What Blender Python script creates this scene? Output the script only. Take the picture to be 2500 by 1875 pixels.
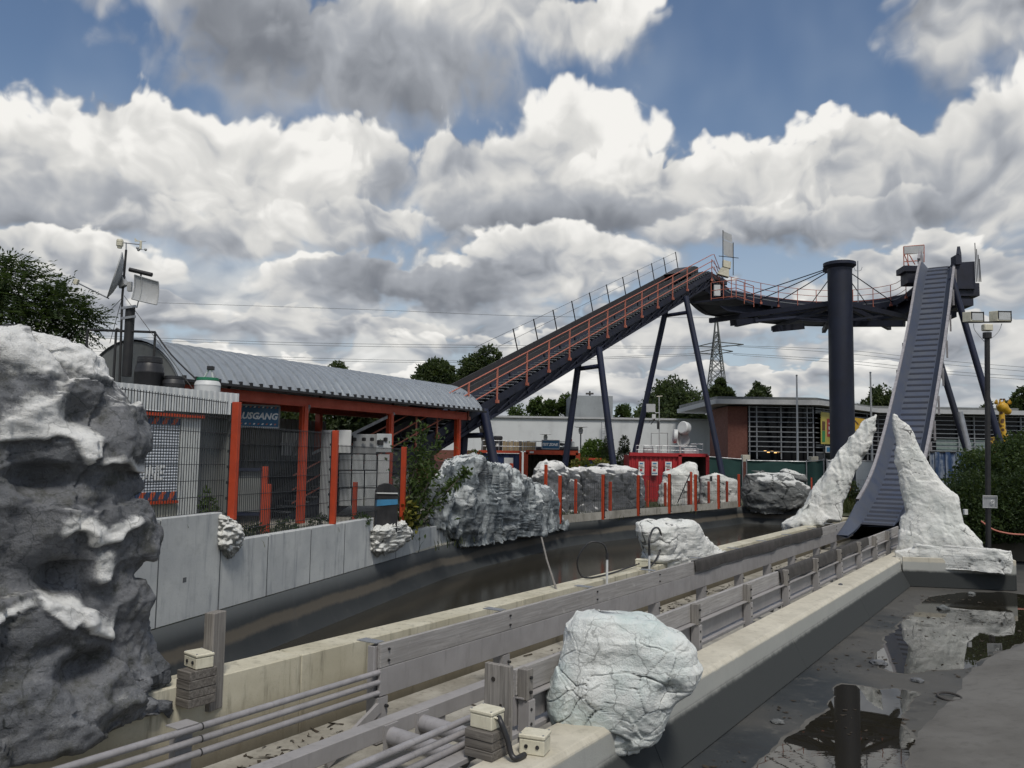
import bpy, bmesh, math, random
from mathutils import Vector, Matrix, noise as mnoise, Euler
R = math.radians
random.seed(7)
for o in list(bpy.data.objects):
    bpy.data.objects.remove(o)
SC = bpy.context.scene
COL = SC.collection

# ------------------------------------------------------------------ camera
CAM_H = 2.8
FPX = 2024.0
PITCH, ROLL = R(4.84), 0.0165
CAMROT = Matrix.Rotation(math.pi/2 + PITCH, 3, 'X') @ Matrix.Rotation(ROLL, 3, 'Z')
CAMPOS = Vector((0, 0, CAM_H))
cd = bpy.data.cameras.new('camera')
cam = bpy.data.objects.new('camera', cd)
COL.objects.link(cam)
cam.matrix_world = Matrix.Translation(CAMPOS) @ CAMROT.to_4x4()
cd.sensor_width = 36.0
cd.lens = 36.0*FPX/2500.0
cd.clip_start = 0.05
cd.clip_end = 6000
SC.camera = cam
SC.render.resolution_x, SC.render.resolution_y = 1024, 768

# ------------------------------------------------------------------ colour management
vs = SC.view_settings
vs.view_transform = 'Standard'
vs.look = 'None'
vs.exposure = 0.0
vs.gamma = 1.0
vs.use_curve_mapping = False

# ------------------------------------------------------------------ small node-expression helper
class NX:
    """wraps a node socket so shader maths can be written as expressions"""
    def __init__(self, nt, s): self.nt, self.s = nt, s
    def _m(self, op, *a, clamp=False):
        n = self.nt.nodes.new('ShaderNodeMath'); n.operation = op; n.use_clamp = clamp
        for i, x in enumerate((self,)+a):
            if isinstance(x, NX): self.nt.links.new(x.s, n.inputs[i])
            else: n.inputs[i].default_value = x
        return NX(self.nt, n.outputs[0])
    def __add__(self, o): return self._m('ADD', o)
    __radd__ = __add__
    def __sub__(self, o): return self._m('SUBTRACT', o)
    def __rsub__(self, o): return self._m('MULTIPLY', -1.0)._m('ADD', o)
    def __mul__(self, o): return self._m('MULTIPLY', o)
    __rmul__ = __mul__
    def __truediv__(self, o): return self._m('DIVIDE', o)
    def pw(self, o): return self._m('POWER', o)
    def mx(self, o): return self._m('MAXIMUM', o)
    def mn(self, o): return self._m('MINIMUM', o)
    def ab(self): return self._m('ABSOLUTE')
    def sq(self): return self._m('MULTIPLY', self)
    def ss(self, a, b):
        n = self.nt.nodes.new('ShaderNodeMapRange'); n.interpolation_type = 'SMOOTHSTEP'
        self.nt.links.new(self.s, n.inputs[0])
        for i, x in ((1, a), (2, b)):
            if isinstance(x, NX): self.nt.links.new(x.s, n.inputs[i])
            else: n.inputs[i].default_value = x
        return NX(self.nt, n.outputs[0])
    def lin(self, a, b, c=0.0, d=1.0):
        n = self.nt.nodes.new('ShaderNodeMapRange')
        self.nt.links.new(self.s, n.inputs[0])
        for i, x in enumerate((a, b, c, d)): n.inputs[i+1].default_value = x
        return NX(self.nt, n.outputs[0])

def comb(nt, x, y, z=0.0):
    n = nt.nodes.new('ShaderNodeCombineXYZ')
    for i, v in enumerate((x, y, z)):
        if isinstance(v, NX): nt.links.new(v.s, n.inputs[i])
        else: n.inputs[i].default_value = v
    return NX(nt, n.outputs[0])
def nz(nt, vec, scale, detail=4, rough=0.5, lac=2.0, dist=0.0, dim='3D', out='Fac', w=0.0):
    n = nt.nodes.new('ShaderNodeTexNoise'); n.noise_dimensions = dim
    nt.links.new(vec.s, n.inputs['Vector'])
    n.inputs['Scale'].default_value = scale; n.inputs['Detail'].default_value = detail
    n.inputs['Roughness'].default_value = rough; n.inputs['Lacunarity'].default_value = lac
    n.inputs['Distortion'].default_value = dist
    return NX(nt, n.outputs[0] if out == 'Fac' else n.outputs['Color'])
def vor(nt, vec, scale, feature='F1', rnd=1.0, out='Distance', detail=0, dim='3D', smooth=None, rough=.5):
    n = nt.nodes.new('ShaderNodeTexVoronoi'); n.voronoi_dimensions = dim; n.feature = feature
    nt.links.new(vec.s, n.inputs['Vector']); n.inputs['Scale'].default_value = scale
    n.inputs['Randomness'].default_value = rnd
    if 'Detail' in n.inputs: n.inputs['Detail'].default_value = detail; n.inputs['Roughness'].default_value = rough
    if smooth is not None and 'Smoothness' in n.inputs: n.inputs['Smoothness'].default_value = smooth
    return NX(nt, n.outputs[out])
def mixc(nt, f, a, b, mode='MIX'):
    n = nt.nodes.new('ShaderNodeMix'); n.data_type = 'RGBA'; n.blend_type = mode
    for i, x in ((0, f), (6, a), (7, b)):
        if isinstance(x, NX): nt.links.new(x.s, n.inputs[i])
        elif i == 0: n.inputs[0].default_value = x
        else: n.inputs[i].default_value = (*x[:3], 1)
    return NX(nt, n.outputs[2])
def vadd(nt, a, b, op='ADD'):
    n = nt.nodes.new('ShaderNodeVectorMath'); n.operation = op
    for i, x in enumerate((a, b)):
        if isinstance(x, NX): nt.links.new(x.s, n.inputs[i])
        elif x is not None:
            n.inputs[i].default_value = x if not isinstance(x, float) else (x, x, x)
    return NX(nt, n.outputs[0])
def vscale(nt, a, k):
    n = nt.nodes.new('ShaderNodeVectorMath'); n.operation = 'SCALE'
    nt.links.new(a.s, n.inputs[0])
    n.inputs['Scale'].default_value = k
    return NX(nt, n.outputs[0])
# ------------------------------------------------------------------ world: Nishita sky with procedural cumulus
SUN_EL, SUN_AZ = R(57), R(168)          # azimuth clockwise from +Y: high veiled sun behind the camera
def build_world():
    w = bpy.data.worlds.new('World'); SC.world = w; w.use_nodes = True
    nt = w.node_tree; nt.nodes.clear()
    out = nt.nodes.new('ShaderNodeOutputWorld'); bg = nt.nodes.new('ShaderNodeBackground')
    nt.links.new(bg.outputs[0], out.inputs[0])
    sky = nt.nodes.new('ShaderNodeTexSky'); sky.sky_type = 'NISHITA'; sky.sun_disc = False
    sky.sun_elevation = SUN_EL; sky.sun_rotation = SUN_AZ; sky.air_density = 1.15; sky.dust_density = 1.5; sky.ozone_density = 2.0
    tc = nt.nodes.new('ShaderNodeTexCoord')
    sep = nt.nodes.new('ShaderNodeSeparateXYZ'); nt.links.new(tc.outputs['Generated'], sep.inputs[0])
    X, Y, Z = (NX(nt, sep.outputs[i]) for i in range(3))
    D = NX(nt, tc.outputs['Generated'])
    az = X._m('ARCTAN2', Y)*57.29578                  # degrees, 0 ahead, + right
    el = Z._m('ARCSINE')*57.29578
    # cloud layer coordinates: lumps get flatter and smaller towards the horizon
    elc = el.mx(0.0)
    ly = (elc+7.0)._m('LOGARITHM', 2.718)*23.0
    k = (elc+9.0)
    q = comb(nt, az*1.0, ly*1.15, 0.0)
    # domain warp gives the cauliflower edge
    warp = nz(nt, q, 0.11, 3, .55, out='Color', dim='2D')
    warp = vscale(nt, vadd(nt, warp, (-.5, -.5, -.5)), 7.0)
    qw = vadd(nt, q, warp)
    sepw = nt.nodes.new('ShaderNodeSeparateXYZ'); nt.links.new(vscale(nt, vadd(nt, nz(nt, q, .075, 5, .62, out='Color', dim='2D'), (-.5, -.5, -.5)), 1.0).s, sepw.inputs[0])
    wx, wy = NX(nt, sepw.outputs[0]), NX(nt, sepw.outputs[1])
    azw, elw = az + wx*11.0, el + wy*8.0
    def lump(off=(0, 0), det=5):
        p = vadd(nt, qw, (off[0], off[1], 0.0)) if off != (0, 0) else qw
        a = vor(nt, p, .24, 'F1', 1.0, detail=2.0, dim='2D', rough=.6)
        b = nz(nt, p, .085, det, .60, dim='2D')
        return (0.55-a)*0.48 + (b-.5)*1.45
    L0 = lump((0, 0), 6); L1 = lump((-1.6, 3.0), 3)
    relief = (L0 - L1)*.85                             # > 0 where the lump faces the light (up and left)
    soft = nz(nt, q, .045, 4, .55, dim='2D') - .5
    skyc = NX(nt, sky.outputs[0])
    skyc = mixc(nt, 1.0, skyc, (.086, .088, .092), 'MULTIPLY')
    # pale air low down
    low = el.ss(24.0, 0.0)
    skyc = mixc(nt, low*0.70, skyc, (.52, .60, .68))
    white, cream, grey, dark = (.91, .895, .86), (.69, .685, .665), (.40, .42, .455), (.185, .20, .23)
    def shade(t):                                       # t 0 dark base .. 1 sunlit top
        c = mixc(nt, t.ss(-.1, .50), dark, grey)
        c = mixc(nt, t.ss(.36, .80), c, cream)
        return mixc(nt, t.ss(.74, 1.12), c, white)
    def mixf(f, a, b):
        n = nt.nodes.new('ShaderNodeMix'); n.data_type = 'FLOAT'
        for i, x in ((0, f), (2, a), (3, b)):
            if isinstance(x, NX): nt.links.new(x.s, n.inputs[i])
            else: n.inputs[i].default_value = x
        return NX(nt, n.outputs[0])
    # thin veil everywhere
    veil = (soft+.5).ss(.40, .75)
    skyc = mixc(nt, veil*.30, skyc, (.50, .57, .65))
    # general broken cloud deck, the same on every side of the sky, closing up towards the horizon
    gen = L0*0.9 + soft*1.8 + .18 + el.ss(22.0, 6.0)*.30
    T = relief*1.0 + .50 + soft*.7 - gen*.12 + el.ss(12.0, 3.0)*.08
    inview = (az.ab()).ss(46.0, 36.0)*el.ss(40.0, 33.0)
    A = gen.ss(.0, .30)*(1.0 - inview*(1.0-el.ss(15.0, 9.0)*.85))
    for (u, v, ru, rv, base, top, tint, edge) in MASS_LIST:
        # centre and radii given in degrees of azimuth / elevation
        dx = (azw-u)*(1/ru); dy = (elw-v)*(1/rv)
        dens = 1.0 - (dx.sq()+dy.sq())._m('SQRT') + L0*edge
        wdt = dy.lin(-.7, .5, .60, .13)
        a = dens.ss(wdt*-.35, wdt)
        t = dy.lin(-1.0, 1.0, base, top) + relief*((.55+.45*edge) if base > .1 else .48) + dens.ss(.40, .0)*.12
        T = mixf(a, T, t); A = mixf(a, A, 1.0)
    cur = mixc(nt, A, skyc, shade(T + soft*.7 - .03))
    below = Z.ss(0.0, -.05)
    cur = mixc(nt, below, cur, (.16, .16, .15))
    nt.links.new(cur.s, bg.inputs[0]); bg.inputs[1].default_value = 1.0
    SC.cycles.use_adaptive_sampling = True; SC.cycles.adaptive_threshold = .02; SC.cycles.use_denoising = True
    SC.cycles.max_bounces = 7; SC.cycles.diffuse_bounces = 3; SC.cycles.glossy_bounces = 3; SC.cycles.transmission_bounces = 4; SC.cycles.transparent_max_bounces = 8
    SC.cycles.caustics_reflective = False; SC.cycles.caustics_refractive = False
    w.cycles.sampling_method = 'MANUAL'; w.cycles.sample_map_resolution = 512
# clouds as (azimuth deg, elevation deg, half width, half height, shade at base, shade at top, tint, ragged edge)
MASS_LIST = []
def px2ae(u, v):
    d = CAMROT @ Vector(((u-1250)/FPX, -(v-937.5)/FPX, -1)); d.normalize()
    return math.degrees(math.atan2(d.x, d.y)), math.degrees(math.asin(d.z))
def cl(u, v, ru, rv, b, t, edge=.75, tint=None):
    a, e = px2ae(u, v)
    MASS_LIST.append((a, e, ru/FPX*57.3, rv/FPX*57.3, b, t, tint, edge))
# back to front
cl(2440, 20, 270, 150, .36, .58, .7)         # grey-white bank, upper right corner
cl(2440, 430, 250, 200, .42, 1.0, .6)
cl(2040, 490, 440, 150, .36, .86, .7)
cl(1120, -10, 470, 150, .45, .92, .7)        # bright band along the top
cl(500, 0, 360, 90, .36, .62, .8)
cl(690, 120, 330, 180, .0, .42, .7)        # dark bank, upper left
cl(930, 190, 380, 170, .0, .44, .6)          # dark bank, upper middle
cl(1440, 50, 210, 110, .42, .92, .7)         # its white right end
cl(840, 420, 320, 130, .34, .88, .6)
cl(1420, 350, 220, 150, .60, 1.2, .5)        # bright cumulus tower, middle
cl(1660, 450, 290, 130, .40, 1.1, .6)
cl(1160, 440, 330, 140, .30, .95, .6)
cl(70, 350, 200, 140, .45, 1.2, .5)          # bright cumulus, left
cl(360, 370, 190, 140, .50, 1.2, .5)
cl(630, 430, 250, 130, .45, 1.05, .55)
cl(150, 490, 350, 95, -.05, .60, .55)        # its dark base
cl(520, 540, 230, 80, .28, .70, .6)
cl(1330, 530, 400, 110, -.06, .58, .55)      # grey base, middle
cl(900, 560, 240, 80, .28, .74, .6)
cl(2000, 560, 480, 90, .20, .80, .7)
cl(150, 650, 300, 90, .32, .92, .65)
cl(1300, 660, 440, 95, .36, 1.0, .6)
cl(780, 700, 230, 95, .40, .95, .6)
cl(2200, 700, 380, 85, .26, .84, .65)
cl(1010, 690, 330, 80, -.02, .46, .55)
cl(330, 770, 400, 55, .18, .60, .7)
cl(1750, 780, 360, 75, .34, .92, .65)
cl(760, 810, 460, 50, .20, .64, .7)
cl(1330, 860, 340, 55, .34, .85, .7)
cl(2250, 850, 400, 60, .30, .84, .7)
cl(500, 920, 460, 50, .46, .90, .7)
cl(1250, 960, 520, 40, .50, .92, .7)
cl(1900, 940, 460, 50, .46, .92, .7)
build_world()

sl = bpy.data.lights.new('sun', 'SUN'); sl.energy = 2.3; sl.angle = R(13); sl.color = (1.0, .95, .87)
so = bpy.data.objects.new('sun', sl); COL.objects.link(so)
sd = Vector((math.sin(SUN_AZ)*math.cos(SUN_EL), math.cos(SUN_AZ)*math.cos(SUN_EL), math.sin(SUN_EL)))
so.rotation_euler = (-sd).to_track_quat('-Z', 'Y').to_euler()
so.location = sd*60
# ------------------------------------------------------------------ pixel helpers (a pixel gives a direction only)
def ray(u, v): return CAMROT @ Vector(((u-1250)/FPX, -(v-937.5)/FPX, -1))
def G(u, v, z):
    d = ray(u, v); return CAMPOS + d*((z-CAM_H)/d.z)
def PY(u, v, y):
    d = ray(u, v); return CAMPOS + d*(y/d.y)
FA = R(33.7); FS, FC = math.sin(FA), math.cos(FA)
def SN(s, n, z): return Vector((s*FS+n*FC, s*FC-n*FS, z))        # along / across the splash channel
def inv_sn(p): return (p.x*FS+p.y*FC, p.x*FC-p.y*FS)
def rdir(az): return Vector((math.sin(az), math.cos(az), 0))
def rayplane(u, v, p0, nrm):
    d = ray(u, v); return CAMPOS + d*((p0-CAMPOS).dot(nrm)/d.dot(nrm))

# ------------------------------------------------------------------ mesh builder
W = {}
class MB:
    def __init__(self): self.v, self.f, self.mi = [], [], []
    def add(self, vs, fs):
        o = len(self.v); self.v += [Vector(p) for p in vs]; self.f += [tuple(i+o for i in f) for f in fs]; return self
    def box(self, c, s, rot=None):
        c = Vector(c); hx, hy, hz = s[0]/2, s[1]/2, s[2]/2
        vs = [Vector((x, y, z)) for z in (-hz, hz) for x, y in ((-hx, -hy), (hx, -hy), (hx, hy), (-hx, hy))]
        if rot is not None: vs = [rot @ p for p in vs]
        return self.add([p+c for p in vs], [(3, 2, 1, 0), (4, 5, 6, 7), (0, 1, 5, 4), (1, 2, 6, 5), (2, 3, 7, 6), (3, 0, 4, 7)])
    def bar(self, p, q, w, h, up=(0, 0, 1)):
        """rectangular bar p->q, w across, h along up"""
        p, q = Vector(p), Vector(q); d = (q-p).normalized(); up = Vector(up)
        side = d.cross(up)
        if side.length < 1e-5: side = d.cross(Vector((1, 0, 0)))
        side.normalize(); u2 = side.cross(d).normalized()
        a, b = side*w/2, u2*h/2
        vs = [p-a-b, p+a-b, p+a+b, p-a+b, q-a-b, q+a-b, q+a+b, q-a+b]
        return self.add(vs, [(0, 1, 2, 3), (7, 6, 5, 4), (0, 4, 5, 1), (1, 5, 6, 2), (2, 6, 7, 3), (3, 7, 4, 0)])
    def tube(self, p, q, r, n=8, r2=None, cap=True):
        return self.ptube([p, q], [r, r if r2 is None else r2], n, cap)
    def ptube(self, pts, rad, n=8, cap=True):
        pts = [Vector(p) for p in pts]
        if not isinstance(rad, (list, tuple)): rad = [rad]*len(pts)
        o = len(self.v); ref = None
        for i, p in enumerate(pts):
            t = (pts[min(i+1, len(pts)-1)]-pts[max(i-1, 0)]).normalized()
            if ref is None:
                ref = t.orthogonal().normalized()
                if abs(t.z) < .9: ref = t.cross(Vector((0, 0, 1))).normalized()
            else:
                ref = (ref-t*ref.dot(t)).normalized()
            b = t.cross(ref)
            for k in range(n):
                a = 2*math.pi*k/n
                self.v.append(p+(ref*math.cos(a)+b*math.sin(a))*rad[i])
        for i in range(len(pts)-1):
            for k in range(n):
                k2 = (k+1) % n
                self.f.append((o+i*n+k, o+i*n+k2, o+(i+1)*n+k2, o+(i+1)*n+k))
        if cap:
            self.f.append(tuple(o+k for k in reversed(range(n))))
            self.f.append(tuple(o+(len(pts)-1)*n+k for k in range(n)))
        return self
    def lathe(self, c, prof, n=16):
        c = Vector(c); o = len(self.v)
        for r, z in prof:
            for k in range(n):
                a = 2*math.pi*k/n; self.v.append(c+Vector((r*math.cos(a), r*math.sin(a), z)))
        for i in range(len(prof)-1):
            for k in range(n):
                k2 = (k+1) % n; self.f.append((o+i*n+k, o+i*n+k2, o+(i+1)*n+k2, o+(i+1)*n+k))
        self.f.append(tuple(o+k for k in reversed(range(n))))
        self.f.append(tuple(o+(len(prof)-1)*n+k for k in range(n)))
        return self
    def prism(self, poly, ext):
        """closed polygon (list of points) extruded by vector ext"""
        n = len(poly); poly = [Vector(p) for p in poly]; ext = Vector(ext)
        vs = poly+[p+ext for p in poly]
        fs = [tuple(reversed(range(n))), tuple(range(n, 2*n))]+[(i, (i+1) % n, n+(i+1) % n, n+i) for i in range(n)]
        return self.add(vs, fs)
    def sheet(self, rows):
        """grid of points"""
        o = len(self.v); m = len(rows[0])
        for r in rows: self.v += [Vector(p) for p in r]
        for i in range(len(rows)-1):
            for j in range(m-1):
                a = o+i*m+j; self.f.append((a, a+1, a+m+1, a+m))
        return self
    def mesh(self, name, mat, smooth=False, bevel=0):
        me = bpy.data.meshes.new(name); me.from_pydata([tuple(p) for p in self.v], [], self.f)
        bm = bmesh.new(); bm.from_mesh(me); bmesh.ops.recalc_face_normals(bm, faces=bm.faces)
        if bevel:
            bmesh.ops.bevel(bm, geom=[e for e in bm.edges if len(e.link_faces) == 2 and e.calc_face_angle() > .5], offset=bevel, segments=1, affect='EDGES', clamp_overlap=True)
        bm.to_mesh(me); bm.free()
        if mat is not None: me.materials.append(mat)
        if smooth:
            me.polygons.foreach_set('use_smooth', [True]*len(me.polygons))
            if smooth != 'all':
                try: me.set_sharp_from_angle(angle=R(38))
                except Exception: pass
        return me
    def build(self, name, mat, parent=None, smooth=False, bevel=0, center=False):
        if parent is None or center:
            lo = Vector([min(p[i] for p in self.v) for i in range(3)]); hi = Vector([max(p[i] for p in self.v) for i in range(3)])
            c = Vector(((lo.x+hi.x)/2, (lo.y+hi.y)/2, lo.z))
            self.v = [p-c for p in self.v]
            return place(self.mesh(name, mat, smooth, bevel), name, Matrix.Translation(c), parent)
        o = place(self.mesh(name, mat, smooth, bevel), name, Matrix(), parent)
        if name in STUFFY: o['kind'] = 'stuff'
        return o
STUFFY = {'bolts', 'screws', 'wire_mesh', 'clamps', 'foliage', 'crown', 'bracing', 'pipe_joint', 'spots'}
def place(me, name, M, parent=None):
    o = bpy.data.objects.new(name, me); COL.objects.link(o)
    W[o.name] = M.copy()
    if parent is not None:
        o.parent = parent; o.matrix_parent_inverse = W[parent.name].inverted()
        o.matrix_basis = M
    else:
        o.matrix_world = M
    return o
def tag(o, label, cat, group=None):
    o['label'] = label; o['category'] = cat
    if group: o['group'] = group
    return o
def kind(o, k): o['kind'] = k; return o
def thing(name, loc, label, cat, group=None):
    o = place(None, name, Matrix.Translation(Vector(loc)))
    o.empty_display_size = .3
    return tag(o, label, cat, group)
def copy_thing(src, M, label=None):
    """copy a thing built round its own base; M is the new base matrix"""
    def cp(o, par, T):
        c = o.copy(); COL.objects.link(c); W[c.name] = T @ W[o.name]
        if par is None: c.matrix_world = W[c.name]
        else:
            c.parent = par; c.matrix_parent_inverse = W[par.name].inverted(); c.matrix_basis = W[c.name]
        for ch in [x for x in src_children.get(o.name, [])]: cp(ch, c, T)
        return c
    src_children = {}
    for x in COL.objects:
        if x.parent is not None: src_children.setdefault(x.parent.name, []).append(x)
    T = M @ W[src.name].inverted()
    c = cp(src, None, T)
    if label: c['label'] = label
    return c
def text_mb(txt, M, size, mat, name, parent, shear=0.0, extrude=.004, bold=0.0, align='CENTER', sx=1.0):
    cu = bpy.data.curves.new(name, 'FONT'); cu.body = txt; cu.size = size; cu.align_x = align; cu.align_y = 'CENTER'
    cu.extrude = extrude; cu.shear = shear; cu.offset = bold; cu.resolution_u = 2
    t = bpy.data.objects.new(name+'_c', cu); COL.objects.link(t)
    dg = bpy.context.evaluated_depsgraph_get(); me = bpy.data.meshes.new_from_object(t.evaluated_get(dg))
    bpy.data.objects.remove(t); me.name = name
    me.transform(M @ Matrix.Diagonal((sx, 1, 1, 1)))
    me.materials.clear(); me.materials.append(mat)
    return place(me, name, Matrix(), parent)

# ------------------------------------------------------------------ materials
def new_mat(name):
    m = bpy.data.materials.new(name); m.use_nodes = True; nt = m.node_tree
    b = nt.nodes['Principled BSDF']
    tc = nt.nodes.new('ShaderNodeTexCoord'); g = nt.nodes.new('ShaderNodeNewGeometry')
    pos = NX(nt, g.outputs['Position'])
    return m, nt, b, pos, g
def lk(nt, x, sock): nt.links.new(x.s, sock)
def bump(nt, b, h, strength=.3, dist=.02):
    n = nt.nodes.new('ShaderNodeBump'); n.inputs['Strength'].default_value = strength; n.inputs['Distance'].default_value = dist
    lk(nt, h, n.inputs['Height']); nt.links.new(n.outputs[0], b.inputs['Normal'])
def mul3(nt, pos, k):
    return vadd(nt, pos, k, 'MULTIPLY')
def rotz(nt, pos, a):
    n = nt.nodes.new('ShaderNodeVectorRotate'); n.rotation_type = 'Z_AXIS'; nt.links.new(pos.s, n.inputs['Vector'])
    n.inputs['Angle'].default_value = a; return NX(nt, n.outputs[0])
def painted(name, col, col2=None, rough=.5, dirt=.35, dirtcol=(.09, .085, .075), scale=3.0, metal=0.0, spec=.5, bumpk=.05):
    m, nt, b, pos, g = new_mat(name)
    col2 = col2 or tuple(c*.8 for c in col)
    n1 = nz(nt, pos, scale, 5, .6); n2 = nz(nt, mul3(nt, pos, (4, 4, .6)), scale*1.3, 5, .65)
    c = mixc(nt, n1.ss(.3, .7), col, col2)
    c = mixc(nt, n2.ss(.50, .80)*dirt, c, dirtcol)
    lk(nt, c, b.inputs['Base Color'])
    lk(nt, n1.lin(.3, .7, rough-.08, rough+.12), b.inputs['Roughness'])
    b.inputs['Metallic'].default_value = metal; b.inputs['Specular IOR Level'].default_value = spec
    bump(nt, b, nz(nt, pos, scale*14, 3, .6), bumpk, .01)
    return m
def concrete(name, col, col2, streak=.5, streakcol=(.12, .12, .11), scale=1.0, rough=.9, pits=.5, tide=None, tn=.16):
    m, nt, b, pos, g = new_mat(name)
    n1 = nz(nt, pos, .7*scale, 5, .6); n2 = nz(nt, mul3(nt, pos, (3.2, 3.2, .35)), 1.6*scale, 6, .65)
    n3 = nz(nt, pos, 28*scale, 4, .7); n4 = nz(nt, pos, 3.5*scale, 6, .65)
    c = mixc(nt, n1.ss(.32, .68), col, col2)
    c = mixc(nt, n4.ss(.50, .78)*.35, c, tuple(x*.62 for x in col2))
    c = mixc(nt, n2.ss(.50, .76)*streak, c, streakcol)
    c = mixc(nt, n3.ss(.60, .74)*pits, c, tuple(x*.45 for x in col2))
    if tide is not None:
        sep = nt.nodes.new('ShaderNodeSeparateXYZ'); lk(nt, pos, sep.inputs[0])
        zz = NX(nt, sep.outputs[2]) + (n4-.5)*tn + (n2-.5)*tn*.6
        for z0, z1, cc, kf in tide:
            c = mixc(nt, zz.ss(z1, z0)*kf, c, cc)
    lk(nt, c, b.inputs['Base Color']); b.inputs['Roughness'].default_value = rough
    b.inputs['Specular IOR Level'].default_value = .25
    bump(nt, b, n3*.5+n4*.5, .35, .015)
    return m
def wood(name, col, col2, ang=0.0, vertical=False, scale=1.0, knots=True):
    m, nt, b, pos, g = new_mat(name)
    p = rotz(nt, pos, ang)                    # grain along local x after rotation
    k = (14, 14, .7) if vertical else (.7, 14, 14)
    n1 = nz(nt, mul3(nt, p, k), 2.2*scale, 6, .65, dist=.4); n2 = nz(nt, pos, 1.3, 5, .6); n3 = nz(nt, pos, 6.0, 5, .65)
    oi = nt.nodes.new('ShaderNodeObjectInfo')
    rnd = NX(nt, oi.outputs['Random'])
    c = mixc(nt, n1.ss(.30, .70), col2, col)
    c = mixc(nt, n2.ss(.42, .70)*.40, c, tuple(x*.62 for x in col))
    c = mixc(nt, n3.ss(.58, .80)*.45, c, tuple(min(1, x*1.6) for x in col))
    c = mixc(nt, rnd*.30, c, tuple(x*.5 for x in col2))
    lk(nt, c, b.inputs['Base Color']); b.inputs['Roughness'].default_value = .85
    b.inputs['Specular IOR Level'].default_value = .2
    bump(nt, b, n1, .45, .008)
    return m
def plain(name, col, rough=.6, metal=0.0, spec=.5, emit=None, es=1.0):
    m, nt, b, pos, g = new_mat(name)
    n1 = nz(nt, pos, 5.0, 4, .6)
    lk(nt, mixc(nt, n1.ss(.3, .75)*.35, col, tuple(c*.6 for c in col)), b.inputs['Base Color'])
    b.inputs['Roughness'].default_value = rough; b.inputs['Metallic'].default_value = metal; b.inputs['Specular IOR Level'].default_value = spec
    if emit: b.inputs['Emission Color'].default_value = (*emit, 1); b.inputs['Emission Strength'].default_value = es
    return m
def leafmat(name, c1, c2, c3=None, trans=.35):
    m, nt, b, pos, g = new_mat(name)
    rnd = NX(nt, g.outputs['Random Per Island'])
    n1 = nz(nt, pos, .55, 3, .5)
    c = mixc(nt, rnd, c1, c2)
    c = mixc(nt, n1.ss(.38, .62)*.7, c, c3 or tuple(x*.5 for x in c1))
    lk(nt, c, b.inputs['Base Color']); b.inputs['Roughness'].default_value = .55; b.inputs['Specular IOR Level'].default_value = .3
    t = nt.nodes.new('ShaderNodeBsdfTranslucent'); lk(nt, mixc(nt, .5, c, (.14, .20, .03)), t.inputs['Color'])
    mx = nt.nodes.new('ShaderNodeMixShader'); mx.inputs[0].default_value = trans
    nt.links.new(b.outputs[0], mx.inputs[1]); nt.links.new(t.outputs[0], mx.inputs[2])
    nt.links.new(mx.outputs[0], nt.nodes['Material Output'].inputs['Surface'])
    return m
M = {}
LAV = (.32, .308, .305)
M['lav'] = painted('lavender_grey_steel_paint', LAV, (.265, .255, .25), .62, .35, (.10, .095, .085), 1.6)
M['lavpipe'] = painted('lavender_grey_pipe_paint', (.31, .30, .305), (.23, .222, .225), .42, .45, (.09, .08, .07), 3.0)
M['navy'] = painted('navy_steel_paint', (.011, .016, .044), (.009, .013, .030), .5, .35, (.02, .02, .025), 1.2)
M['navydark'] = painted('dark_navy_truss_paint', (.013, .016, .034), (.010, .012, .022), .6, .4, (.02, .017, .014), 1.5)
M['column'] = painted('navy_column_paint', (.009, .013, .031), (.008, .011, .023), .55, .3, (.03, .03, .032), .8)
M['slidebl'] = painted('worn_blue_grey_slide', (.056, .070, .108), (.074, .084, .106), .5, .5, (.035, .04, .055), 1.2)
M['slidepale'] = painted('pale_scuffed_fibreglass_edge', (.33, .32, .33), (.22, .21, .22), .6, .55, (.12, .10, .09), 5.0)
M['orange'] = painted('orange_red_steel_paint', (.47, .058, .017), (.38, .046, .014), .5, .28, (.10, .03, .02), 3.0)
M['orangerail'] = painted('faded_orange_handrail', (.47, .16, .105), (.38, .12, .08), .55, .25, (.12, .05, .04), 4.0)
M['blackmetal'] = painted('black_steel', (.012, .012, .014), (.02, .02, .02), .55, .3)
M['mesh'] = painted('anthracite_fence_wire', (.018, .022, .028), (.024, .028, .03), .6, .2)
M['galv'] = painted('galvanised_steel', (.36, .375, .39), (.27, .28, .30), .45, .3, (.14, .13, .12), 4.0, metal=.6)
M['roof'] = painted('silver_grey_sheet_roof', (.34, .37, .395), (.29, .315, .34), .42, .4, (.12, .125, .12), .9, metal=.35)
M['whitepaint'] = painted('white_paint', (.62, .63, .62), (.54, .55, .55), .5, .3, (.2, .2, .19), 2.0)
M['offwhite'] = painted('off_white_plastic', (.66, .63, .50), (.56, .53, .41), .5, .35, (.18, .16, .12), 6.0)
M['dish'] = painted('grey_dish_paint', (.42, .43, .43), (.34, .35, .35), .5, .3)
M['blackplastic'] = painted('black_plastic', (.018, .018, .02), (.026, .026, .028), .45, .3, (.07, .07, .068), 3.0)
M['green'] = painted('green_lid', (.02, .20, .10), None, .5, .2)
M['concrete_wall'] = concrete('precast_concrete', (.53, .545, .53), (.41, .425, .425), .85, (.20, .215, .235), 1.0, tide=[(-1.0, .03, (.018, .021, .023), .0)])
M['concrete_cap'] = concrete('weathered_concrete', (.52, .50, .425), (.42, .40, .33), .40, (.10, .095, .075), 1.3)
M['concrete_floor'] = concrete('dirty_concrete_floor', (.40, .385, .34), (.25, .235, .20), .5, (.05, .045, .038), 1.6)
M['boardwood'] = wood('weathered_lavender_plank', (.42, .405, .39), (.28, .268, .255), FA-math.pi/2, False, .9)
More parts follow.
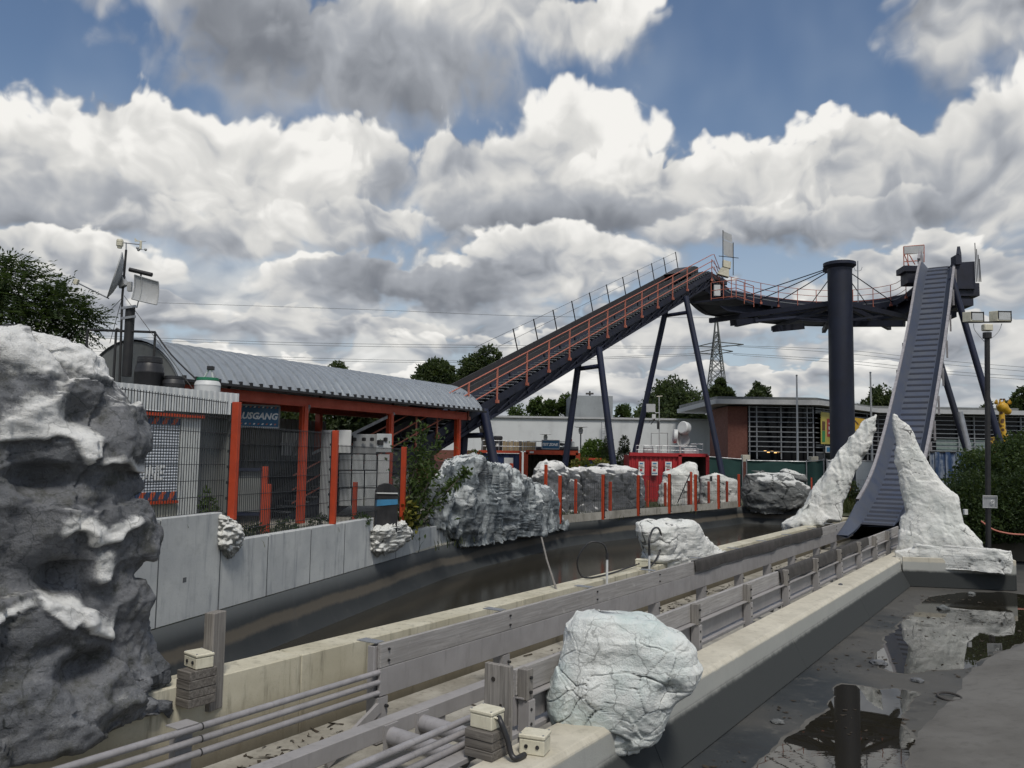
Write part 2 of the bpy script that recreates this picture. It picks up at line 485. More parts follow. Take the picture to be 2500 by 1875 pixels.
M['postwood'] = wood('grey_timber_post', (.33, .31, .285), (.155, .145, .13), 0, True, .9)
M['blockwood'] = wood('grey_timber_block', (.20, .185, .165), (.08, .072, .065), FA, False, 1.0)
M['cratewood'] = wood('pale_pine_boards', (.42, .33, .20), (.30, .23, .14), 0, True, .7)
M['rubber'] = painted('black_rubber_sheet', (.055, .05, .046), (.035, .032, .03), .8, .6, (.12, .11, .095), 2.5)
# ------------------------------------------------------------------ ground, basins, water
def catmull(pts, k=6):
    out = []
    for i in range(len(pts)-1):
        p0, p1, p2, p3 = pts[max(i-1, 0)], pts[i], pts[i+1], pts[min(i+2, len(pts)-1)]
        for j in range(k):
            t = j/k
            out.append(0.5*((2*p1)+(p2-p0)*t+(2*p0-5*p1+4*p2-p3)*t*t+(3*p1-p0-3*p2+p3)*t**3))
    out.append(pts[-1].copy()); return out
WP0, WP1 = Vector((-5.43, 13.36, 0)), Vector((-2.74, 23.14, 0))
WD = (WP1-WP0).normalized(); WNB = Vector((-WD.y, WD.x, 0))       # WNB points away from the basin
CURVE = [G(u, v, 0) for u, v in ((1000, 1354), (1105, 1326), (1240, 1300), (1379, 1277), (1500, 1266), (1630, 1255), (1815, 1237))]
CURVE = [WP0-WD*19.0, WP0-WD*8, WP0, WP0+WD*5] + catmull(CURVE, 5)
FARL = CURVE[-1]
FAR_END = [FARL, Vector((16.2, 47.0, 0)), SN(44, -9.55, 0)]
HOLE = CURVE + FAR_END[1:] + [SN(44, -4.6, 0), Vector((35, 42, 0)), Vector((35, -8, 0))]

def grass_ground_mat():
    m, nt, b, pos, g = new_mat('dry_ground')
    n1 = nz(nt, pos, .18, 5, .6); n2 = nz(nt, pos, 2.2, 6, .65); n3 = nz(nt, pos, 22, 4, .7)
    c = mixc(nt, n1.ss(.40, .60), (.115, .105, .085), (.05, .062, .028))
    c = mixc(nt, n2.ss(.45, .7)*.6, c, (.055, .05, .038)); c = mixc(nt, n3.ss(.55, .75)*.4, c, (.17, .155, .125))
    lk(nt, c, b.inputs['Base Color']); b.inputs['Roughness'].default_value = .95; bump(nt, b, n2*.4+n3*.6, .5, .05)
    return m
M['ground'] = grass_ground_mat()
def liner_mat(name, floor=False):
    m, nt, b, pos, g = new_mat(name)
    sep = nt.nodes.new('ShaderNodeSeparateXYZ'); lk(nt, pos, sep.inputs[0]); z = NX(nt, sep.outputs[2])
    n1 = nz(nt, pos, .6, 5, .6); n2 = nz(nt, mul3(nt, pos, (2, 2, .5)), 2.0, 6, .65); n3 = nz(nt, pos, 9, 5, .7); nw = nz(nt, pos, .25, 3, .5)
    c = mixc(nt, n1.ss(.35, .65), (.024, .028, .030), (.038, .042, .043))
    if not floor:
        zz = z + (nw-.5)*.30 + (n3-.5)*.06 + (n2-.5)*.08
        band = zz.ss(-.64, -.54)*zz.ss(-.34, -.42)
        c = mixc(nt, zz.ss(-.45, -.02)*.75, c, (.085, .092, .094))
        c = mixc(nt, band*.85, c, (.115, .100, .078))
        c = mixc(nt, n2.ss(.55, .8)*.4, c, (.085, .085, .08))
    else:
        c = mixc(nt, nz(nt, pos, .16, 4, .6).ss(.42, .58)*.85, c, (.082, .078, .069)); c = mixc(nt, nz(nt, pos, .7, 6, .7).ss(.52, .66)*.55, c, (.026, .026, .025)); c = mixc(nt, nz(nt, vadd(nt, pos, (3., 8., 0.)), 1.9, 6, .72).ss(.56, .68)*.45, c, (.12, .114, .10))
        c = mixc(nt, n2.ss(.5, .8)*.35, c, (.11, .105, .095)); c = mixc(nt, n3.ss(.62, .78)*.5, c, (.03, .028, .025))
    lk(nt, c, b.inputs['Base Color']); lk(nt, n1.lin(.3, .7, .55, .8), b.inputs['Roughness']); b.inputs['Specular IOR Level'].default_value = .35
    bump(nt, b, n3, .25, .01)
    return m
M['liner'] = liner_mat('black_pond_liner'); M['basinfloor'] = liner_mat('silty_basin_floor', True)
def water_mat(name, deep, rough=.02, ripple=.05, ior=1.33):
    m, nt, b, pos, g = new_mat(name)
    b.inputs['Base Color'].default_value = (*deep, 1); b.inputs['Roughness'].default_value = rough; b.inputs['IOR'].default_value = ior
    b.inputs['Specular IOR Level'].default_value = .5
    n1 = nz(nt, mul3(nt, pos, (1, 2.5, 1)), 2.2, 3, .5); n2 = nz(nt, pos, .35, 2, .5).ss(.48, .70)
    bump(nt, b, n1*n2, ripple, .02)
    return m
M['water'] = water_mat('stagnant_brown_water', (.034, .031, .024), .14, .05)
M['puddle'] = water_mat('puddle_water', (.020, .018, .013), .012, .05, 1.65)

def ground():
    bm = bmesh.new(); S_ = 3000
    out = [bm.verts.new((x, y, 0)) for x, y in ((-S_, -S_), (S_, -S_), (S_, S_), (-S_, S_))]
    inn = [bm.verts.new((p.x, p.y, 0)) for p in HOLE]
    es = [bm.edges.new((l[i], l[(i+1) % len(l)])) for l in (out, inn) for i in range(len(l))]
    bmesh.ops.triangle_fill(bm, use_beauty=True, edges=es, normal=(0, 0, 1))
    me = bpy.data.meshes.new('ground'); 
    for f in bm.faces:
        if f.normal.z < 0: f.normal_flip()
    bm.to_mesh(me); bm.free(); me.materials.append(M['ground'])
    kind(place(me, 'ground', Matrix()), 'structure')
ground()
# basin floor under everything
kind(MB().sheet([[(-40, -12, -1.4), (40, -12, -1.4)], [(-40, 60, -1.4), (40, 60, -1.4)]]).build('basin_floor', M['basinfloor']), 'structure')
# standing water in the holding basin, between the curved wall and the channel wall
WATER_Z = -.93
wl = [Vector((p.x, p.y, WATER_Z)) for p in CURVE] + [Vector((p.x, p.y, WATER_Z)) for p in FAR_END[1:]]
wpoly = [p + Vector((-.3, .1, 0)) for p in wl] + [SN(44, -9.3, WATER_Z), SN(-8, -9.3, WATER_Z)]
def fill_poly(name, pts, mat):
    bm = bmesh.new(); vs_ = [bm.verts.new(p) for p in pts]
    bmesh.ops.triangle_fill(bm, use_beauty=True, edges=[bm.edges.new((vs_[i], vs_[(i+1) % len(vs_)])) for i in range(len(vs_))], normal=(0, 0, 1))
    for f in bm.faces:
        if f.normal.z < 0: f.normal_flip()
    me = bpy.data.meshes.new(name); bm.to_mesh(me); bm.free(); me.materials.append(mat)
    return kind(place(me, name, Matrix()), 'structure')
fill_poly('basin_water', wpoly, M['water'])

UPZ0 = Vector((0, 0, 1))
M['siltedge'] = concrete('pale_silt_edge', (.13, .125, .112), (.09, .086, .078), .3, (.05, .047, .04), 2.0, pits=.3)
def pud(pts, z, name, seed):
    rnd = random.Random(seed); P = [G(u, v, z) for u, v in pts]; out = []
    for i in range(len(P)):
        a, b = P[i], P[(i+1) % len(P)]; n = max(1, int((b-a).length/.09))
        for j in range(n):
            p = a.lerp(b, j/n)
            out.append(Vector((p.x+mnoise.noise(p*3.1)*.10+mnoise.noise(p*9)*.04, p.y+mnoise.noise(p*3.1+Vector((9, 0, 0)))*.10, z)))
    ctr = sum(out, Vector())/len(out)
    ring = [p+Vector((p.x-ctr.x, p.y-ctr.y, 0)).normalized()*(.07+.08*abs(mnoise.noise(p*1.7)))+UPZ0*-.004 for p in out]
    fill_poly('silt_edge', ring, M['siltedge'])
    return fill_poly(name, out, M['puddle'])
zq = lambda x, y: (1870+x*.3164, 1350+y*.3164)
pud([zq(*p) for p in ((820, 835), (880, 740), (935, 650), (1040, 545), (1140, 470), (1190, 390), (1260, 340), (1500, 305), (1800, 300), (2080, 330), (2090, 640), (1950, 710), (1800, 760), (1690, 810), (1600, 872), (1530, 892), (1420, 900), (1250, 905), (1090, 930), (950, 912), (870, 880))], -1.394, 'puddle', 1)
pud([zq(*p) for p in ((600, 1015), (545, 1060), (500, 1160), (380, 1300), (150, 1430), (0, 1560), (-120, 1680), (-260, 1900), (900, 2000), (1000, 1800), (1090, 1640), (1165, 1440), (1090, 1370), (1040, 1320), (1060, 1240), (1100, 1180), (1150, 1075), (1000, 1045), (860, 1050), (720, 1028))], -1.394, 'puddle', 2)

# dried silt banked up on the right
edge_ = [G(u, v, -1.405) for u, v in ((2540, 1556), (2440, 1592), (2375, 1632), (2352, 1660), (2330, 1700), (2290, 1735), (2252, 1772), (2232, 1810), (2205, 1885), (2170, 1990))]
edge_ = catmull(edge_, 4); rows = []
for f, zz in ((0, -1.405), (.12, -1.375), (.5, -1.33), (1.2, -1.25), (2.6, -1.15), (5, -1.05), (9, -1.0)):
    rows.append([Vector((p.x+f*.9+mnoise.noise(p*.9)*.25*min(1, f*3), p.y-f*.35+mnoise.noise(p*2.1+Vector((5, 0, 0)))*.18, zz+mnoise.noise(p*1.3+Vector((f, 0, 0)))*.03*min(1, f*4))) for p in edge_])
M['silt'] = concrete('dried_grey_silt', (.155, .15, .138), (.115, .11, .10), .35, (.055, .05, .045), .9, pits=.35)
kind(MB().sheet(rows).build('silt_bank', M['silt'], smooth='all'), 'structure')
# raised terrace on the far side of the retaining wall, falling away along the wall
def terr_z(t, d):
    z = 1.52 if t < .9 else (1.52-(t-.9)/.9*.52 if t < 1.8 else (1.0 if t < 6.3 else max(.45, 1.0-(t-6.3)/1.2*.55)))
    if t > 10: z = max(-.03, .45-(t-10)/4.0*.48)
    zb = .6 if t < 14 else max(-.03, .6-(t-14)/10*.63)
    k = min(1, max(0, (d-1.0)/5.0)); return z*(1-k)+min(z, zb)*k if z > zb else z*(1-k)+zb*k
rows = []
for i in range(0, 61):
    t = -12+i*.75; row = []
    for d in (.15, .6, 1.2, 2.2, 3.5, 5, 7, 10, 15, 25, 60):
        base = WP0+WD*t
        if t > 10.14:                       # follow the curve
            c = min(CURVE, key=lambda q: abs((q-WP0).dot(WD)-t)); base = WP0+WD*t+WNB*((c-WP0).dot(WNB))
        p = base+WNB*d; row.append((p.x, p.y, terr_z(t, d)+mnoise.noise(Vector((p.x*.8, p.y*.8, 0)))*.03))
    rows.append(row)
M['terrace'] = M['ground']
kind(MB().sheet(rows).build('terrace_ground', M['terrace'], smooth='all'), 'structure')
# earth bank beside the slide foot
ebz = -.45
poly = [SN(30.9, -4.62, ebz), Vector((16.6, 27.75, ebz)), Vector((17.4, 30.2, ebz)), Vector((17.6, 35, ebz)), Vector((36, 37, ebz)), Vector((36, 60, ebz)), Vector((19, 60, ebz)), SN(45, -4.62, ebz)]
kind(MB().prism(poly, (0, 0, -.9)).build('earth_bank', M['ground']), 'structure')

# ------------------------------------------------------------------ retaining wall of precast panels
def t_at(u): 
    p = rayplane(u, 1300, WP0, WNB); return (p-WP0).dot(WD)
rw = thing('retaining_wall', WP0, 'pale precast concrete retaining wall stepping down behind the long basin', 'wall')
def panel(t0, t1, z1, z0=.004):
    a, b = WP0+WD*(t0+.004), WP0+WD*(t1-.004)
    mb = MB().prism([a+Vector((0, 0, z0)), b+Vector((0, 0, z0)), b+Vector((0, 0, z1)), a+Vector((0, 0, z1))], WNB*.22)
    mb.build('concrete_panel', M['concrete_wall'], rw, bevel=.012)
cuts1 = [-6.5, -4.6, -2.7, -1.0, t_at(391), t_at(541)]
for a, b in zip(cuts1, cuts1[1:]): panel(a, b, 1.70)
cuts2 = [t_at(541), t_at(656), t_at(760), t_at(842), t_at(911)]
for a, b in zip(cuts2, cuts2[1:]): panel(a, b, 1.17)
cuts3 = [t_at(911), t_at(968), t_at(1025), t_at(1070), t_at(1112)]
for a, b in zip(cuts3, cuts3[1:]): panel(a, b, .62)
M['joint'] = plain('dark_wall_joint', (.10, .105, .11), .95)
for cuts, zt_j in ((cuts1, 1.66), (cuts2, 1.13), (cuts3, .58)):
    for c_j in cuts[1:-1] if cuts is not cuts1 else cuts[1:]:
        q_j = WP0+WD*c_j-WNB*.002; MB().prism([q_j-WD*.011+Vector((0, 0, .01)), q_j+WD*.011+Vector((0, 0, .01)), q_j+WD*.009+Vector((0, 0, zt_j)), q_j-WD*.009+Vector((0, 0, zt_j))], WNB*.012).build('joint_seal', M['joint'], rw)
MB().prism([WP0-WNB*.0025+WD*t_at(452)+Vector((0, 0, .62)), WP0-WNB*.0025+WD*(t_at(452)+.09)+Vector((0, 0, .62)), WP0-WNB*.0025+WD*(t_at(452)+.09)+Vector((0, 0, .70)), WP0-WNB*.0025+WD*t_at(452)+Vector((0, 0, .70))], WNB*.008).build('cast_socket', M['joint'], rw)
# curb and liner round the curve
cb = [i for i, p in enumerate(CURVE) if (p-WP0).dot(WD) > 10.2]
mb = MB(); pts = [CURVE[i] for i in cb]
prof = [(0.0, .0), (0, .05), (.28, .05), (.28, -.3)]
rows = []
def nrm_at(pts, i):
    t = (pts[min(i+1, len(pts)-1)]-pts[max(i-1, 0)]).normalized(); return Vector((-t.y, t.x, 0))
for d, z in prof: rows.append([pts[i]+nrm_at(pts, i)*d+Vector((0, 0, z)) for i in range(len(pts))])
mb.sheet(rows).build('curb', M['concrete_cap'], rw)
full = CURVE+FAR_END[1:]
rows = [[full[i]-nrm_at(full, i)*d+Vector((0, 0, z)) for i in range(len(full))] for d, z in ((-.02, -.004), (.012, -.004), (.03, -.3), (.12, -.75), (.30, -1.02), (.9, -1.39))]
MB().sheet(rows).build('liner', M['liner'], rw, smooth='all')
# square cast mark on a panel
# ------------------------------------------------------------------ channel walls
M['cwall'] = concrete('stained_channel_concrete', (.56, .53, .42), (.44, .41, .31), .7, (.085, .08, .06), 1.3, tide=[(-.9, -.35, (.16, .13, .085), .65), (-1.15, -.75, (.06, .055, .045), .7)])
M['parapet'] = concrete('parapet_concrete', (.58, .545, .45), (.47, .44, .36), .35, (.16, .145, .115), 1.4, tide=[(-.60, -.55, (.33, .345, .335), .8), (-.92, -.80, (.030, .034, .035), .96)], tn=.07)
cw = thing('channel_wall', SN(8, -9.25, -1.12), 'long low stained concrete wall between boat channel and dark basin', 'wall')
cwc = [-6, 0.5, 8.3, 14.0, 20.5, 27.0, 33.5, 43.9]
for a, b in zip(cwc, cwc[1:]):
    mb = MB().prism([SN(a+.004, -9.0, -1.2), SN(a+.004, -9.0, -.05), SN(a+.004, -9.48, -.05), SN(a+.004, -9.50, -1.39)], SN(b-.004, 0, 0)-SN(a+.004, 0, 0))
    mb.build('wall_section', M['cwall'], cw, bevel=.015)
pp = thing('parapet_wall', SN(10, -5.0, -1.4), 'concrete parapet with sandy top beside the silty puddle basin', 'wall')
pc = [-6, 2.5, 10.5, 17.5, 24.0, 30.9]
for a, b in zip(pc, pc[1:]):
    mb = MB().prism([SN(a+.003, -5.35, -1.15), SN(a+.003, -5.35, -.5), SN(a+.003, -4.80, -.5), SN(a+.003, -4.74, -.56), SN(a+.003, -4.72, -.85), SN(a+.003, -4.45, -1.39)], SN(b-.003, 0, 0)-SN(a+.003, 0, 0))
    mb.build('wall_section', M['parapet'], pp, bevel=.012)
mb = MB().prism([SN(30.9, -5.3, -1.15), SN(30.9, -5.3, -.5), SN(30.9, -4.8, -.5), SN(30.9, -4.72, -.85), SN(30.9, -4.62, -1.39)], SN(44, 0, 0)-SN(30.9, 0, 0)); mb.build('wall_section', M['parapet'], pp)
# end wall under the white rock
e0, e1, e2 = SN(30.9, -4.70, 0), Vector((16.62, 27.70, 0)), Vector((17.45, 30.3, 0))
ew = thing('ledge_wall', (e0+e1)/2+Vector((0, 0, -1.4)), 'dark lined end wall carrying the broad white rock', 'wall')
def wallseg(a, b, z0, z1, th, mat, nm, par):
    d = (b-a).normalized(); n = Vector((d.y, -d.x, 0))
    MB().prism([a+Vector((0, 0, z0)), b+Vector((0, 0, z0)), b+Vector((0, 0, z1)), a+Vector((0, 0, z1))], n*th).build(nm, mat, par, bevel=.01)
wallseg(e0, e1, -1.39, -.42, .08, M['parapet'], 'wall_face', ew); wallseg(e1, e2, -1.39, -.42, .08, M['parapet'], 'wall_face', ew)
# channel floor with silt and litter
kind(MB().prism([SN(-6, -8.998, -1.12), SN(-6, -5.352, -1.12), SN(44, -5.352, -1.12), SN(44, -8.998, -1.12)], (0, 0, -.2)).build('channel_floor', M['concrete_floor']), 'structure')
rnd = random.Random(3); mb = MB()
for i in range(1500):
    s = rnd.uniform(4, 40); n = rnd.choice([rnd.gauss(-8.25, .35), rnd.gauss(-8.6, .2), rnd.uniform(-8.9, -5.5)])
    if n < -8.98 or n > -5.4 or mnoise.noise(Vector((s*.5, n*1.2, 1))) < -.1+.25*rnd.random(): continue
    p = SN(s, n, -1.112); a = rnd.uniform(0, 6.28); l = rnd.choice((.02, .03, .05, .11)); d = Vector((math.cos(a), math.sin(a), 0)); e = Vector((-d.y, d.x, 0))*rnd.uniform(.008, .03)
    mb.add([p-d*l-e, p+d*l-e*.6, p+d*l+e*.5+Vector((0, 0, rnd.uniform(0, .03))), p-d*l+e], [(0, 1, 2, 3)])
M['litter'] = plain('dead_leaf_litter', (.045, .034, .022), .9)
kind(tag(mb.build('leaf_litter', M['litter']), 'dead leaves and twigs lying on the channel floor', 'leaf litter'), 'stuff')
# ------------------------------------------------------------------ guard boards, rails and pipes of the boat channel
UPZ = Vector((0, 0, 1))
def snbox(mb, s0, s1, n0, n1, z0, z1):
    return mb.prism([SN(s0, n0, z0), SN(s0, n1, z0), SN(s0, n1, z1), SN(s0, n0, z1)], SN(s1-s0, 0, 0))
LP = [8.66, 11.65, 14.75, 17.80, 20.75, 23.7, 26.4, 29.2, 32.6, 35.4]
RP = [8.69, 11.48, 14.25, 17.12, 19.9, 22.7, 25.4, 28.15, 30.75, 33.3]
lg = thing('guard_rail', SN(8.7, -7.83, -1.12), 'long plank guard rail on steel plate along the basin wall side', 'guard rail')
jt = [8.60, 14.70, 20.75, 26.42, 32.62, 38.6]
for a, b in zip(jt, jt[1:]):
    pl = snbox(MB(), a+.004, b-.004, -7.86, -7.80, -.115, .205).build('plank', M['boardwood'], lg, bevel=.006)
    bo = MB()
    for s in LP:
        for ds in ((.10, -.10) if s in jt[1:] else (.10,)):
            if a < s+ds < b:
                for z in (-.03, .12): bo.tube(SN(s+ds, -7.80, z), SN(s+ds, -7.775, z), .018, 6)
    if bo.v: bo.build('bolts', M['blackmetal'], pl)
    snbox(MB(), a+.002, b-.002, -7.845, -7.795, -.485, -.121).build('steel_plate', M['lav'], lg, bevel=.004)
for s in LP:
    p = snbox(MB(), s-.10, s+.10, -8.0, -7.88, -1.10, .17).build('post', M['lav'], lg, bevel=.006)
    MB().tube(SN(s+.05, -7.79, -.62), SN(s+.05, -7.74, -.62), .022, 6).build('bolt', M['blackmetal'], p)
    snbox(MB(), s-.09, s+.09, -8.22, -7.87, .207, .217).build('top_bracket', M['galv'], p)
    snbox(MB(), s-.10, s+.10, -7.88, -7.79, -1.10, -.50).build('foot_plate', M['lav'], p)
# black rubber sheet thrown over the far planks
def flap(par, n0, n1, s0, s1, seed, zl=-.10, name='rubber_sheet'):
    rows = []; ns = 44
    for j in range(7):
        row = []
        for i in range(ns+1):
            s = s0+(s1-s0)*i/ns
            w = mnoise.noise(Vector((s*.9, seed, 0)))*.5+mnoise.noise(Vector((s*2.6, seed, 4)))*.25
            hang = .05+.10*(w+.4)
            prof = [(n0-.02, .205-.10), (n0-.02, .215), ((n0+n1)/2, .222), (n1+.02, .214), (n1+.035+.03*w, .16), (n1+.05+.06*w, .10-hang*.5), (n1+.05+.08*w, .04-hang)]
            n, z = prof[j]; row.append(SN(s, n, z+.006+.01*w))
        rows.append(row)
    return MB().sheet(rows).build(name, M['rubber'], par, smooth='all')
flap(lg, -7.86, -7.80, 20.0, 33.0, 1.3)
rg = thing('guard_rail', SN(8.7, -5.55, -1.12), 'plank guard rail with timber posts standing along the sandy parapet', 'guard rail')
jr = [8.60, 14.30, 19.95, 25.45, 30.80, 36.2]
for a, b in zip(jr, jr[1:]):
    snbox(MB(), a+.004, b-.004, -5.66, -5.60, -.10, .205).build('plank', M['boardwood'], rg, bevel=.006)
    st = snbox(MB(), a+.002, b-.002, -5.65, -5.62, -.46, -.13).build('steel_plate', M['lav'], rg)
    snbox(MB(), a+.002, b-.002, -5.65, -5.50, -.128, -.112).build('angle_edge', M['lav'], st)
for s in RP:
    wp = snbox(MB(), s-.07, s+.07, -5.598, -5.46, -.14, .22).build('post', M['postwood'], rg, bevel=.006)
    snbox(MB(), s-.05, s+.09, -5.598, -5.44, -1.11, -.145).build('post_shoe', M['lav'], wp, bevel=.004)
    bo = MB()
    for z in (.12, -.05, -.25, -.42): bo.tube(SN(s+.0, -5.46, z), SN(s+.0, -5.43, z), .02, 6)
    bo.build('bolts', M['blackmetal'], wp)
flap(rg, -5.66, -5.60, 19.6, 30.0, 7.7)
# rails
tr = thing('boat_track', SN(8, -6.4, -1.12), 'grey steel track beams and cross pipes on the channel floor', 'track')
snbox(MB(), -6, 38, -7.22, -7.02, -.70, -.50).build('rail', M['lav'], tr, bevel=.01)
snbox(MB(), -6, 38, -5.80, -5.56, -.58, -.52).build('rail', M['lav'], tr, bevel=.006)
for s in (2.0, 2.55, 7.95, 8.55, 14.0, 14.6, 20, 20.6, 26, 26.6, 32, 32.6):
    c = MB().tube(SN(s, -7.02, -.66), SN(s, -5.85, -.70), .105, 14).build('cross_pipe', M['lavpipe'], tr, smooth=True)
    snbox(MB(), s-.12, s+.12, -7.02, -6.99, -.86, -.52).build('flange', M['lav'], c)
for s in range(-3, 38, 3):
    snbox(MB(), s-.08, s+.08, -7.2, -7.04, -1.12, -.702).build('stand', M['lav'], tr)
# diagonal strut by the end of the left guard
MB().bar(SN(7.6, -7.75, -1.05), SN(8.6, -7.80, -.62), .05, .14).build('strut', M['lav'], tr)
# pipe guard rails
def pipe_rail(n, zs, s0, s1, label, posts):
    t = thing('pipe_guard', SN(s1-1, n, -1.12), label, 'guard rail')
    for z in zs: MB().tube(SN(s0, n, z), SN(s1, n, z), .038, 12).build('pipe', M['lavpipe'], t, smooth=True)
    for s in posts:
        p = snbox(MB(), s-.10, s+.10, n-.16, n-.05, -1.11, zs[0]-.02).build('post', M['lav'], t)
        snbox(MB(), s-.13, s+.13, n-.20, n+.01, zs[0]+.042, zs[0]+.052).build('top_plate', M['lav'], p)
    for s in posts[:1]:
        q = MB()
        for z in zs: q.tube(SN(s+.16, n, z), SN(s+.175, n, z), .041, 12)
        q.build('pipe_joint', M['blackmetal'], t)
    return t
sL = inv_sn(G(455, 1790, -.2))[0]
pipe_rail(-7.83, (-.17, -.30, -.44), -4, 8.62, 'three grey pipe guard rails joining the long plank guard', [sL, 2.0, -1.0])
pipe_rail(-5.78, (-.22, -.35, -.48), -4, 8.60, 'three grey pipe guard rails beside stacked timber block and junction box', [5.0, 1.0])
# stout timbers and junction boxes
def sbox(name, label, s, n, z0, ds, dn, dz, mat, cat, bev=.01, yaw=0.0):
    rot = Matrix.Rotation(-FA+yaw, 3, 'Z')
    return tag(MB().box(SN(s, n, z0+dz/2), (dn, ds, dz), rot).build(name, mat, bevel=bev), label, cat)
tp = sbox('timber_post', 'upright grey plank with knots behind the stacked timber block', 8.22, -5.60, -.52, .075, .36, .87, M['postwood'], 'post', .006)
kn = MB()
for (dn, dz, r) in ((-.05, .70, .028), (.06, .42, .018)):
    kn.tube(SN(8.18, -5.60+dn, -.52+dz), SN(8.176, -5.60+dn, -.52+dz), r, 10)
M['knot'] = plain('dark_knot', (.03, .026, .022), .9); kn.build('knot', M['knot'], tp)
def stack(name, label, s, n, z0, cnt, ds, dn, h, mat):
    t = thing(name, SN(s, n, z0), label, 'timber block'); rot = Matrix.Rotation(-FA, 3, 'Z')
    for i in range(cnt):
        MB().box(SN(s+.008*(i % 2), n-.006*(i % 2), z0+h*(i+.5)+.001*i), (dn, ds, h-.004), rot).build('plank', mat, t, bevel=.006)
    return t
stack('timber_block', 'stack of three weathered planks under a junction box near the white boulder', 7.74, -5.41, -.498, 3, .35, .37, .098, M['blockwood'])
stack('timber_block', 'dark stacked planks under the junction box against the huge grey rock', 6.50, -8.86, -.27, 4, .38, .26, .105, M['blockwood'])
def jbox(label, s, n, z0, ds, dn, dz, yaw=0.0, holes=2):
    t = thing('junction_box', SN(s, n, z0), label, 'junction box'); rot = Matrix.Rotation(-FA+yaw, 3, 'Z')
    MB().box(SN(s, n, z0+dz*.38), (dn*.95, ds*.95, dz*.76), rot).build('body', M['offwhite'], t, bevel=.012)
    ld = MB().box(SN(s, n, z0+dz*.885), (dn, ds, dz*.22), rot).build('lid', M['offwhite'], t, bevel=.012)
    sc = MB()
    for a in (-.42, .42):
        for b in (-.42, .42):
            q = SN(s, n, z0+dz*.995)+rot @ Vector((dn*a, ds*b, 0)); sc.tube(q, q+Vector((0, 0, .006)), .012, 6)
    sc.build('screws', M['galv'], ld)
    for i in range(holes):
        q = SN(s, n, z0+dz*.42)+rot @ Vector((dn*(-.2+.42*i), -ds*.474, 0))
        MB().tube(q, q+rot @ Vector((0, -.012, 0)), .022, 8).build('cable_gland', M['blackplastic'], t)
    return t
jbox('cream junction box on the stack of three planks', 7.74, -5.42, -.20, .26, .31, .20, holes=0)
jbox('cream junction box standing on the bare parapet top by the white boulder', 8.12, -5.03, -.498, .26, .31, .22, .25, holes=2)
jbox('pale junction box on dark planks by the wooden post', 6.55, -8.90, .155, .24, .33, .18, -.15, holes=2)
jbox('small cream junction box on the wall between two looped hoses', 20.1, -9.25, -.048, .25, .34, .19, .3, holes=1)
def hose(label, pts, r=.022, col='blackplastic', name='cable'):
    return tag(MB().ptube(catmull([Vector(p) for p in pts], 6), r, 8).build(name, M[col], smooth='all'), label, 'cable')
hose('thick black conduit bent down from planks to the parapet', [SN(7.73, -5.26, -.07), SN(7.70, -5.20, -.12), SN(7.72, -5.13, -.28), SN(7.72, -5.08, -.42), SN(7.74, -5.03, -.462), SN(7.90, -5.02, -.465)], .032, name='conduit')
hose('thin white cable from the junction box into the black conduit', [SN(7.66, -5.36, -.05), SN(7.66, -5.30, -.055), SN(7.70, -5.24, -.08), SN(7.72, -5.20, -.13)], .012, 'offwhite')
sbox('timber_post', 'tall weathered timber post beside the huge grey rock', 6.86, -9.03, -.45, .24, .15, 1.20, M['postwood'], 'post', .008, .25)
# white stand pipes with looped hoses, and the stick
def standpipe(s, n, h, label):
    t = thing('stand_pipe', SN(s, n, -.05), label, 'pipe')
    MB().tube(SN(s, n, -.38), SN(s, n, h), .028, 10).build('pipe', M['whitepaint'], t, smooth=True)
    MB().tube(SN(s, n, h-.04), SN(s, n, h+.12), .034, 10).build('hose_end', M['blackplastic'], t)
    return t
standpipe(17.35, -8.86, .46, 'white stand pipe with drooping hose loop beside the leaning stick')
standpipe(19.55, -8.80, .36, 'white stand pipe with hose loop beside the rounded white rock')
hose('thin black hose looping from stand pipe down behind the wall', [SN(17.35, -8.86, .55), SN(17.25, -8.92, .78), SN(17.0, -9.15, .80), SN(16.85, -9.35, .45), SN(16.95, -9.35, .10), SN(17.2, -9.25, -.015), SN(18.3, -9.22, -.022), SN(19.8, -9.25, .03)], .02, name='hose')
hose('thick black hose loop beside the rounded white rock', [SN(19.55, -8.80, .45), SN(19.55, -8.8, .72), SN(19.9, -8.85, .95), SN(20.5, -8.95, .90), SN(20.8, -9.0, .52), SN(20.6, -9.05, .15), SN(20.1, -9.0, .0), SN(19.6, -9.02, -.02)], .026, name='hose')
p1, p0 = PY(1322, 1312, 19.3), SN(15.0, -8.62, -.62)
tag(MB().ptube([p0, p0.lerp(p1, .3)+Vector((.02, 0, .02)), p0.lerp(p1, .7)+Vector((-.02, 0, .02)), p1], [.026, .026, .022, .02], 7).build('wooden_stick', M['postwood']), 'long thin stick leaning on the channel wall over the dark water', 'stick')
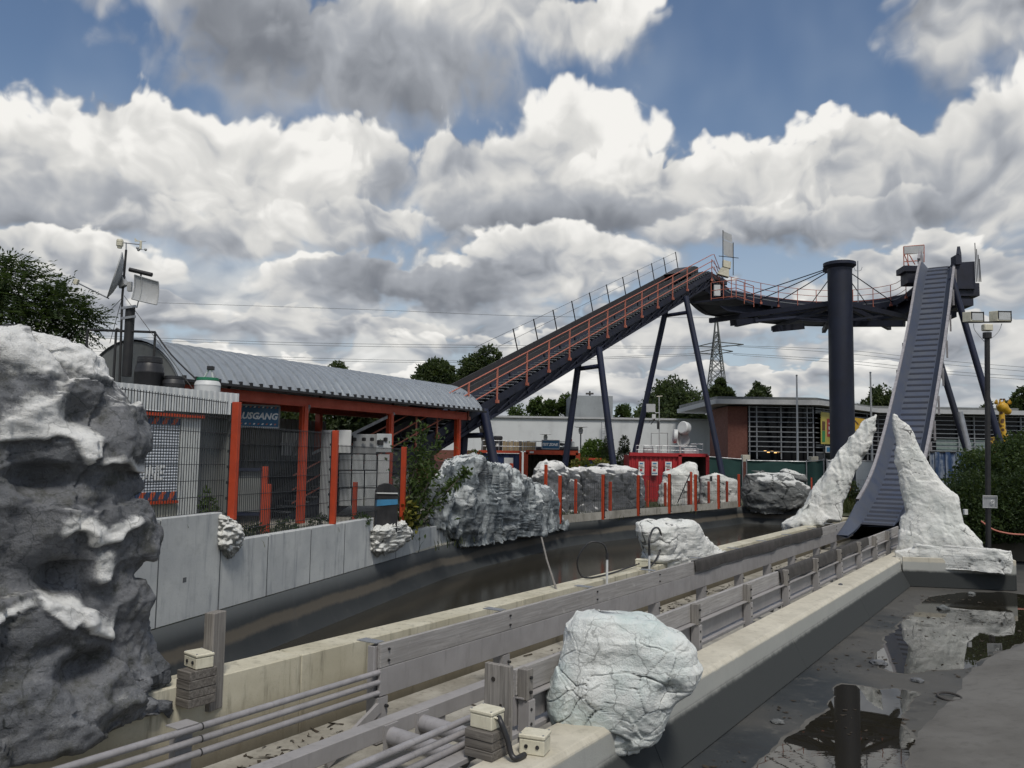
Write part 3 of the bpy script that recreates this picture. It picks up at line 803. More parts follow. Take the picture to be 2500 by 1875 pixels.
# ------------------------------------------------------------------ artificial rocks
def rock_mat(name, g1, g2, g3, white, tint=(.5, .58, .56), tintk=.3, crackc=(.03, .034, .034), speck=.35, streak=0.0, soft=(.38, .62), hair=0.0):
    m, nt, b, pos, g = new_mat(name)
    at = nt.nodes.new('ShaderNodeAttribute'); at.attribute_name = 'snow'; sn_ = NX(nt, at.outputs['Fac'])
    ac = nt.nodes.new('ShaderNodeAttribute'); ac.attribute_name = 'crack'; ck = NX(nt, ac.outputs['Fac'])
    n1 = nz(nt, pos, .9, 6, .62); n2 = nz(nt, pos, 3.6, 6, .68); n3 = nz(nt, pos, 26, 5, .75); n4 = nz(nt, pos, 1.7, 5, .6)
    c = mixc(nt, n1.ss(.34, .66), g1, g2); c = mixc(nt, n2.ss(.46, .66)*.9, c, g3); c = mixc(nt, nz(nt, vadd(nt, pos, (7., 3., 1.)), 1.5, 6, .65).ss(.52, .66)*.6, c, tuple(min(1, x*1.5) for x in g2))
    c = mixc(nt, n3.ss(.56, .76)*.55, c, tuple(min(1, x*1.9) for x in g2)); c = mixc(nt, n3.ss(.46, .30)*.65, c, tuple(x*.42 for x in g1)); c = mixc(nt, nz(nt, pos, 9.5, 6, .75).ss(.55, .68)*.5, c, tuple(x*.5 for x in g3))
    s = (sn_ + (n2-.5)*.75 + (n3-.5)*.55).ss(*soft)
    wc = mixc(nt, n1.ss(.4, .65)*tintk, white, tint); wc = mixc(nt, n2.ss(.52, .80)*.30, wc, tuple(x*.70 for x in white)); wc = mixc(nt, n3.ss(.56, .74)*speck, wc, tuple(x*.38 for x in white)); wc = mixc(nt, nz(nt, mul3(nt, pos, (2.6, 2.6, .5)), 1.2, 6, .7).ss(.54, .72)*.35, wc, tuple(x*.52 for x in white))
    c = mixc(nt, s, c, wc)
    if streak:
        n5 = nz(nt, mul3(nt, vadd(nt, pos, vscale(nt, nz(nt, pos, .8, 2, .5, out='Color'), 1.2)), (3.2, 3.2, .55)), 1.0, 5, .6)
        c = mixc(nt, n5.ss(.50, .64)*streak, c, mixc(nt, .5, wc, tint)); c = mixc(nt, n5.ss(.44, .34)*streak*.7, c, tuple(x*.6 for x in g3))
    if hair:
        wv = vadd(nt, mul3(nt, pos, (1, 1, 1.35)), vscale(nt, vadd(nt, nz(nt, pos, 2.1, 4, .6, out='Color'), (-.5, -.5, -.5)), .42))
        e1 = vor(nt, wv, 2.3, 'DISTANCE_TO_EDGE'); gt1 = nz(nt, pos, 1.1, 2, .5).ss(.44, .58)
        e2 = vor(nt, vadd(nt, wv, (3.1, 1.7, .4)), 5.2, 'DISTANCE_TO_EDGE'); gt2 = nz(nt, vadd(nt, pos, (9., 2., 4.)), 1.6, 3, .5).ss(.56, .66)
        c = mixc(nt, (e1.ss(.030, .006)*gt1).mx(e2.ss(.035, .01)*gt2*.8)*hair, c, crackc)
    c = mixc(nt, (ck+(n3-.5)*.5).ss(.35, .75)*.85, c, crackc)
    lk(nt, c, b.inputs['Base Color']); b.inputs['Roughness'].default_value = .92; b.inputs['Specular IOR Level'].default_value = .2
    bump(nt, b, n2*.5+n3*.35+nz(nt, pos, 60, 3, .7)*.15, .9, .06)
    return m
M['rockdark'] = rock_mat('dark_grey_rock_paint', (.115, .122, .132), (.185, .190, .20), (.080, .082, .074), (.74, .74, .72), (.58, .59, .57), .35, soft=(.26, .86), hair=.40, speck=.6)
M['rockblue'] = rock_mat('blue_grey_rock_paint', (.15, .175, .19), (.24, .255, .26), (.095, .11, .12), (.56, .58, .57), (.44, .49, .50), .45, streak=.65)
M['rockwhite'] = rock_mat('mint_white_rock_paint', (.30, .33, .32), (.38, .40, .385), (.22, .245, .24), (.74, .76, .73), (.50, .60, .58), .9, hair=.45, speck=.5)
M['rockwarm'] = rock_mat('chalky_white_rock_paint', (.33, .33, .305), (.42, .415, .385), (.24, .235, .21), (.76, .76, .72), (.62, .65, .61), .55, hair=.35, speck=.5)
M['rockmid'] = rock_mat('grey_far_rock_paint', (.13, .14, .14), (.21, .215, .21), (.09, .095, .095), (.60, .61, .59), (.46, .48, .47), .35)

def interp(tab, z):
    if z <= tab[0][0]: return tab[0][1]
    for (z0, a0), (z1, a1) in zip(tab, tab[1:]):
        if z <= z1: return a0+(a1-a0)*(z-z0)/max(1e-6, z1-z0)
    return tab[-1][1]
def fb(p, oct=4, h=.9, l=2.1): return mnoise.fractal(p, h, l, oct)
def rock(name, label, cat, left, right, p0, nrm, mat, df=.8, db=.6, maxd=1.4, res=(96, 64), amp=.10, freq=1.2, chisel=.05, cfreq=1.6,
         cracks=.03, ck=1.4, snow=(.35, .55), strata=0.0, blobs=(), pw=.8, seed=0, zfloor=None, group=None, snowb=0.0, crackw=.07, flow=0.0, ledges=(), nzk=.85, rough=.022, facet=.09, ffreq=1.2):
    nrm = Vector(nrm); nrm.z = 0; nrm.normalize(); p0 = Vector(p0); rt = Vector((-nrm.y, nrm.x, 0))
    if rt.dot(Vector((1, 0, 0))) < 0: rt = -rt
    cv = lambda pts: sorted([(q.z, (q-p0).dot(rt)) for q in (rayplane(u, v, p0, nrm) for u, v in pts)])
    L, Rr = cv(left), cv(right)
    z0, z1 = min(L[0][0], Rr[0][0]), max(L[-1][0], Rr[-1][0])
    if zfloor is not None: z0 = zfloor
    nu, nv = res; sd_ = Vector((seed*3.7, seed*1.9, seed*5.1)); verts = []; params = []
    hmax = max(.5*(interp(Rr, z0+(z1-z0)*i/20)-interp(L, z0+(z1-z0)*i/20)) for i in range(21))
    prof_ = []
    for j in range(nv+1):
        z = z0+(z1-z0)*(1-(1-j/nv)**1.25); a0, a1 = interp(L, z), interp(Rr, z); h = max(.02, (a1-a0)/2)
        prof_.append(min(min(maxd, h*df*(.6+.2*hmax/max(h, .05))), h*1.3+.02))
    for _ in range(4): prof_ = [prof_[0]]+[(prof_[j-1]+prof_[j]*2+prof_[j+1])/4 for j in range(1, nv)]+[prof_[-1]]
    for j in range(nv+1):
        t = j/nv; z = z0+(z1-z0)*(1-(1-t)**1.25)
        a0, a1 = interp(L, z), interp(Rr, z)
        if a1-a0 < .04: m_ = (a0+a1)/2; a0, a1 = m_-.02, m_+.02
        c, h = (a0+a1)/2, (a1-a0)/2
        dF, dB = prof_[j], min(maxd, h*db)
        for i in range(nu):
            th = 2*math.pi*i/nu; ct, st = math.cos(th), math.sin(th)
            x = c+h*math.copysign(abs(ct)**pw, ct); y = math.copysign(abs(st)**pw, st)*(dF if st > 0 else dB)
            verts.append(p0+rt*x+nrm*y+Vector((0, 0, z-p0.z))); params.append((x, z, y))
    faces = [(j*nu+i, j*nu+(i+1) % nu, (j+1)*nu+(i+1) % nu, (j+1)*nu+i) for j in range(nv) for i in range(nu)]
    faces.append(tuple(reversed(range(nu)))); faces.append(tuple(nv*nu+i for i in range(nu)))
    me = bpy.data.meshes.new(name); me.from_pydata(verts, [], faces)
    bm = bmesh.new(); bm.from_mesh(me); bmesh.ops.recalc_face_normals(bm, faces=bm.faces); bm.normal_update(); bm.verts.ensure_lookup_table()
    crk = []; sblob = []
    bl = [(*(lambda q: ((q-p0).dot(rt), q.z))(rayplane(u, v, p0, nrm)), ru, rv, a_, s_) for (u, v, ru, rv, a_, s_) in blobs]
    pc2 = lambda u, v: (lambda q: ((q-p0).dot(rt), q.z))(rayplane(u, v, p0, nrm))
    lg_ = [(sorted(pc2(u, v) for u, v in pl), hpx, a_, s_) for pl, hpx, a_, s_ in ledges]
    newp = []
    for k, v in enumerate(bm.verts):
        p = v.co.copy(); n = v.normal.copy(); q = p+sd_
        w = Vector((fb(q*freq*.8, 3), fb(q*freq*.8+Vector((7, 1, 3)), 3), fb(q*freq*.8+Vector((2, 9, 5)), 3)))*.35
        d = amp*fb(q*freq, 5)
        if chisel:
            qq = (q+w)*cfreq; dist, _ = mnoise.voronoi(qq); d += chisel*(dist[0]-.45)*-1.4
        if facet:
            qf = (q+w*.6)*ffreq; _, pts_v = mnoise.voronoi(qf); d += facet*mnoise.cell_vector(pts_v[0]*7.3+Vector((.37, .11, .73))).dot(qf-pts_v[0])
        c_ = 0.0
        if cracks:
            qq = (q+w*.9)*ck; qq.z *= 1.5; dist, _ = mnoise.voronoi(qq); e = dist[1]-dist[0]
            gate = min(1, max(0, fb(q*.9+Vector((3, 3, 3)), 2)*1.6+.55))
            c_ = max(0, 1-e/crackw)*gate; d -= cracks*c_
        if strata: d += strata*math.sin((q.z*1.0+w.x*1.4+q.x*.25)*9.0)*.5*(.5+.5*fb(q*.7, 2))
        if flow:
            g_ = mnoise.ridged_multi_fractal(Vector((q.x*2.4+w.x*2.2, q.y*2.4, q.z*.55+w.y)), 1.0, 2.1, 4, .9, 1.8)
            d += flow*(g_-1.0)*.5; c_ = max(c_, min(.6, max(0, .55-g_)*1.2))
        x, z, y = params[k]; sb = 0.0
        if y > -.02:
            for bx, bz, ru, rv, a_, s_ in bl:
                rr = ((x-bx+w.x*.3)/ru)**2+((z-bz+w.y*.3)/rv)**2
                if rr < 1: f = (1-rr)**2; d += a_*f; sb += s_*min(1, f*3.0)
            for pl, hh, a_, s_ in lg_:
                if pl[0][0]-.05 < x < pl[-1][0]+.05:
                    zl = interp(pl, x)+.10*fb(q*2.4, 5)+.16*w.y; dz_ = z-zl
                    if -.03 < dz_ < hh*1.2:
                        edge = min(1, (x-pl[0][0]+.05)/.12, (pl[-1][0]+.05-x)/.12); up_ = min(1, max(0, (dz_+.03)/.05)); fall = max(0, 1-dz_/(hh*1.2))
                        d += a_*up_*fall*edge*(.8+.5*fb(q*2.3, 3)); sb += s_*up_*min(1, fall*1.6)*max(0, edge)
        d += rough*(.7*fb(q*4.2, 4)+.45*fb(q*11, 3))
        newp.append(p+n*d); crk.append(c_); sblob.append(sb)
    for v, p in zip(bm.verts, newp): v.co = p
    bm.normal_update()
    att = [min(1, max(0, (v.normal.z-snow[0])/(snow[1]-snow[0]+1e-6)))*nzk+.12*fb(v.co*1.3+sd_, 3)+snowb+sblob[i] for i, v in enumerate(bm.verts)]
    bm.to_mesh(me); bm.free()
    a = me.attributes.new('snow', 'FLOAT', 'POINT'); a.data.foreach_set('value', att)
    a = me.attributes.new('crack', 'FLOAT', 'POINT'); a.data.foreach_set('value', crk)
    me.materials.append(M[mat]); me.polygons.foreach_set('use_smooth', [True]*len(me.polygons))
    c = Vector((sum(v.co.x for v in me.vertices)/len(me.vertices), sum(v.co.y for v in me.vertices)/len(me.vertices), min(v.co.z for v in me.vertices)))
    me.transform(Matrix.Translation(-c))
    return tag(place(me, name, Matrix.Translation(c)), label, cat, group)
TOC = lambda p: (Vector((0, 0, 0))-Vector((p[0], p[1], 0))).normalized()
NDIR = Vector((FC, -FS, 0))
# the huge rock beside the camera
rock('giant_rock', 'huge dark grey artificial rock with white ledges beside the wooden post', 'rock',
     left=[(-420, 1880), (-430, 1500), (-420, 1200), (-400, 1000), (-330, 850), (-220, 800), (-120, 792)],
     right=[(-2, 792), (43, 797), (98, 806), (138, 824), (196, 850), (238, 882), (270, 918), (288, 952), (318, 995), (334, 1050), (339, 1092), (320, 1122), (304, 1148), (318, 1172), (317, 1205), (325, 1252), (338, 1300), (345, 1344), (322, 1372), (332, 1402), (344, 1452), (355, 1514), (377, 1577), (399, 1617), (399, 1657), (388, 1684), (368, 1760)],
     p0=SN(6.2, -9.32, 0), nrm=rdir(R(130)), mat='rockdark', df=.62, db=.5, maxd=.95, res=(360, 250), amp=.20, freq=.75, chisel=.14, cfreq=.8, facet=.17, ffreq=1.15, cracks=.012, ck=.7, crackw=.018, rough=.030,
     snow=(.55, .85), strata=.012, pw=.72, seed=3, zfloor=-.32, nzk=.35,
     ledges=[([(60, 830), (100, 852), (130, 875), (165, 880), (200, 900), (235, 918), (265, 930), (300, 940), (320, 962)], .40, .05, .50), ([(-60, 870), (0, 885), (20, 905), (45, 922), (70, 926), (97, 930)], .45, .05, .50),
             ([(-80, 1085), (0, 1080), (40, 1078), (75, 1072), (100, 1076), (112, 1102), (130, 1126), (150, 1131), (172, 1120), (182, 1092)], .50, .10, .85), ([(165, 1147), (230, 1131), (300, 1136), (335, 1166), (353, 1180)], .14, .10, .7),
             ([(62, 1300), (78, 1311), (105, 1298), (130, 1306), (165, 1321), (180, 1326)], .30, .11, .95), ([(150, 1325), (185, 1318), (220, 1312), (250, 1292), (268, 1278)], .18, .10, .9), ([(168, 1398), (190, 1411), (206, 1405), (220, 1390)], .36, .12, .85),
             ([(28, 1462), (40, 1474), (70, 1496), (100, 1506), (118, 1500), (145, 1506), (180, 1531), (215, 1541), (234, 1512)], .26, .12, 1.0), ([(-120, 1500), (-40, 1480), (0, 1470), (10, 1450)], .14, .12, .7), ([(290, 1345), (330, 1352), (377, 1350)], .3, .12, .15), ([(330, 1100), (355, 1108), (372, 1098)], .3, .10, .1)],
     blobs=[(150, 1010, .45, .30, -.22, -.3), (230, 1060, .45, .40, .10, -.1), (100, 1400, .40, .30, -.36, -.3), (170, 1440, .28, .2, -.12, -.2), (60, 1160, .6, .22, -.26, -.3), (150, 1600, .5, .26, -.28, -.3), (330, 1385, .25, .10, -.14, -.2), (300, 1460, .25, .30, .08, 0), (250, 1690, .5, .16, .06, .1), (300, 985, .45, .30, .05, .28), (130, 860, 1.5, .42, .0, .42), (60, 950, .8, .4, .04, .12), (60, 1560, .3, .2, -.12, -.1)])
# rock behind the curved wall
a_, b_ = G(1105, 1326, 0), G(1379, 1277, 0); dd = (b_-a_).normalized(); nn = Vector((dd.y, -dd.x, 0))
rock('mountain_rock', 'large blue-grey fluted rock hanging over the curved basin wall', 'rock',
     left=[(1111, 1330), (1097, 1312), (1060, 1293), (1045, 1265), (1052, 1210), (1062, 1170), (1080, 1134), (1094, 1119), (1120, 1116)],
     right=[(1377, 1280), (1366, 1255), (1350, 1215), (1327, 1192), (1299, 1175), (1256, 1155), (1228, 1141), (1199, 1124), (1171, 1117), (1150, 1115)],
     p0=a_+nn*.02, nrm=nn, mat='rockblue', df=.22, db=.45, maxd=.42, res=(280, 130), amp=.20, freq=.6, chisel=.08, cfreq=.9, facet=.05, rough=.02, cracks=.02, ck=.8, crackw=.05, snow=(.25, .8), pw=.75, seed=11, flow=.34, nzk=.75, zfloor=-.22,
     blobs=[(1110, 1215, .7, .5, .1, .5), (1090, 1255, .45, .4, -.25, -.4), (1150, 1190, .6, .6, -.35, -.4), (1180, 1230, .25, .7, .2, .3), (1240, 1190, .8, .5, .12, .55), (1290, 1230, .45, .6, .1, .4), (1220, 1280, .9, .25, -.2, -.3), (1330, 1250, .3, .5, -.15, -.2)])
# small rocks capping the steps of the retaining wall
rock('cap_rock', 'small crumbly grey rock lump hung on the highest step of the concrete wall', 'rock',
     left=[(558, 1364), (548, 1354), (538, 1330), (536, 1300), (541, 1262), (546, 1257)], right=[(560, 1364), (569, 1356), (581, 1334), (588, 1314), (582, 1284), (571, 1264), (560, 1257)],
     p0=WP0+WD*t_at(565)-WNB*.04, nrm=-WNB, mat='rockwarm', df=.6, db=.9, maxd=.16, res=(60, 44), amp=.04, freq=4, chisel=.05, cfreq=7, cracks=.02, ck=6, snow=(-.4, .3), seed=5)
rock('cap_rock', 'pale chunky rock draped over the lower step of the concrete wall', 'rock',
     left=[(920, 1353), (909, 1346), (909, 1296), (928, 1285), (960, 1275)], right=[(945, 1347), (971, 1335), (994, 1315), (998, 1300), (984, 1277), (971, 1273)],
     p0=WP0+WD*t_at(950)-WNB*.06, nrm=-WNB, mat='rockwarm', df=.4, db=.7, maxd=.26, res=(70, 44), amp=.05, freq=3, chisel=.06, cfreq=4, cracks=.02, ck=4, snow=(-.3, .35), seed=6)
# near white boulder on the parapet
pn = SN(9.75, -4.98, 0)
rock('boulder', 'mint white carved boulder sitting astride the parapet by the plank guard rail', 'rock',
     left=[(1425, 1812), (1365, 1785), (1352, 1774), (1349, 1760), (1335, 1726), (1331, 1692), (1338, 1658), (1355, 1598), (1367, 1555), (1375, 1527), (1404, 1501), (1450, 1498)],
     right=[(1560, 1812), (1606, 1800), (1634, 1762), (1652, 1715), (1690, 1680), (1706, 1652), (1709, 1630), (1694, 1612), (1691, 1583), (1671, 1558), (1646, 1544), (1622, 1521), (1606, 1508), (1560, 1500)],
     p0=pn, nrm=TOC(pn), mat='rockwhite', df=.7, db=.7, maxd=.62, res=(280, 180), facet=.05, rough=.007, amp=.08, freq=.9, chisel=.05, cfreq=1.1, cracks=.030, ck=1.9, crackw=.032, snow=(-.25, .35), pw=.62, seed=21, snowb=.75,
     blobs=[(1560, 1690, .35, .28, .06, 0), (1450, 1680, .3, .25, .05, 0), (1520, 1600, .4, .2, -.04, -.1), (1640, 1660, .25, .2, -.08, -.25), (1500, 1780, .25, .12, -.12, -.7), (1560, 1770, .2, .14, -.05, -.3)])
rock('boulder', 'rounded chalky white rock on the channel wall beside the hose loop', 'rock',
     left=[(1600, 1372), (1590, 1366), (1594, 1352), (1585, 1328), (1581, 1300), (1586, 1284), (1600, 1274), (1625, 1270)],
     right=[(1725, 1362), (1757, 1344), (1730, 1334), (1707, 1315), (1690, 1293), (1678, 1280), (1665, 1272), (1645, 1269)],
     p0=SN(22.8, -9.30, 0), nrm=NDIR, mat='rockwarm', df=.5, db=.6, maxd=.62, res=(150, 90), facet=.05, rough=.012, amp=.10, freq=1.0, chisel=.06, cfreq=1.2, cracks=.03, ck=1.3, snow=(-.35, .3), pw=.75, seed=31, snowb=.7)
# two tall leaning rocks flanking the slide foot
pl_ = Vector((13.4, 36.3, 0))
rock('leaning_rock', 'tall slanting white rock fin on the basin side of the slide foot', 'rock',
     left=[(1908, 1300), (1907, 1277), (1934, 1266), (1954, 1247), (1977, 1199), (2014, 1153), (2042, 1102), (2077, 1062), (2112, 1030), (2136, 1014)],
     right=[(1969, 1299), (2013, 1286), (2055, 1268), (2058, 1233), (2070, 1199), (2087, 1156), (2107, 1125), (2129, 1082), (2137, 1042), (2139, 1014)],
     p0=pl_, nrm=TOC(pl_), mat='rockwarm', df=.6, db=.5, maxd=.7, res=(150, 150), amp=.08, freq=.7, chisel=.03, cfreq=1.0, cracks=.012, ck=.8, crackw=.03, facet=.05, snow=(-.5, .2), pw=.75, seed=41, flow=.14, snowb=.36)
pr_ = Vector((15.2, 29.6, 0))
rock('leaning_rock', 'broad tapering white rock on the ledge in front of the slide', 'rock',
     left=[(2187, 1342), (2192, 1327), (2197, 1262), (2206, 1250), (2198, 1171), (2184, 1128), (2188, 1085), (2179, 1042), (2178, 1012)],
     right=[(2400, 1342), (2397, 1324), (2354, 1279), (2343, 1239), (2337, 1213), (2297, 1173), (2266, 1125), (2240, 1079), (2223, 1042), (2192, 1014), (2184, 1010)],
     p0=pr_, nrm=TOC(pr_), mat='rockwarm', df=.38, db=.5, maxd=.75, res=(170, 170), amp=.07, freq=.7, chisel=.03, cfreq=1.1, cracks=.01, ck=.9, crackw=.03, facet=.05, snow=(-.6, .1), pw=.75, seed=51, snowb=.42, zfloor=-.46, flow=.05)
pc_ = (e0+e1)/2
rock('rock_crust', 'low crumbling white rock crust along the ledge below the broad rock', 'rock',
     left=[(2200, 1382), (2186, 1366), (2186, 1345), (2230, 1338)], right=[(2470, 1388), (2474, 1368), (2470, 1346), (2440, 1342)],
     p0=pc_+Vector((0, -.06, 0)), nrm=TOC(pc_), mat='rockwarm', df=.12, db=.30, maxd=.5, res=(190, 36), facet=.03, rough=.010, amp=.06, freq=1.6, chisel=.04, cfreq=2.5, cracks=.02, ck=2.2, snow=(-.5, .2), pw=.5, seed=61, snowb=.32)
# far rocks behind the second fence
pf = Vector((3.3, 41.5, 0)); nf = Vector((.52, -.85, 0))
rock('snowcap_rock', 'tallest dark rock stack with white cap in front of the open container', 'rock', left=[(1300, 1240), (1304, 1168), (1314, 1140), (1322, 1129), (1340, 1123)], right=[(1382, 1240), (1384, 1160), (1377, 1140), (1371, 1131), (1355, 1124)], p0=pf+Vector((.8, -1.2, 0)), nrm=nf, mat='rockdark', res=(90, 60), amp=.16, freq=.8, cracks=.02, ck=.8, snow=(.25, .5), maxd=1.0, seed=71, zfloor=-.02,
     blobs=[(1350, 1137, .6, .25, .05, .9)])
rock('snowcap_rock', 'middle dark rock block with rounded white cap beside the tallest stack', 'rock', left=[(1372, 1240), (1374, 1158), (1378, 1143), (1392, 1136)], right=[(1428, 1240), (1426, 1160), (1420, 1142), (1412, 1136)], p0=pf+Vector((2.4, -.1, 0)), nrm=nf, mat='rockdark', res=(90, 50), amp=.14, freq=.9, cracks=.02, ck=.8, snow=(.25, .5), maxd=.9, seed=72, zfloor=-.02, blobs=[(1398, 1144, .5, .16, .05, .9)])
rock('snowcap_rock', 'long dark rock wall with snowy rim carrying a small white notice', 'rock', left=[(1415, 1245), (1418, 1160), (1424, 1144), (1450, 1140)], right=[(1568, 1245), (1564, 1160), (1556, 1144), (1512, 1136)], p0=pf+Vector((4.5, .7, 0)), nrm=nf, mat='rockdark', df=.3, db=.3, res=(140, 50), amp=.18, freq=.7, cracks=.02, ck=.7, snow=(.25, .5), maxd=1.0, pw=.6, seed=73, zfloor=-.02,
     blobs=[(1450, 1150, .6, .16, .04, .9), (1500, 1150, .5, .2, .04, .9), (1530, 1146, .5, .16, .04, .9)])
pt = Vector((9.8, 47.5, 0))
rock('tent_rock', 'white tent shaped rock behind orange posts before the red container', 'rock', left=[(1606, 1225), (1612, 1180), (1620, 1155), (1646, 1143), (1675, 1129)], right=[(1706, 1225), (1706, 1160), (1701, 1133), (1688, 1128)], p0=pt, nrm=TOC(pt), mat='rockwarm', res=(80, 50), amp=.12, freq=.9, cracks=.02, ck=.9, snow=(-.5, .1), snowb=.4, seed=81, zfloor=-.02)
pt = Vector((12.6, 50.3, 0))
rock('low_rock', 'low white rock with black notice behind orange posts', 'rock', left=[(1707, 1225), (1708, 1165), (1735, 1158)], right=[(1803, 1225), (1798, 1174), (1765, 1160), (1750, 1157)], p0=pt, nrm=TOC(pt), mat='rockwarm', res=(80, 40), amp=.10, freq=.9, cracks=.02, ck=.9, snow=(-.5, .1), snowb=.4, seed=82, zfloor=-.02)
pt = FARL+Vector((1.6, -.6, 0))
rock('grey_rock', 'broad smooth grey rock closing the far end of the basin', 'rock', left=[(1835, 1254), (1815, 1238), (1812, 1200), (1815, 1158), (1832, 1150), (1850, 1153)], right=[(1920, 1252), (1963, 1238), (1981, 1208), (1977, 1193), (1954, 1176), (1917, 1157), (1890, 1153), (1870, 1152)], p0=pt, nrm=TOC(pt), mat='rockmid', df=.6, res=(150, 80), amp=.22, freq=.55, chisel=.08, cfreq=.8, cracks=.015, ck=.7, snow=(.35, .75), strata=.02, seed=91, maxd=1.5,
     blobs=[(1870, 1175, .9, .3, .12, .5), (1920, 1180, .7, .2, .1, .6), (1850, 1230, .8, .3, -.15, -.2)])
pt = FARL+Vector((3.0, .8, 0))
rock('slab_rock', 'narrow grey slab lying across the top of the broad grey rock', 'rock', left=[(1955, 1178), (1930, 1170), (1905, 1160), (1904, 1151), (1912, 1146)], right=[(1972, 1178), (1973, 1170), (1966, 1160), (1943, 1153), (1920, 1146)], p0=pt, nrm=TOC(pt), mat='rockmid', df=.9, res=(60, 30), amp=.06, freq=1.5, cracks=.01, snow=(.35, .75), seed=92, maxd=.4)
# ------------------------------------------------------------------ mesh fences with orange posts
def mesh_bay(par, a, b, z0a, z1a, z0b, z1b, sp=.066, w=.011, hsp=.28):
    """double-wire mesh between points a and b; bottom / top heights at both ends"""
    a, b = Vector((a.x, a.y, 0)), Vector((b.x, b.y, 0)); L = (b-a).length; d = (b-a)/L; n = Vector((d.y, -d.x, 0)); mb = MB()
    k = int(L/sp)
    for i in range(k+1):
        t = i/k; p = a+d*(L*t); z0 = z0a+(z0b-z0a)*t; z1 = z1a+(z1b-z1a)*t+.03
        q = [p-d*w/2-n*w/2, p+d*w/2-n*w/2, p+n*w*.6]
        mb.add([x+Vector((0, 0, z0)) for x in q]+[x+Vector((0, 0, z1)) for x in q], [(0, 1, 4, 3), (1, 2, 5, 4), (2, 0, 3, 5)])
    hz = max(2, int((z1a-z0a)/hsp))
    for i in range(hz+1):
        f = i/hz; za, zb = z0a+(z1a-z0a)*f, z0b+(z1b-z0b)*f
        for s in (-1, 1): mb.bar(a+n*(w*.9*s)+Vector((0, 0, za)), b+n*(w*.9*s)+Vector((0, 0, zb)), w*.9, w*.9)
    return mb.build('wire_mesh', M['mesh'], par)
def fpost(par, p, z0, z1, w=.12, d=.09, dirv=None, strip=True, mat='orange'):
    dirv = (dirv or WD).normalized(); ang = math.atan2(dirv.y, dirv.x); rot = Matrix.Rotation(ang, 3, 'Z')
    o = MB().box((p.x, p.y, (z0+z1)/2), (d, w, z1-z0), rot).build('post', M[mat], par, bevel=.006)
    if strip:
        mb = MB(); side = rot @ Vector((-d*.3, w/2+.012, 0))
        mb.box((p.x+side.x, p.y+side.y, (z0+z1)/2+.03), (.022, .03, z1-z0-.1), rot)
        k = int((z1-z0)/.28)
        for i in range(k):
            mb.box((p.x+side.x*1.15, p.y+side.y*1.15, z0+.1+i*.28), (.06, .04, .05), rot)
        mb.build('clamps', M['mesh'], o)
    return o
fa = thing('mesh_fence', WP0+WD*2+WNB*.3+UPZ*1.2, 'tall wire mesh fence with orange posts stepping along the concrete retaining wall', 'fence')
wb = lambda t, d=.11: WP0+WD*t+WNB*d
t0, t1, t2, t3 = t_at(566), t_at(817), t_at(986), t_at(1112)
fpost(fa, wb(t0-.02, .0), 1.55, 3.66, .135, .10); fpost(fa, wb(t1, .06), 1.17, 3.27, .13, .09); fpost(fa, wb(t2, .06), .62, 2.95, .13, .09)
fpost(fa, wb(-3.6, .06), 1.7, 3.9, .135, .10)
mesh_bay(fa, wb(-3.6, .17), wb(t0-.06, .17), 1.70, 3.72, 1.70, 3.64)
mesh_bay(fa, wb(t0+.06, .17), wb(t1-.05, .17), 1.02, 3.23, 1.02, 3.20)
mesh_bay(fa, wb(t1+.06, .17), wb(t2-.05, .17), 1.02, 2.93, .98, 2.88)
mesh_bay(fa, wb(t2+.06, .17), wb(t3, .17), .55, 2.56, .5, 2.5)
fb_ = thing('mesh_fence', G(1478, 1270, 0), 'wire mesh fence with orange posts on the curb round the bend of the basin', 'fence')
bp = [(1374, 1279, 1161), (1478, 1269, 1159), (1564, 1260, 1160), (1640, 1254, 1157), (1704, 1248, 1158), (1760, 1243, 1159), (1810, 1238, 1158)]
P_ = []
for u, vb, vt in bp:
    p = G(u, vb, .05); c = min(range(len(CURVE)), key=lambda i: (CURVE[i]-Vector((p.x, p.y, 0))).length); n_ = nrm_at(CURVE, c)
    p = p+n_*.14; zt = PY(u, vt, p.y).z; P_.append((p, zt, n_))
for i, (p, zt, n_) in enumerate(P_):
    fpost(fb_, p, .05, zt, .13, .08, Vector((-n_.y, n_.x, 0)))
    if i+1 < len(P_):
        q, zq_, _ = P_[i+1]
        mesh_bay(fb_, p+n_*.06, q+n_*.06, .40, zt-.08, .40, zq_-.08, .11, .010, .4)
        d = (q-p).normalized()
        MB().prism([Vector((p.x, p.y, .05))+n_*.02+d*.07, Vector((q.x, q.y, .05))+n_*.02-d*.07, Vector((q.x, q.y, .38))+n_*.02-d*.07, Vector((p.x, p.y, .38))+n_*.02+d*.07], n_*.05).build('plinth_board', M['concrete_floor'], fb_)
fc = thing('queue_fence', (5.2, 41, 0), 'low mesh queue fence with red-orange posts in front of the dark rock wall', 'fence')
qp = []
for u, vt, y in ((1249, 1131, 35.0), (1333, 1134, 36.3), (1406, 1170, 37.2), (1490, 1176, 38.9), (1545, 1176, 40.6)):
    t_ = PY(u, vt, y); fpost(fc, Vector((t_.x, t_.y, 0)), 0, t_.z, .13, .08, Vector((.6, .8, 0)), False); qp.append(t_)
for a, b in zip(qp[2:], qp[3:]): mesh_bay(fc, a, b, .2, a.z-.1, .2, b.z-.1, .14, .007, .5)
fd = thing('queue_fence', (11, 46.5, 0), 'low mesh queue fence with red-orange posts in front of the white rocks', 'fence')
qp = []
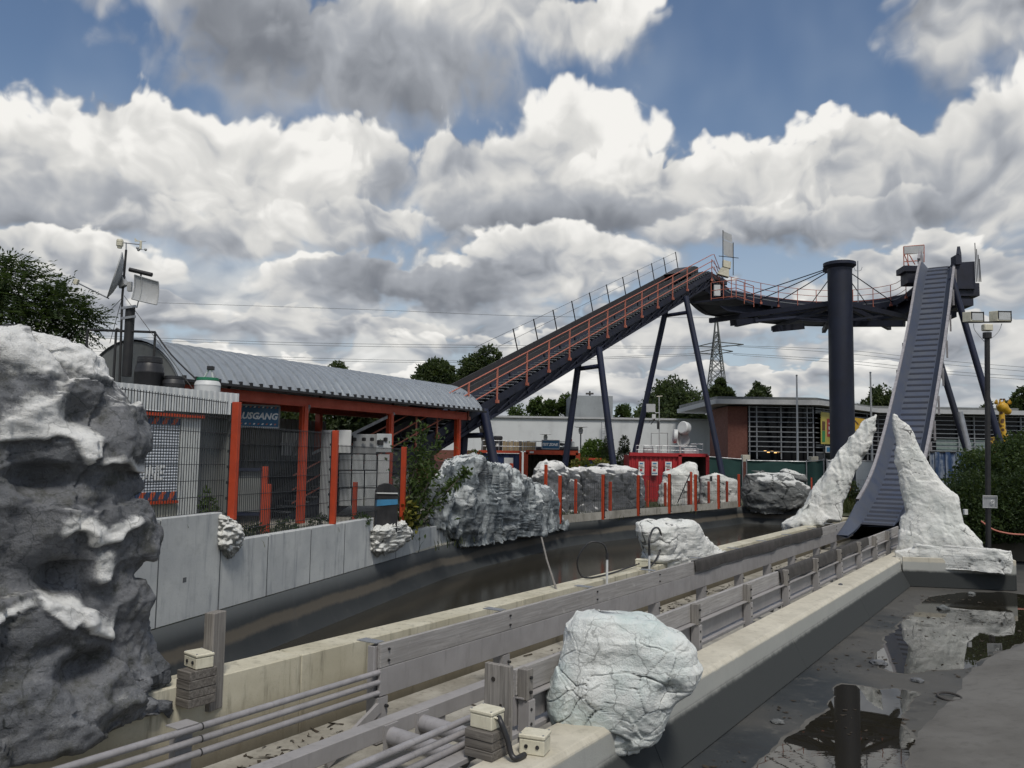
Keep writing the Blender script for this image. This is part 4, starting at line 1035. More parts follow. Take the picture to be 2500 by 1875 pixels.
for u, vt, y in ((1581, 1172, 44.5), (1624, 1178, 45.2), (1681, 1174, 46.0), (1730, 1175, 47.5), (1775, 1175, 48.6)):
    t_ = PY(u, vt, y); fpost(fd, Vector((t_.x, t_.y, 0)), 0, t_.z, .13, .08, Vector((.75, .66, 0)), False); qp.append(t_)
for a, b in zip(qp, qp[1:]): mesh_bay(fd, a, b, .2, a.z-.1, .2, b.z-.1, .14, .007, .5)
a = PY(1654, 1216, 45.6); b = PY(1687, 1152, 45.8); MB().tube(Vector((a.x, a.y, .3)), b, .03, 6).build('brace', M['mesh'], fd)
fpost(fd, Vector((b.x, b.y, 0)), 0, b.z, .13, .08, None, False)
fe = thing('mesh_fence', (19.3, 46, 0), 'wire mesh fence with two thin orange posts between the leaning rock and the slide', 'fence')
pe = [PY(u, v, 47.0) for u, v in ((1981, 1166), (2075, 1171), (2115, 1172), (2160, 1174))]
for i, p in enumerate(pe):
    if i < 3: fpost(fe, Vector((p.x, p.y, 0)), 0, p.z, .09, .06, Vector((1, 0, 0)), False)
for a, b in zip(pe[1:], pe[2:]): mesh_bay(fe, a, b, .1, a.z, .1, b.z, .14, .008, .3)
mesh_bay(fe, pe[0], pe[1], .1, pe[0].z, .1, pe[1].z, .14, .008, .3)
# ------------------------------------------------------------------ boarding station with barrel roof
EZ = 4.60
ST = Vector((6.69, 12.5, 0)).normalized(); SP = Vector((-ST.y, ST.x, 0))
E0 = Vector((-8.57, 21.28, 0)); SLEN = 15.65; SW, SH = 4.0, 1.12
def stp(t, d, z): return E0+ST*t+SP*d+Vector((0, 0, z))
def st_at(u, d=0.0):
    p = rayplane(u, 1000, E0+SP*d, SP); return (p-E0).dot(ST)
stn = thing('station_canopy', stp(SLEN/2, SW/2, .6), 'long station canopy with silver barrel roof on orange posts', 'station')
RR = (SW*SW/4+SH*SH)/(2*SH); AH = math.asin(SW/2/RR)
def arc(k, r=0.0):
    a = -AH+2*AH*k; return (SW/2+(RR+r)*math.sin(a), EZ+SH-RR+(RR+r)*math.cos(a))
NA = 20
rows = []
for k in range(NA+1):
    d, z = arc(k/NA); rows.append([stp(t, d, z) for t in (0, SLEN)])
rows2 = []
for k in reversed(range(NA+1)):
    d, z = arc(k/NA, -.05); rows2.append([stp(t, d, z) for t in (0, SLEN)])
MB().sheet(rows+rows2+[rows[0]]).build('roof_sheet', M['roof'], stn, smooth=True)
NR = 41
mb0 = MB(); NB = 14
for k in range(NB+1):
    d, z = arc(k/NB, .001); d2, z2 = arc(k/NB, .055)
    mb0.v += [SP*d+ST*-.05+UPZ*z, SP*d2+ST*-.03+UPZ*z2, SP*d2+ST*.03+UPZ*z2, SP*d+ST*.05+UPZ*z]
for k in range(NB):
    for j in range(3): a = k*4+j; mb0.f.append((a, a+1, a+5, a+4))
mb0.f += [(0, 1, 2, 3), (NB*4, NB*4+1, NB*4+2, NB*4+3)]
rib = mb0.mesh('roof_rib', M['roof'], True)
cap0 = MB().box(SP*-.035+UPZ*(EZ+.05), (.07, .10, .09), Matrix.Rotation(math.atan2(ST.y, ST.x), 3, 'Z')).mesh('rib_cap', M['blackmetal'])
for i in range(NR):
    T = Matrix.Translation(stp(.12+i*(SLEN-.24)/(NR-1), 0, 0)); r_ = place(rib, 'roof_rib', T, stn); place(cap0, 'rib_cap', T, r_)
MB().bar(stp(-.05, -.08, EZ-.035), stp(SLEN+.05, -.08, EZ-.035), .12, .07).build('gutter', M['blackmetal'], stn)
MB().bar(stp(.1, .42, EZ-.26), stp(SLEN-.8, .42, EZ-.26), .18, .32).build('beam', M['orange'], stn)
MB().bar(stp(.1, SW-.25, EZ-.24), stp(SLEN-.8, SW-.25, EZ-.24), .18, .30).build('beam', M['orange'], stn)
pts_ = [st_at(u, .42) for u in (500, 742, 953, 1118)]
for t in pts_:
    for d in (.42, SW-.25):
        z0 = .35
        p = MB().box(stp(t, d, (EZ-.39+z0)/2), (.16, .24, EZ-.39-z0), Matrix.Rotation(math.atan2(ST.y, ST.x), 3, 'Z')).build('post', M['orange'], stn, bevel=.008)
        if d < 1:
            MB().bar(stp(t, d-.06, z0+.02), stp(t, d-.06, EZ-.41), .03, .27, ST).build('flange', M['orange'], p)
    if t > 0:
        rows = []
        for k in range(13):
            d, z = arc(k/12, -.052); rows.append(stp(t, d, z-.03))
        for a, b in zip(rows, rows[1:]): pass
        MB().ptube(rows, .05, 6).build('roof_hoop', M['navydark'], stn)
M['corr'] = painted('dark_corrugated_cladding', (.17, .178, .172), (.13, .136, .132), .6, .4, (.07, .07, .066), 1.5)
def corrugated(name, a, b, z0, z1, par, mat, pitch=.2, depth=.035, up=None):
    L = (b-a).length; d = (b-a)/L; n = Vector((d.y, -d.x, 0)); k = max(1, int(L/pitch)); top, bot = [], []
    for i in range(k):
        for f, o in ((0, 0), (.4, 0), (.5, 1), (.9, 1)):
            p = a+d*(L*(i+f)/k)+n*depth*o; bot.append(Vector((p.x, p.y, z0))); top.append(Vector((p.x, p.y, z1)))
    bot.append(Vector((b.x, b.y, z0))); top.append(Vector((b.x, b.y, z1)))
    return MB().sheet([bot, top]).build(name, mat, par)
corrugated('back_wall', stp(-1.5, SW+.1, 0), stp(SLEN-5.2, SW+.1, 0), .4, 3.95, stn, M['corr'], .25, .05)
# braces under the roof and a small slatted vent board on the back wall
MB().bar(stp(pts_[1]+.1, .3, 4.2), stp(pts_[1]+1.5, 2.2, 2.6), .08, .10).build('brace', M['galv'], stn)
MB().bar(stp(pts_[2]+.1, .3, 4.2), stp(pts_[2]-1.6, 2.6, 2.7), .08, .10).build('brace', M['galv'], stn)
tv = st_at(716, 3.9); vb_ = thing('slatted_panel', stp(tv, 3.98, 2.6), 'small white slatted panel fixed on the dark station back wall', 'panel')
for row in (0, 1):
    for i in range(7):
        MB().bar(stp(tv-.42+i*.14, 3.96, 2.62+row*.45), stp(tv-.42+i*.14, 3.96, 3.0+row*.45), .09, .03, SP).build('slat', M['whitepaint'], vb_)
MB().bar(stp(tv-.5, 3.97, 3.035), stp(tv+.5, 3.97, 3.035), .03, .10).build('rail', M['dish'], vb_)
# station floor
kind(MB().prism([stp(-3, -.3, .56), stp(SLEN+1, -.3, .56), stp(SLEN+1, SW+.4, .56), stp(-3, SW+.4, .56)], (0, 0, -.3)).build('station_floor', M['concrete_floor']), 'structure')
# hanging exit sign
M['signblue'] = painted('sign_blue', (.015, .10, .20), (.012, .085, .17), .45, .2)
M['signwhite'] = plain('sign_white', (.70, .72, .72), .5)
def hsign(name, label, c, right, w, h, txt, tsize, sx=.85, tmat='signwhite', bg='signblue', stripes=True):
    t = thing(name, c, label, 'sign'); nrm = Vector((right.y, -right.x, 0))
    MB().prism([c-right*w/2-UPZ*h/2, c+right*w/2-UPZ*h/2, c+right*w/2+UPZ*h/2, c-right*w/2+UPZ*h/2], -nrm*.03).build('board', M[bg], t)
    for a, b in ((c-right*w/2+UPZ*h/2, c+right*w/2+UPZ*h/2), (c-right*w/2-UPZ*h/2, c+right*w/2-UPZ*h/2), (c-right*w/2-UPZ*h/2, c-right*w/2+UPZ*h/2), (c+right*w/2-UPZ*h/2, c+right*w/2+UPZ*h/2)):
        MB().bar(a-nrm*.01, b-nrm*.01, .05, .05).build('frame', M['galv'], t)
    if stripes:
        k = int(w/.14)
        for zz in (h/2-.075, -h/2+.075):
            for i in range(k):
                q = c-right*(w/2-.06)+right*(w-.12)*(i+.2)/k+UPZ*zz+nrm*.002
                s_ = right*.05; v_ = UPZ*.045+right*.03
                MB().add([q, q+s_, q+s_+v_, q+v_], [(0, 1, 2, 3)]).build('stripe', M['orangerail'] if i % 2 else M['signwhite'], t)
    Mt = Matrix((( *right, 0), (0, 0, 1, 0), (*nrm, 0), (0, 0, 0, 1))).transposed()
    Mt.translation = c+nrm*.004
    if txt: text_mb(txt, Mt, tsize, M[tmat], 'lettering', t, .25, .003, .010, sx=sx)
    return t
rs = ST.copy(); cs = stp(st_at(627, 1.0), 1.0, 0); cs.z = PY(622, 1016, cs.y).z
ws = 2024 and 1.42
sg = hsign('exit_sign', 'blue hanging exit sign lettered AUSGANG under the barrel roof', cs, Vector((.80, .60, 0)).normalized(), 1.42, .66, 'AUSGANG', .27, 1.0)
for k in (-.6, .6):
    MB().tube(cs+Vector((.80, .60, 0))*k+UPZ*.33, cs+Vector((.80, .60, 0))*k+UPZ*1.0, .015, 6).build('hanger_rod', M['galv'], sg)
# ticket booth with roller shutter and corrugated fascia
BP = Vector((-7.63, 19.3, 0)); bt = lambda u: (rayplane(u, 1000, BP, SP)-BP).dot(ST)
def bpt(t, d, z): return BP+ST*t+SP*d+Vector((0, 0, z))
booth = thing('booth', bpt(-1, .1, 1.2), 'grey booth with roller shutter and corrugated fascia behind the mesh fence', 'booth')
tl, tr_ = bt(250), bt(581); tsL, tsR, tcR = bt(300), bt(449), bt(500)
M['fascia'] = painted('pale_corrugated_fascia', (.62, .64, .64), (.52, .54, .545), .5, .35, (.18, .18, .17), 1.6)
corrugated('fascia', bpt(tl, 0, 0), bpt(tr_, 0, 0), 3.66, 4.20, booth, M['fascia'], .17, .035)
MB().prism([bpt(tl, .06, 1.0), bpt(tsL-.05, .06, 1.0), bpt(tsL-.05, .06, 3.7), bpt(tl, .06, 3.7)], SP*.12).build('wall', M['corr'], booth)
MB().prism([bpt(tsR+.05, .10, 1.0), bpt(tcR, .10, 1.0), bpt(tcR, .10, 3.6), bpt(tsR+.05, .10, 3.6)], SP*.25).build('pillar', M['concrete_wall'], booth)
MB().prism([bpt(tcR, .5, 1.0), bpt(tr_, .5, 1.0), bpt(tr_, .5, 3.7), bpt(tcR, .5, 3.7)], SP*.12).build('wall', M['corr'], booth)
MB().prism([bpt(tl, .05, 4.12), bpt(tr_, .05, 4.12), bpt(tr_, 2.6, 4.12), bpt(tl, 2.6, 4.12)], (0, 0, -.1)).build('roof', M['corr'], booth)
MB().prism([bpt(tr_, .1, 1.0), bpt(tr_, 2.6, 1.0), bpt(tr_, 2.6, 4.0), bpt(tr_, .1, 4.0)], -ST*.1).build('wall', M['corr'], booth)
MB().prism([bpt(tsL-.05, .16, .9), bpt(tsR+.05, .16, .9), bpt(tsR+.05, .16, 1.62), bpt(tsL-.05, .16, 1.62)], SP*.1).build('wall', M['concrete_cap'], booth)
sh = thing('roller_shutter', bpt((tsL+tsR)/2, .14, 1.6), 'pale roller shutter with orange and blue hazard bands behind the mesh fence', 'shutter')
M['shut'] = painted('pale_shutter_slat', (.50, .53, .57), (.44, .47, .51), .5, .3)
M['hazblue'] = plain('hazard_blue', (.03, .06, .13), .6); M['hazor'] = plain('hazard_orange', (.48, .09, .035), .6)
SZ0, SZ1 = 1.62, 3.50; ns = 27
slat = MB().prism([Vector((0, 0, 0))+ST*0, SP*-.025+UPZ*.016, SP*-.03+UPZ*.035, SP*-.02+UPZ*.055, UPZ*.066], ST*(tsR-tsL)).mesh('slat', M['shut'])
for i in range(ns):
    place(slat, 'slat', Matrix.Translation(bpt(tsL, .14, SZ0+.02+i*(SZ1-SZ0-.05)/ns)), sh)
for z, hh in ((SZ0+.0, .20), (SZ1-.15, .15)):
    MB().prism([bpt(tsL, .105, z), bpt(tsR, .105, z), bpt(tsR, .105, z+hh), bpt(tsL, .105, z+hh)], SP*-.006).build('hazard_band', M['hazblue'], sh)
    k = 6
    for i in range(k):
        x = tsL+(tsR-tsL)*(i+.05)/k; w_ = (tsR-tsL)/k*.45
        MB().prism([bpt(x, .098, z), bpt(x+w_, .098, z), bpt(x+w_+.10, .098, z+hh), bpt(x+.10, .098, z+hh)], SP*-.004).build('hazard_stripe', M['hazor'], sh)
MB().bar(bpt(tsL-.3, .05, 3.57), bpt(tcR, .05, 3.57), .12, .075).build('lintel', M['orange'], booth)
MB().bar(bpt(tsL, .08, SZ0-.04), bpt(tsR, .08, SZ0-.04), .1, .06).build('sill', M['orange'], booth)
Mt = Matrix(((*ST, 0), (0, 0, 1, 0), (*(-SP), 0), (0, 0, 0, 1))).transposed(); Mt.translation = bpt(bt(372), .103, 2.23)
text_mb('ZONE', Mt, .46, M['signwhite'], 'lettering', sh, .2, .003, .012, sx=.72)
# barrels on the booth roof
def barrel(label, u0, u1, v0, v1, y, body, lid, cat='barrel', spout=False):
    p0, p1 = PY(u0, v1, y), PY(u1, v1, y); c = (p0+p1)/2; r = (p1-p0).length/2; z1 = PY((u0+u1)/2, v0, y).z; z0 = 4.125; h = z1-z0
    t = thing('barrel', (c.x, c.y, z0), label, cat)
    prof = [(r*.93, 0), (r, h*.06), (r, h*.55), (r*1.02, h*.56), (r*1.02, h*.60), (r, h*.62), (r*.97, h*.72), (r*.84, h*.84)]
    MB().lathe((c.x, c.y, z0), prof, 24).build('body', M[body], t, smooth=True)
    MB().lathe((c.x, c.y, z0), [(r*.84, h*.845), (r*.88, h*.85), (r*.88, h*.93), (r*.84, h*.94), (r*.84, h), (r*.8, h*1.01)], 24).build('lid', M[lid], t, smooth=True)
    if spout:
        MB().tube((c.x-.1, c.y, z1), (c.x+.02, c.y, z1+.22), .025, 8).build('pump_tube', M['whitepaint'], t)
        MB().tube((c.x+.12, c.y, z1), (c.x+.08, c.y, z1+.22), .025, 8).build('pump_tube', M['whitepaint'], t)
        MB().box((c.x+.06, c.y, z1+.25), (.16, .12, .1)).build('pump_head', M['blackplastic'], t, bevel=.01)
    return t
barrel('big black plastic barrel on the booth roof', 329, 397, 873, 942, 20.3, 'blackplastic', 'blackplastic')
barrel('smaller low black barrel on the booth roof', 397, 449, 919, 952, 20.4, 'blackplastic', 'blackplastic')
barrel('white barrel with green lid and pump on the booth roof', 475, 536, 923, 966, 20.6, 'whitepaint', 'green', spout=True)
# gable infill
gb = MB(); ring = [stp(.03, *arc(k/NA, -.055)) for k in range(NA+1)]
gb.add(ring+[stp(.03, SW-.1, 4.1), stp(.03, .1, 4.1)], [tuple(range(NA+3))]); gb.build('gable_panel', M['corr'], stn)
# weather mast, chimney pipe and antennas at the gable
YM = 20.9
def pm(u, v, y=YM): return PY(u, v, y)
fl = thing('flue_pipe', pm(313, 850), 'thick black flue pipe rising through the station roof end', 'pipe')
a = pm(313, 850); MB().tube(Vector((a.x, a.y, 4.6)), Vector((a.x, a.y, pm(313, 750).z)), .115, 16).build('pipe', M['blackmetal'], fl, smooth=True)
for v in (752, 777): 
    z = pm(313, v).z; MB().bar(Vector((a.x-.16, a.y-.13, z-.03)), Vector((a.x+.20, a.y-.13, z+.03)), .05, .06).build('bracket', M['galv'], fl)
wm = thing('weather_mast', pm(298, 840), 'thin black mast carrying white weather sensors and anemometer', 'mast')
mz0 = 4.15; b0 = pm(297, 850); tp_ = pm(308, 610)
MB().ptube([Vector((b0.x, b0.y, mz0)), Vector((tp_.x-.03, tp_.y, tp_.z-1.2)), tp_], .03, 8).build('pole', M['blackmetal'], wm)
MB().tube(tp_, pm(308, 592), .016, 6).build('pole_tip', M['galv'], wm)
MB().tube(pm(286, 591), pm(343, 597), .014, 6).build('crossarm', M['galv'], wm)
q = pm(292, 606); MB().lathe((q.x, q.y, q.z), [(.055, 0), (.06, .03), (.06, .055), (.085, .06), (.085, .1), (.08, .105), (.085, .11), (.085, .15), (.08, .155), (.085, .16), (.085, .20), (.07, .23)], 14).build('sensor_shield', M['offwhite'], wm, smooth=True)
q = pm(343, 608); MB().lathe((q.x, q.y, q.z), [(.03, 0), (.03, .2), (.02, .22)], 10).build('wind_sensor', M['offwhite'], wm)
for k in range(3):
    d = Vector((math.cos(k*2.1+.3), math.sin(k*2.1+.3), 0))*.11
    c = MB().tube(Vector((q.x, q.y, q.z-.01)), Vector((q.x, q.y, q.z-.01))+d, .006, 5).build('cup_arm', M['blackplastic'], wm)
    MB().lathe(Vector((q.x, q.y, q.z-.04))+d*1.1, [(.01, 0), (.035, .02), (.04, .04), (.035, .06)], 8).build('cup', M['dish'], c)
MB().prism([q+Vector((0, 0, .2)), q+Vector((-.16, 0, .19)), q+Vector((-.17, 0, .30)), q+Vector((-.10, 0, .23))], (0, .008, 0)).build('wind_vane', M['offwhite'], wm)
MB().tube(q+Vector((0, 0, .2)), q+Vector((.13, 0, .2)), .006, 5).build('vane_tip', M['galv'], wm)
# dish seen edge-on
dd_ = thing('dish_antenna', pm(298, 700), 'grey dish antenna seen edge-on with long feed arm', 'antenna')
A_, B_ = pm(303, 617), pm(266, 729); ax = (B_-A_).normalized(); ctr = (A_+B_)/2; out_ = Vector((-.88, -.42, -.22)); out_ = (out_-ax*out_.dot(ax)).normalized(); sdv = ax.cross(out_)
RL = (B_-A_).length/2; mb = MB(); rings = [(0, .0), (.35, .02), (.7, .075), (1.0, .16)]
rows = []
for f, o in rings: rows.append([ctr+(ax*math.cos(t)*f+sdv*math.sin(t)*f*.95)*RL+out_*(o-.10) for t in [2*math.pi*k/28 for k in range(29)]])
for f, o in reversed(rings): rows.append([ctr+(ax*math.cos(t)*f+sdv*math.sin(t)*f*.95)*RL+out_*(o-.125) for t in [2*math.pi*k/28 for k in range(29)]])
mb.sheet(rows).build('reflector', M['dish'], dd_, smooth=True)
arm0 = B_.copy(); arm1 = pm(192, 692, YM-.6); MB().tube(arm0, arm1, .016, 7).build('feed_arm', M['galv'], dd_)
MB().box(arm1+Vector((-.06, 0, .04)), (.10, .10, .14), Matrix.Rotation(.3, 3, 'Y')).build('feed_horn', M['offwhite'], dd_, bevel=.01)
MB().bar(ctr-out_*.1, pm(302, 700), .12, .2).build('mount', M['dish'], dd_)
ga = thing('panel_antenna', pm(345, 745), 'curved square mesh antenna panel beside the mast', 'antenna')
c4 = [pm(329, 671, 20.6), pm(387, 688, 20.9), pm(383, 744, 20.9), pm(322, 730, 20.6)]
rows = []
for j in range(9):
    f = j/8; l, r = c4[0].lerp(c4[3], f), c4[1].lerp(c4[2], f); bow = .10*(1-(2*f-1)**2)
    rows.append([l.lerp(r, g_)+Vector((0, bow*.6+.06*(1-(2*g_-1)**2), 0)) for g_ in [i/8 for i in range(9)]])
M['grid'] = painted('pale_mesh_panel', (.46, .47, .47), (.40, .41, .41), .6, .25)
MB().sheet(rows+[[p+Vector((0, .012, 0)) for p in r] for r in reversed(rows)]).build('reflector', M['grid'], ga, smooth=True)
edge = [rows[0], rows[-1], [r[0] for r in rows], [r[-1] for r in rows], [r[2] for r in rows]]
for e in edge: MB().ptube([p+Vector((0, -.012, 0)) for p in e], .016, 6).build('frame', M['dish'], ga)
q = pm(317, 700); MB().box(q, (.10, .1, .24)).build('mount_box', M['dish'], ga); MB().tube(pm(338, 735), pm(334, 752), .015, 6).build('stay', M['galv'], ga)
ra = thing('bar_antenna', pm(343, 680), 'short black tube antenna above the square panel', 'antenna')
MB().tube(pm(316, 658), pm(371, 671), .055, 12).build('tube', M['blackmetal'], ra, smooth=True); MB().tube(pm(344, 664), pm(344, 684), .022, 8).build('post', M['blackmetal'], ra)
rl = thing('roof_railing', pm(296, 850), 'black tube railing standing across the station gable end', 'railing')
zt = pm(300, 809).z
R0, R1 = pm(214, 805, 21.0), pm(379, 811, 20.8)
MB().tube(R0, R1, .032, 8).build('top_rail', M['blackmetal'], rl)
for u in (214, 284, 379):
    p = R0.lerp(R1, (u-214)/165); MB().tube(p, Vector((p.x, p.y, 4.15)), .032, 8).build('post', M['blackmetal'], rl)
MB().ptube([pm(284, 802), pm(291, 806), pm(297, 812)], .03, 8).build('elbow', M['blackmetal'], rl)
for i, (a, b, nm) in enumerate(((pm(298, 728), pm(238, 790, 22.5), 'left'), (pm(296, 735), pm(268, 838, 22), 'mid'), (pm(303, 722), pm(472, 951, 20.5), 'right'))):
    tag(MB().tube(a, b, .008, 5).build('guy_wire', M['blackmetal']), 'thin guy wire running from the weather mast '+('over to the far roof edge', 'down to the roof ridge', 'down past the green lidded barrel')[i], 'wire')
tag(MB().ptube(catmull([pm(381, 815, 20.8), pm(420, 868, 20.6), pm(478, 925, 20.5)], 4), .02, 6).build('cable', M['blackmetal']), 'thick black cable from the roof railing down to the white barrel', 'cable')
# things standing inside the station
def cab(label, name, u0, u1, v0, v1, y, dep, mat, par=None, nm=None, rv=None):
    a, b = PY(u0, v1, y), PY(u1, v1, y+(.0 if rv is None else rv)); top = PY((u0+u1)/2, v0, y).z
    pts = [Vector((a.x, a.y, a.z)), Vector((b.x, b.y, a.z)), Vector((b.x, b.y, top)), Vector((a.x, a.y, top))]
    mb = MB().prism(pts, (-.1, dep, 0))
    if par is not None: return mb.build(nm, M[mat], par, bevel=.012)
    return tag(mb.build(name, M[mat], bevel=.012), label, name.replace('_', ' '))
YC = 28.5
ec = thing('control_cabinet', PY(890, 1200, YC), 'grey control console with dark latches on a row of lockers under the canopy', 'cabinet')
M['cabgrey'] = painted('grey_cabinet', (.32, .33, .335), (.26, .27, .275), .5, .3); M['locker'] = painted('pale_locker', (.46, .485, .49), (.40, .42, .43), .5, .35)
cab('', '', 861, 918, 1060, 1107, YC, .7, 'cabgrey', ec, 'console_box'); cab('', '', 918, 955, 1059, 1104, YC-.1, .8, 'locker', ec, 'console_box')
for u in (866, 889, 909, 942): cab('', '', u, u+5, 1068, 1077, YC-.16, .04, 'blackplastic', ec, 'latch')
cab('', '', 926, 937, 1074, 1086, YC-.16, .04, 'blackplastic', ec, 'latch')
for j, (va, vb2) in enumerate(((1110, 1147), (1150, 1190), (1193, 1235))):
    for (ua, ub) in ((827, 856), (859, 887), (890, 918)): cab('', '', ua, ub, va, vb2, YC, .6, 'locker', ec, 'locker_door')
cab('', '', 920, 948, 1109, 1235, YC-.05, .6, 'whitepaint', ec, 'locker_door')
cab('pale notice board standing behind the orange fence post', 'notice_board', 826, 857, 1050, 1106, 27.5, .05, 'whitepaint')
cab('tall grey metal sheet leaning behind the mesh fence', 'metal_sheet', 783, 812, 1050, 1275, 27.0, .08, 'cabgrey')
gt_ = thing('metal_gate', PY(612, 1262, 19.5), 'dark blue framed gate behind the mesh fence', 'gate')
for a, b in (((577, 1146), (644, 1146)), ((575, 1255), (640, 1255)), ((578, 1144), (575, 1258)), ((643, 1144), (638, 1262))):
    MB().bar(PY(*a, 19.5), PY(*b, 19.5), .07, .07, (0, 1, 0)).build('frame_bar', M['navy'], gt_)
cab('', '', 580, 638, 1152, 1250, 19.56, .02, 'corr', gt_, 'infill_sheet')
of = thing('inner_fence', PY(650, 1265, 18.6), 'short orange posts of the inner queue barrier under the canopy', 'fence')
for u, vt, y, w in ((648, 1139, 18.6, .13), (657, 1182, 18.2, .09), (868, 1177, 22.5, .12)):
    p = PY(u, vt, y); fpost(of, Vector((p.x, p.y, 0)), .7, p.z, w, .08, WD, False)
bn = thing('litter_bin', PY(945, 1290, 21.0), 'dark round-topped litter bin with blue band behind the fence', 'bin')
bc = PY(945, 1290, 21.4); bz = .7
a, b = PY(917, 1200, 21.4), PY(972, 1200, 21.4); w_ = (b-a).length; ztop = PY(945, 1181, 21.4).z; zsh = PY(945, 1205, 21.4).z
prof = [Vector((a.x, a.y, bz)), Vector((b.x, b.y, bz)), Vector((b.x, b.y, zsh))]+[Vector(((a.x+b.x)/2+w_/2*math.cos(t), a.y, zsh+(ztop-zsh)*math.sin(t))) for t in [math.pi*k/10 for k in range(1, 10)]]+[Vector((a.x, a.y, zsh))]
MB().prism(prof, (-.1, .5, 0)).build('body', M['blackplastic'], bn)
M['bandblue'] = painted('blue_band', (.05, .22, .40), None, .5, .3)
zb = PY(945, 1228, 21.4).z; MB().prism([Vector((a.x, a.y-.012, zb-.09)), Vector((b.x, b.y-.012, zb-.03)), Vector((b.x, b.y-.012, zb+.10)), Vector((a.x, a.y-.012, zb+.08))], (0, .008, 0)).build('band', M['bandblue'], bn)
zb = PY(945, 1204, 21.4).z; MB().bar(Vector((a.x, a.y-.02, zb)), Vector((b.x, b.y-.02, zb)), .03, .03).build('trim', M['whitepaint'], bn)
# ------------------------------------------------------------------ lift hill
LAZ = R(35.0)
LT = PY(1735, 661, 57.3)
lo_, hi_ = 10.0, 57.3
for _ in range(50):
    m_ = (lo_+hi_)/2; q = PY(1166, 985, m_)
    if (LT.x-q.x)/(LT.y-q.y) > math.tan(LAZ): hi_ = m_
    else: lo_ = m_
LB_ = PY(1166, 985, m_)
LD = (LT-LB_).normalized(); LH = Vector((LD.x, LD.y, 0)).normalized(); LL = Vector((-LH.y, LH.x, 0))      # LL points to the far side
LU = LD.cross(LL).normalized()*1.0
if LU.z < 0: LU = -LU
def lf(t, off, dep): return LB_+LD*t+LL*off+LU*dep           # t along the slope from the lower reference point
def lt_at(u, v=900): 
    p = rayplane(u, v, LB_, LL); return (p-LB_).dot(LD)
LLEN = (LT-LB_).length; TBOT = -(LB_.z-.75)/LD.z
lift = thing('lift_hill', Vector((LB_.x, LB_.y, 0)), 'long dark navy conveyor lift hill with orange handrails rising from the station', 'lift hill')
def lbar(name, t0, t1, o0, o1, d0, d1, mat, par=lift, bev=0):
    return MB().prism([lf(t0, o0, d0), lf(t0, o1, d0), lf(t0, o1, d1), lf(t0, o0, d1)], LD*(t1-t0)).build(name, M[mat], par, bevel=bev)
TT = LLEN+.3
lbar('stringer', TBOT, TT, -.02, .10, -.46, -.13, 'navydark')
lbar('girder_web', TBOT+1, TT, .16, .22, -.88, -.52, 'navydark'); lbar('girder_chord', TBOT+1, TT, .05, .34, -1.0, -.88, 'navydark'); lbar('girder_chord', TBOT+1, TT, .05, .34, -.52, -.46, 'navydark')
lbar('girder_web', TBOT+1, TT, 2.20, 2.26, -.88, -.35, 'navydark'); lbar('girder_chord', TBOT+1, TT, 2.05, 2.38, -1.0, -.88, 'navydark')
lbar('trough_floor', TBOT, TT+.6, 1.0, 2.35, -.35, -.28, 'navydark')
M['troughside'] = painted('worn_trough_boards', (.048, .046, .048), (.036, .035, .038), .7, .5, (.09, .075, .06), 1.5)
lbar('trough_side', TBOT, TT-1.0, .95, 1.0, .16, .50, 'troughside'); lbar('trough_side', TBOT, TT-1.0, 2.35, 2.40, -.2, .50, 'troughside')
k = 0
t = TBOT+.5
while t < TT:
    lbar('stiffener', t, t+.08, .10, .20, -.87, -.44, 'navydark'); lbar('cross_beam', t, t+.10, .1, 2.3, -.46, -.36, 'navydark'); lbar('side_stand', t+.02, t+.10, .95, 1.02, -.3, .2, 'navydark')
    lbar('bottom_tie', t+.6, t+.68, .3, 2.1, -.97, -.89, 'navydark')
    t += 1.62
# diagonal bracing of the underside
mb = MB(); t = TBOT+1
while t < TT-1.6:
    mb.bar(lf(t, .3, -.93), lf(t+1.62, 2.1, -.93), .06, .06); mb.bar(lf(t, .05, -.85), lf(t+1.62, .05, -.55), .05, .05); t += 1.62
mb.build('bracing', M['navydark'], lift)
# treads, level, between stringer and trough
M['tread'] = painted('grey_steel_treads', (.20, .21, .22), (.15, .16, .17), .5, .4, (.05, .045, .04), 3)
tread = MB().box((0, 0, 0), (.94, .24, .04), Matrix.Rotation(-LAZ, 3, 'Z')).mesh('tread', M['tread'])
t = TBOT+.2
while t < LLEN-.1:
    place(tread, 'tread', Matrix.Translation(lf(t, .46, -.03)), lift); t += .40
# near handrail
hp = [970, 1030, 1118, 1198, 1280, 1340, 1396, 1448, 1498, 1545, 1589, 1631, 1670, 1708]
for u in hp:
    t = lt_at(u); b = lf(t, -.06, 0)
    p = MB().bar(b+UPZ*-.42, b+UPZ*1.12, .06, .06, LH).build('handrail_post', M['orangerail'], lift)
    MB().box(b+UPZ*-.38+LL*-.02, (.13, .13, .14), Matrix.Rotation(-LAZ, 3, 'Z')).build('post_foot', M['orangerail'], p)
for h in (1.12, .66, .22):
    MB().tube(lf(TBOT+.3, -.06, 0)+UPZ*h, lf(LLEN, -.06, 0)+UPZ*h, .028, 7).build('handrail', M['orangerail'], lift)
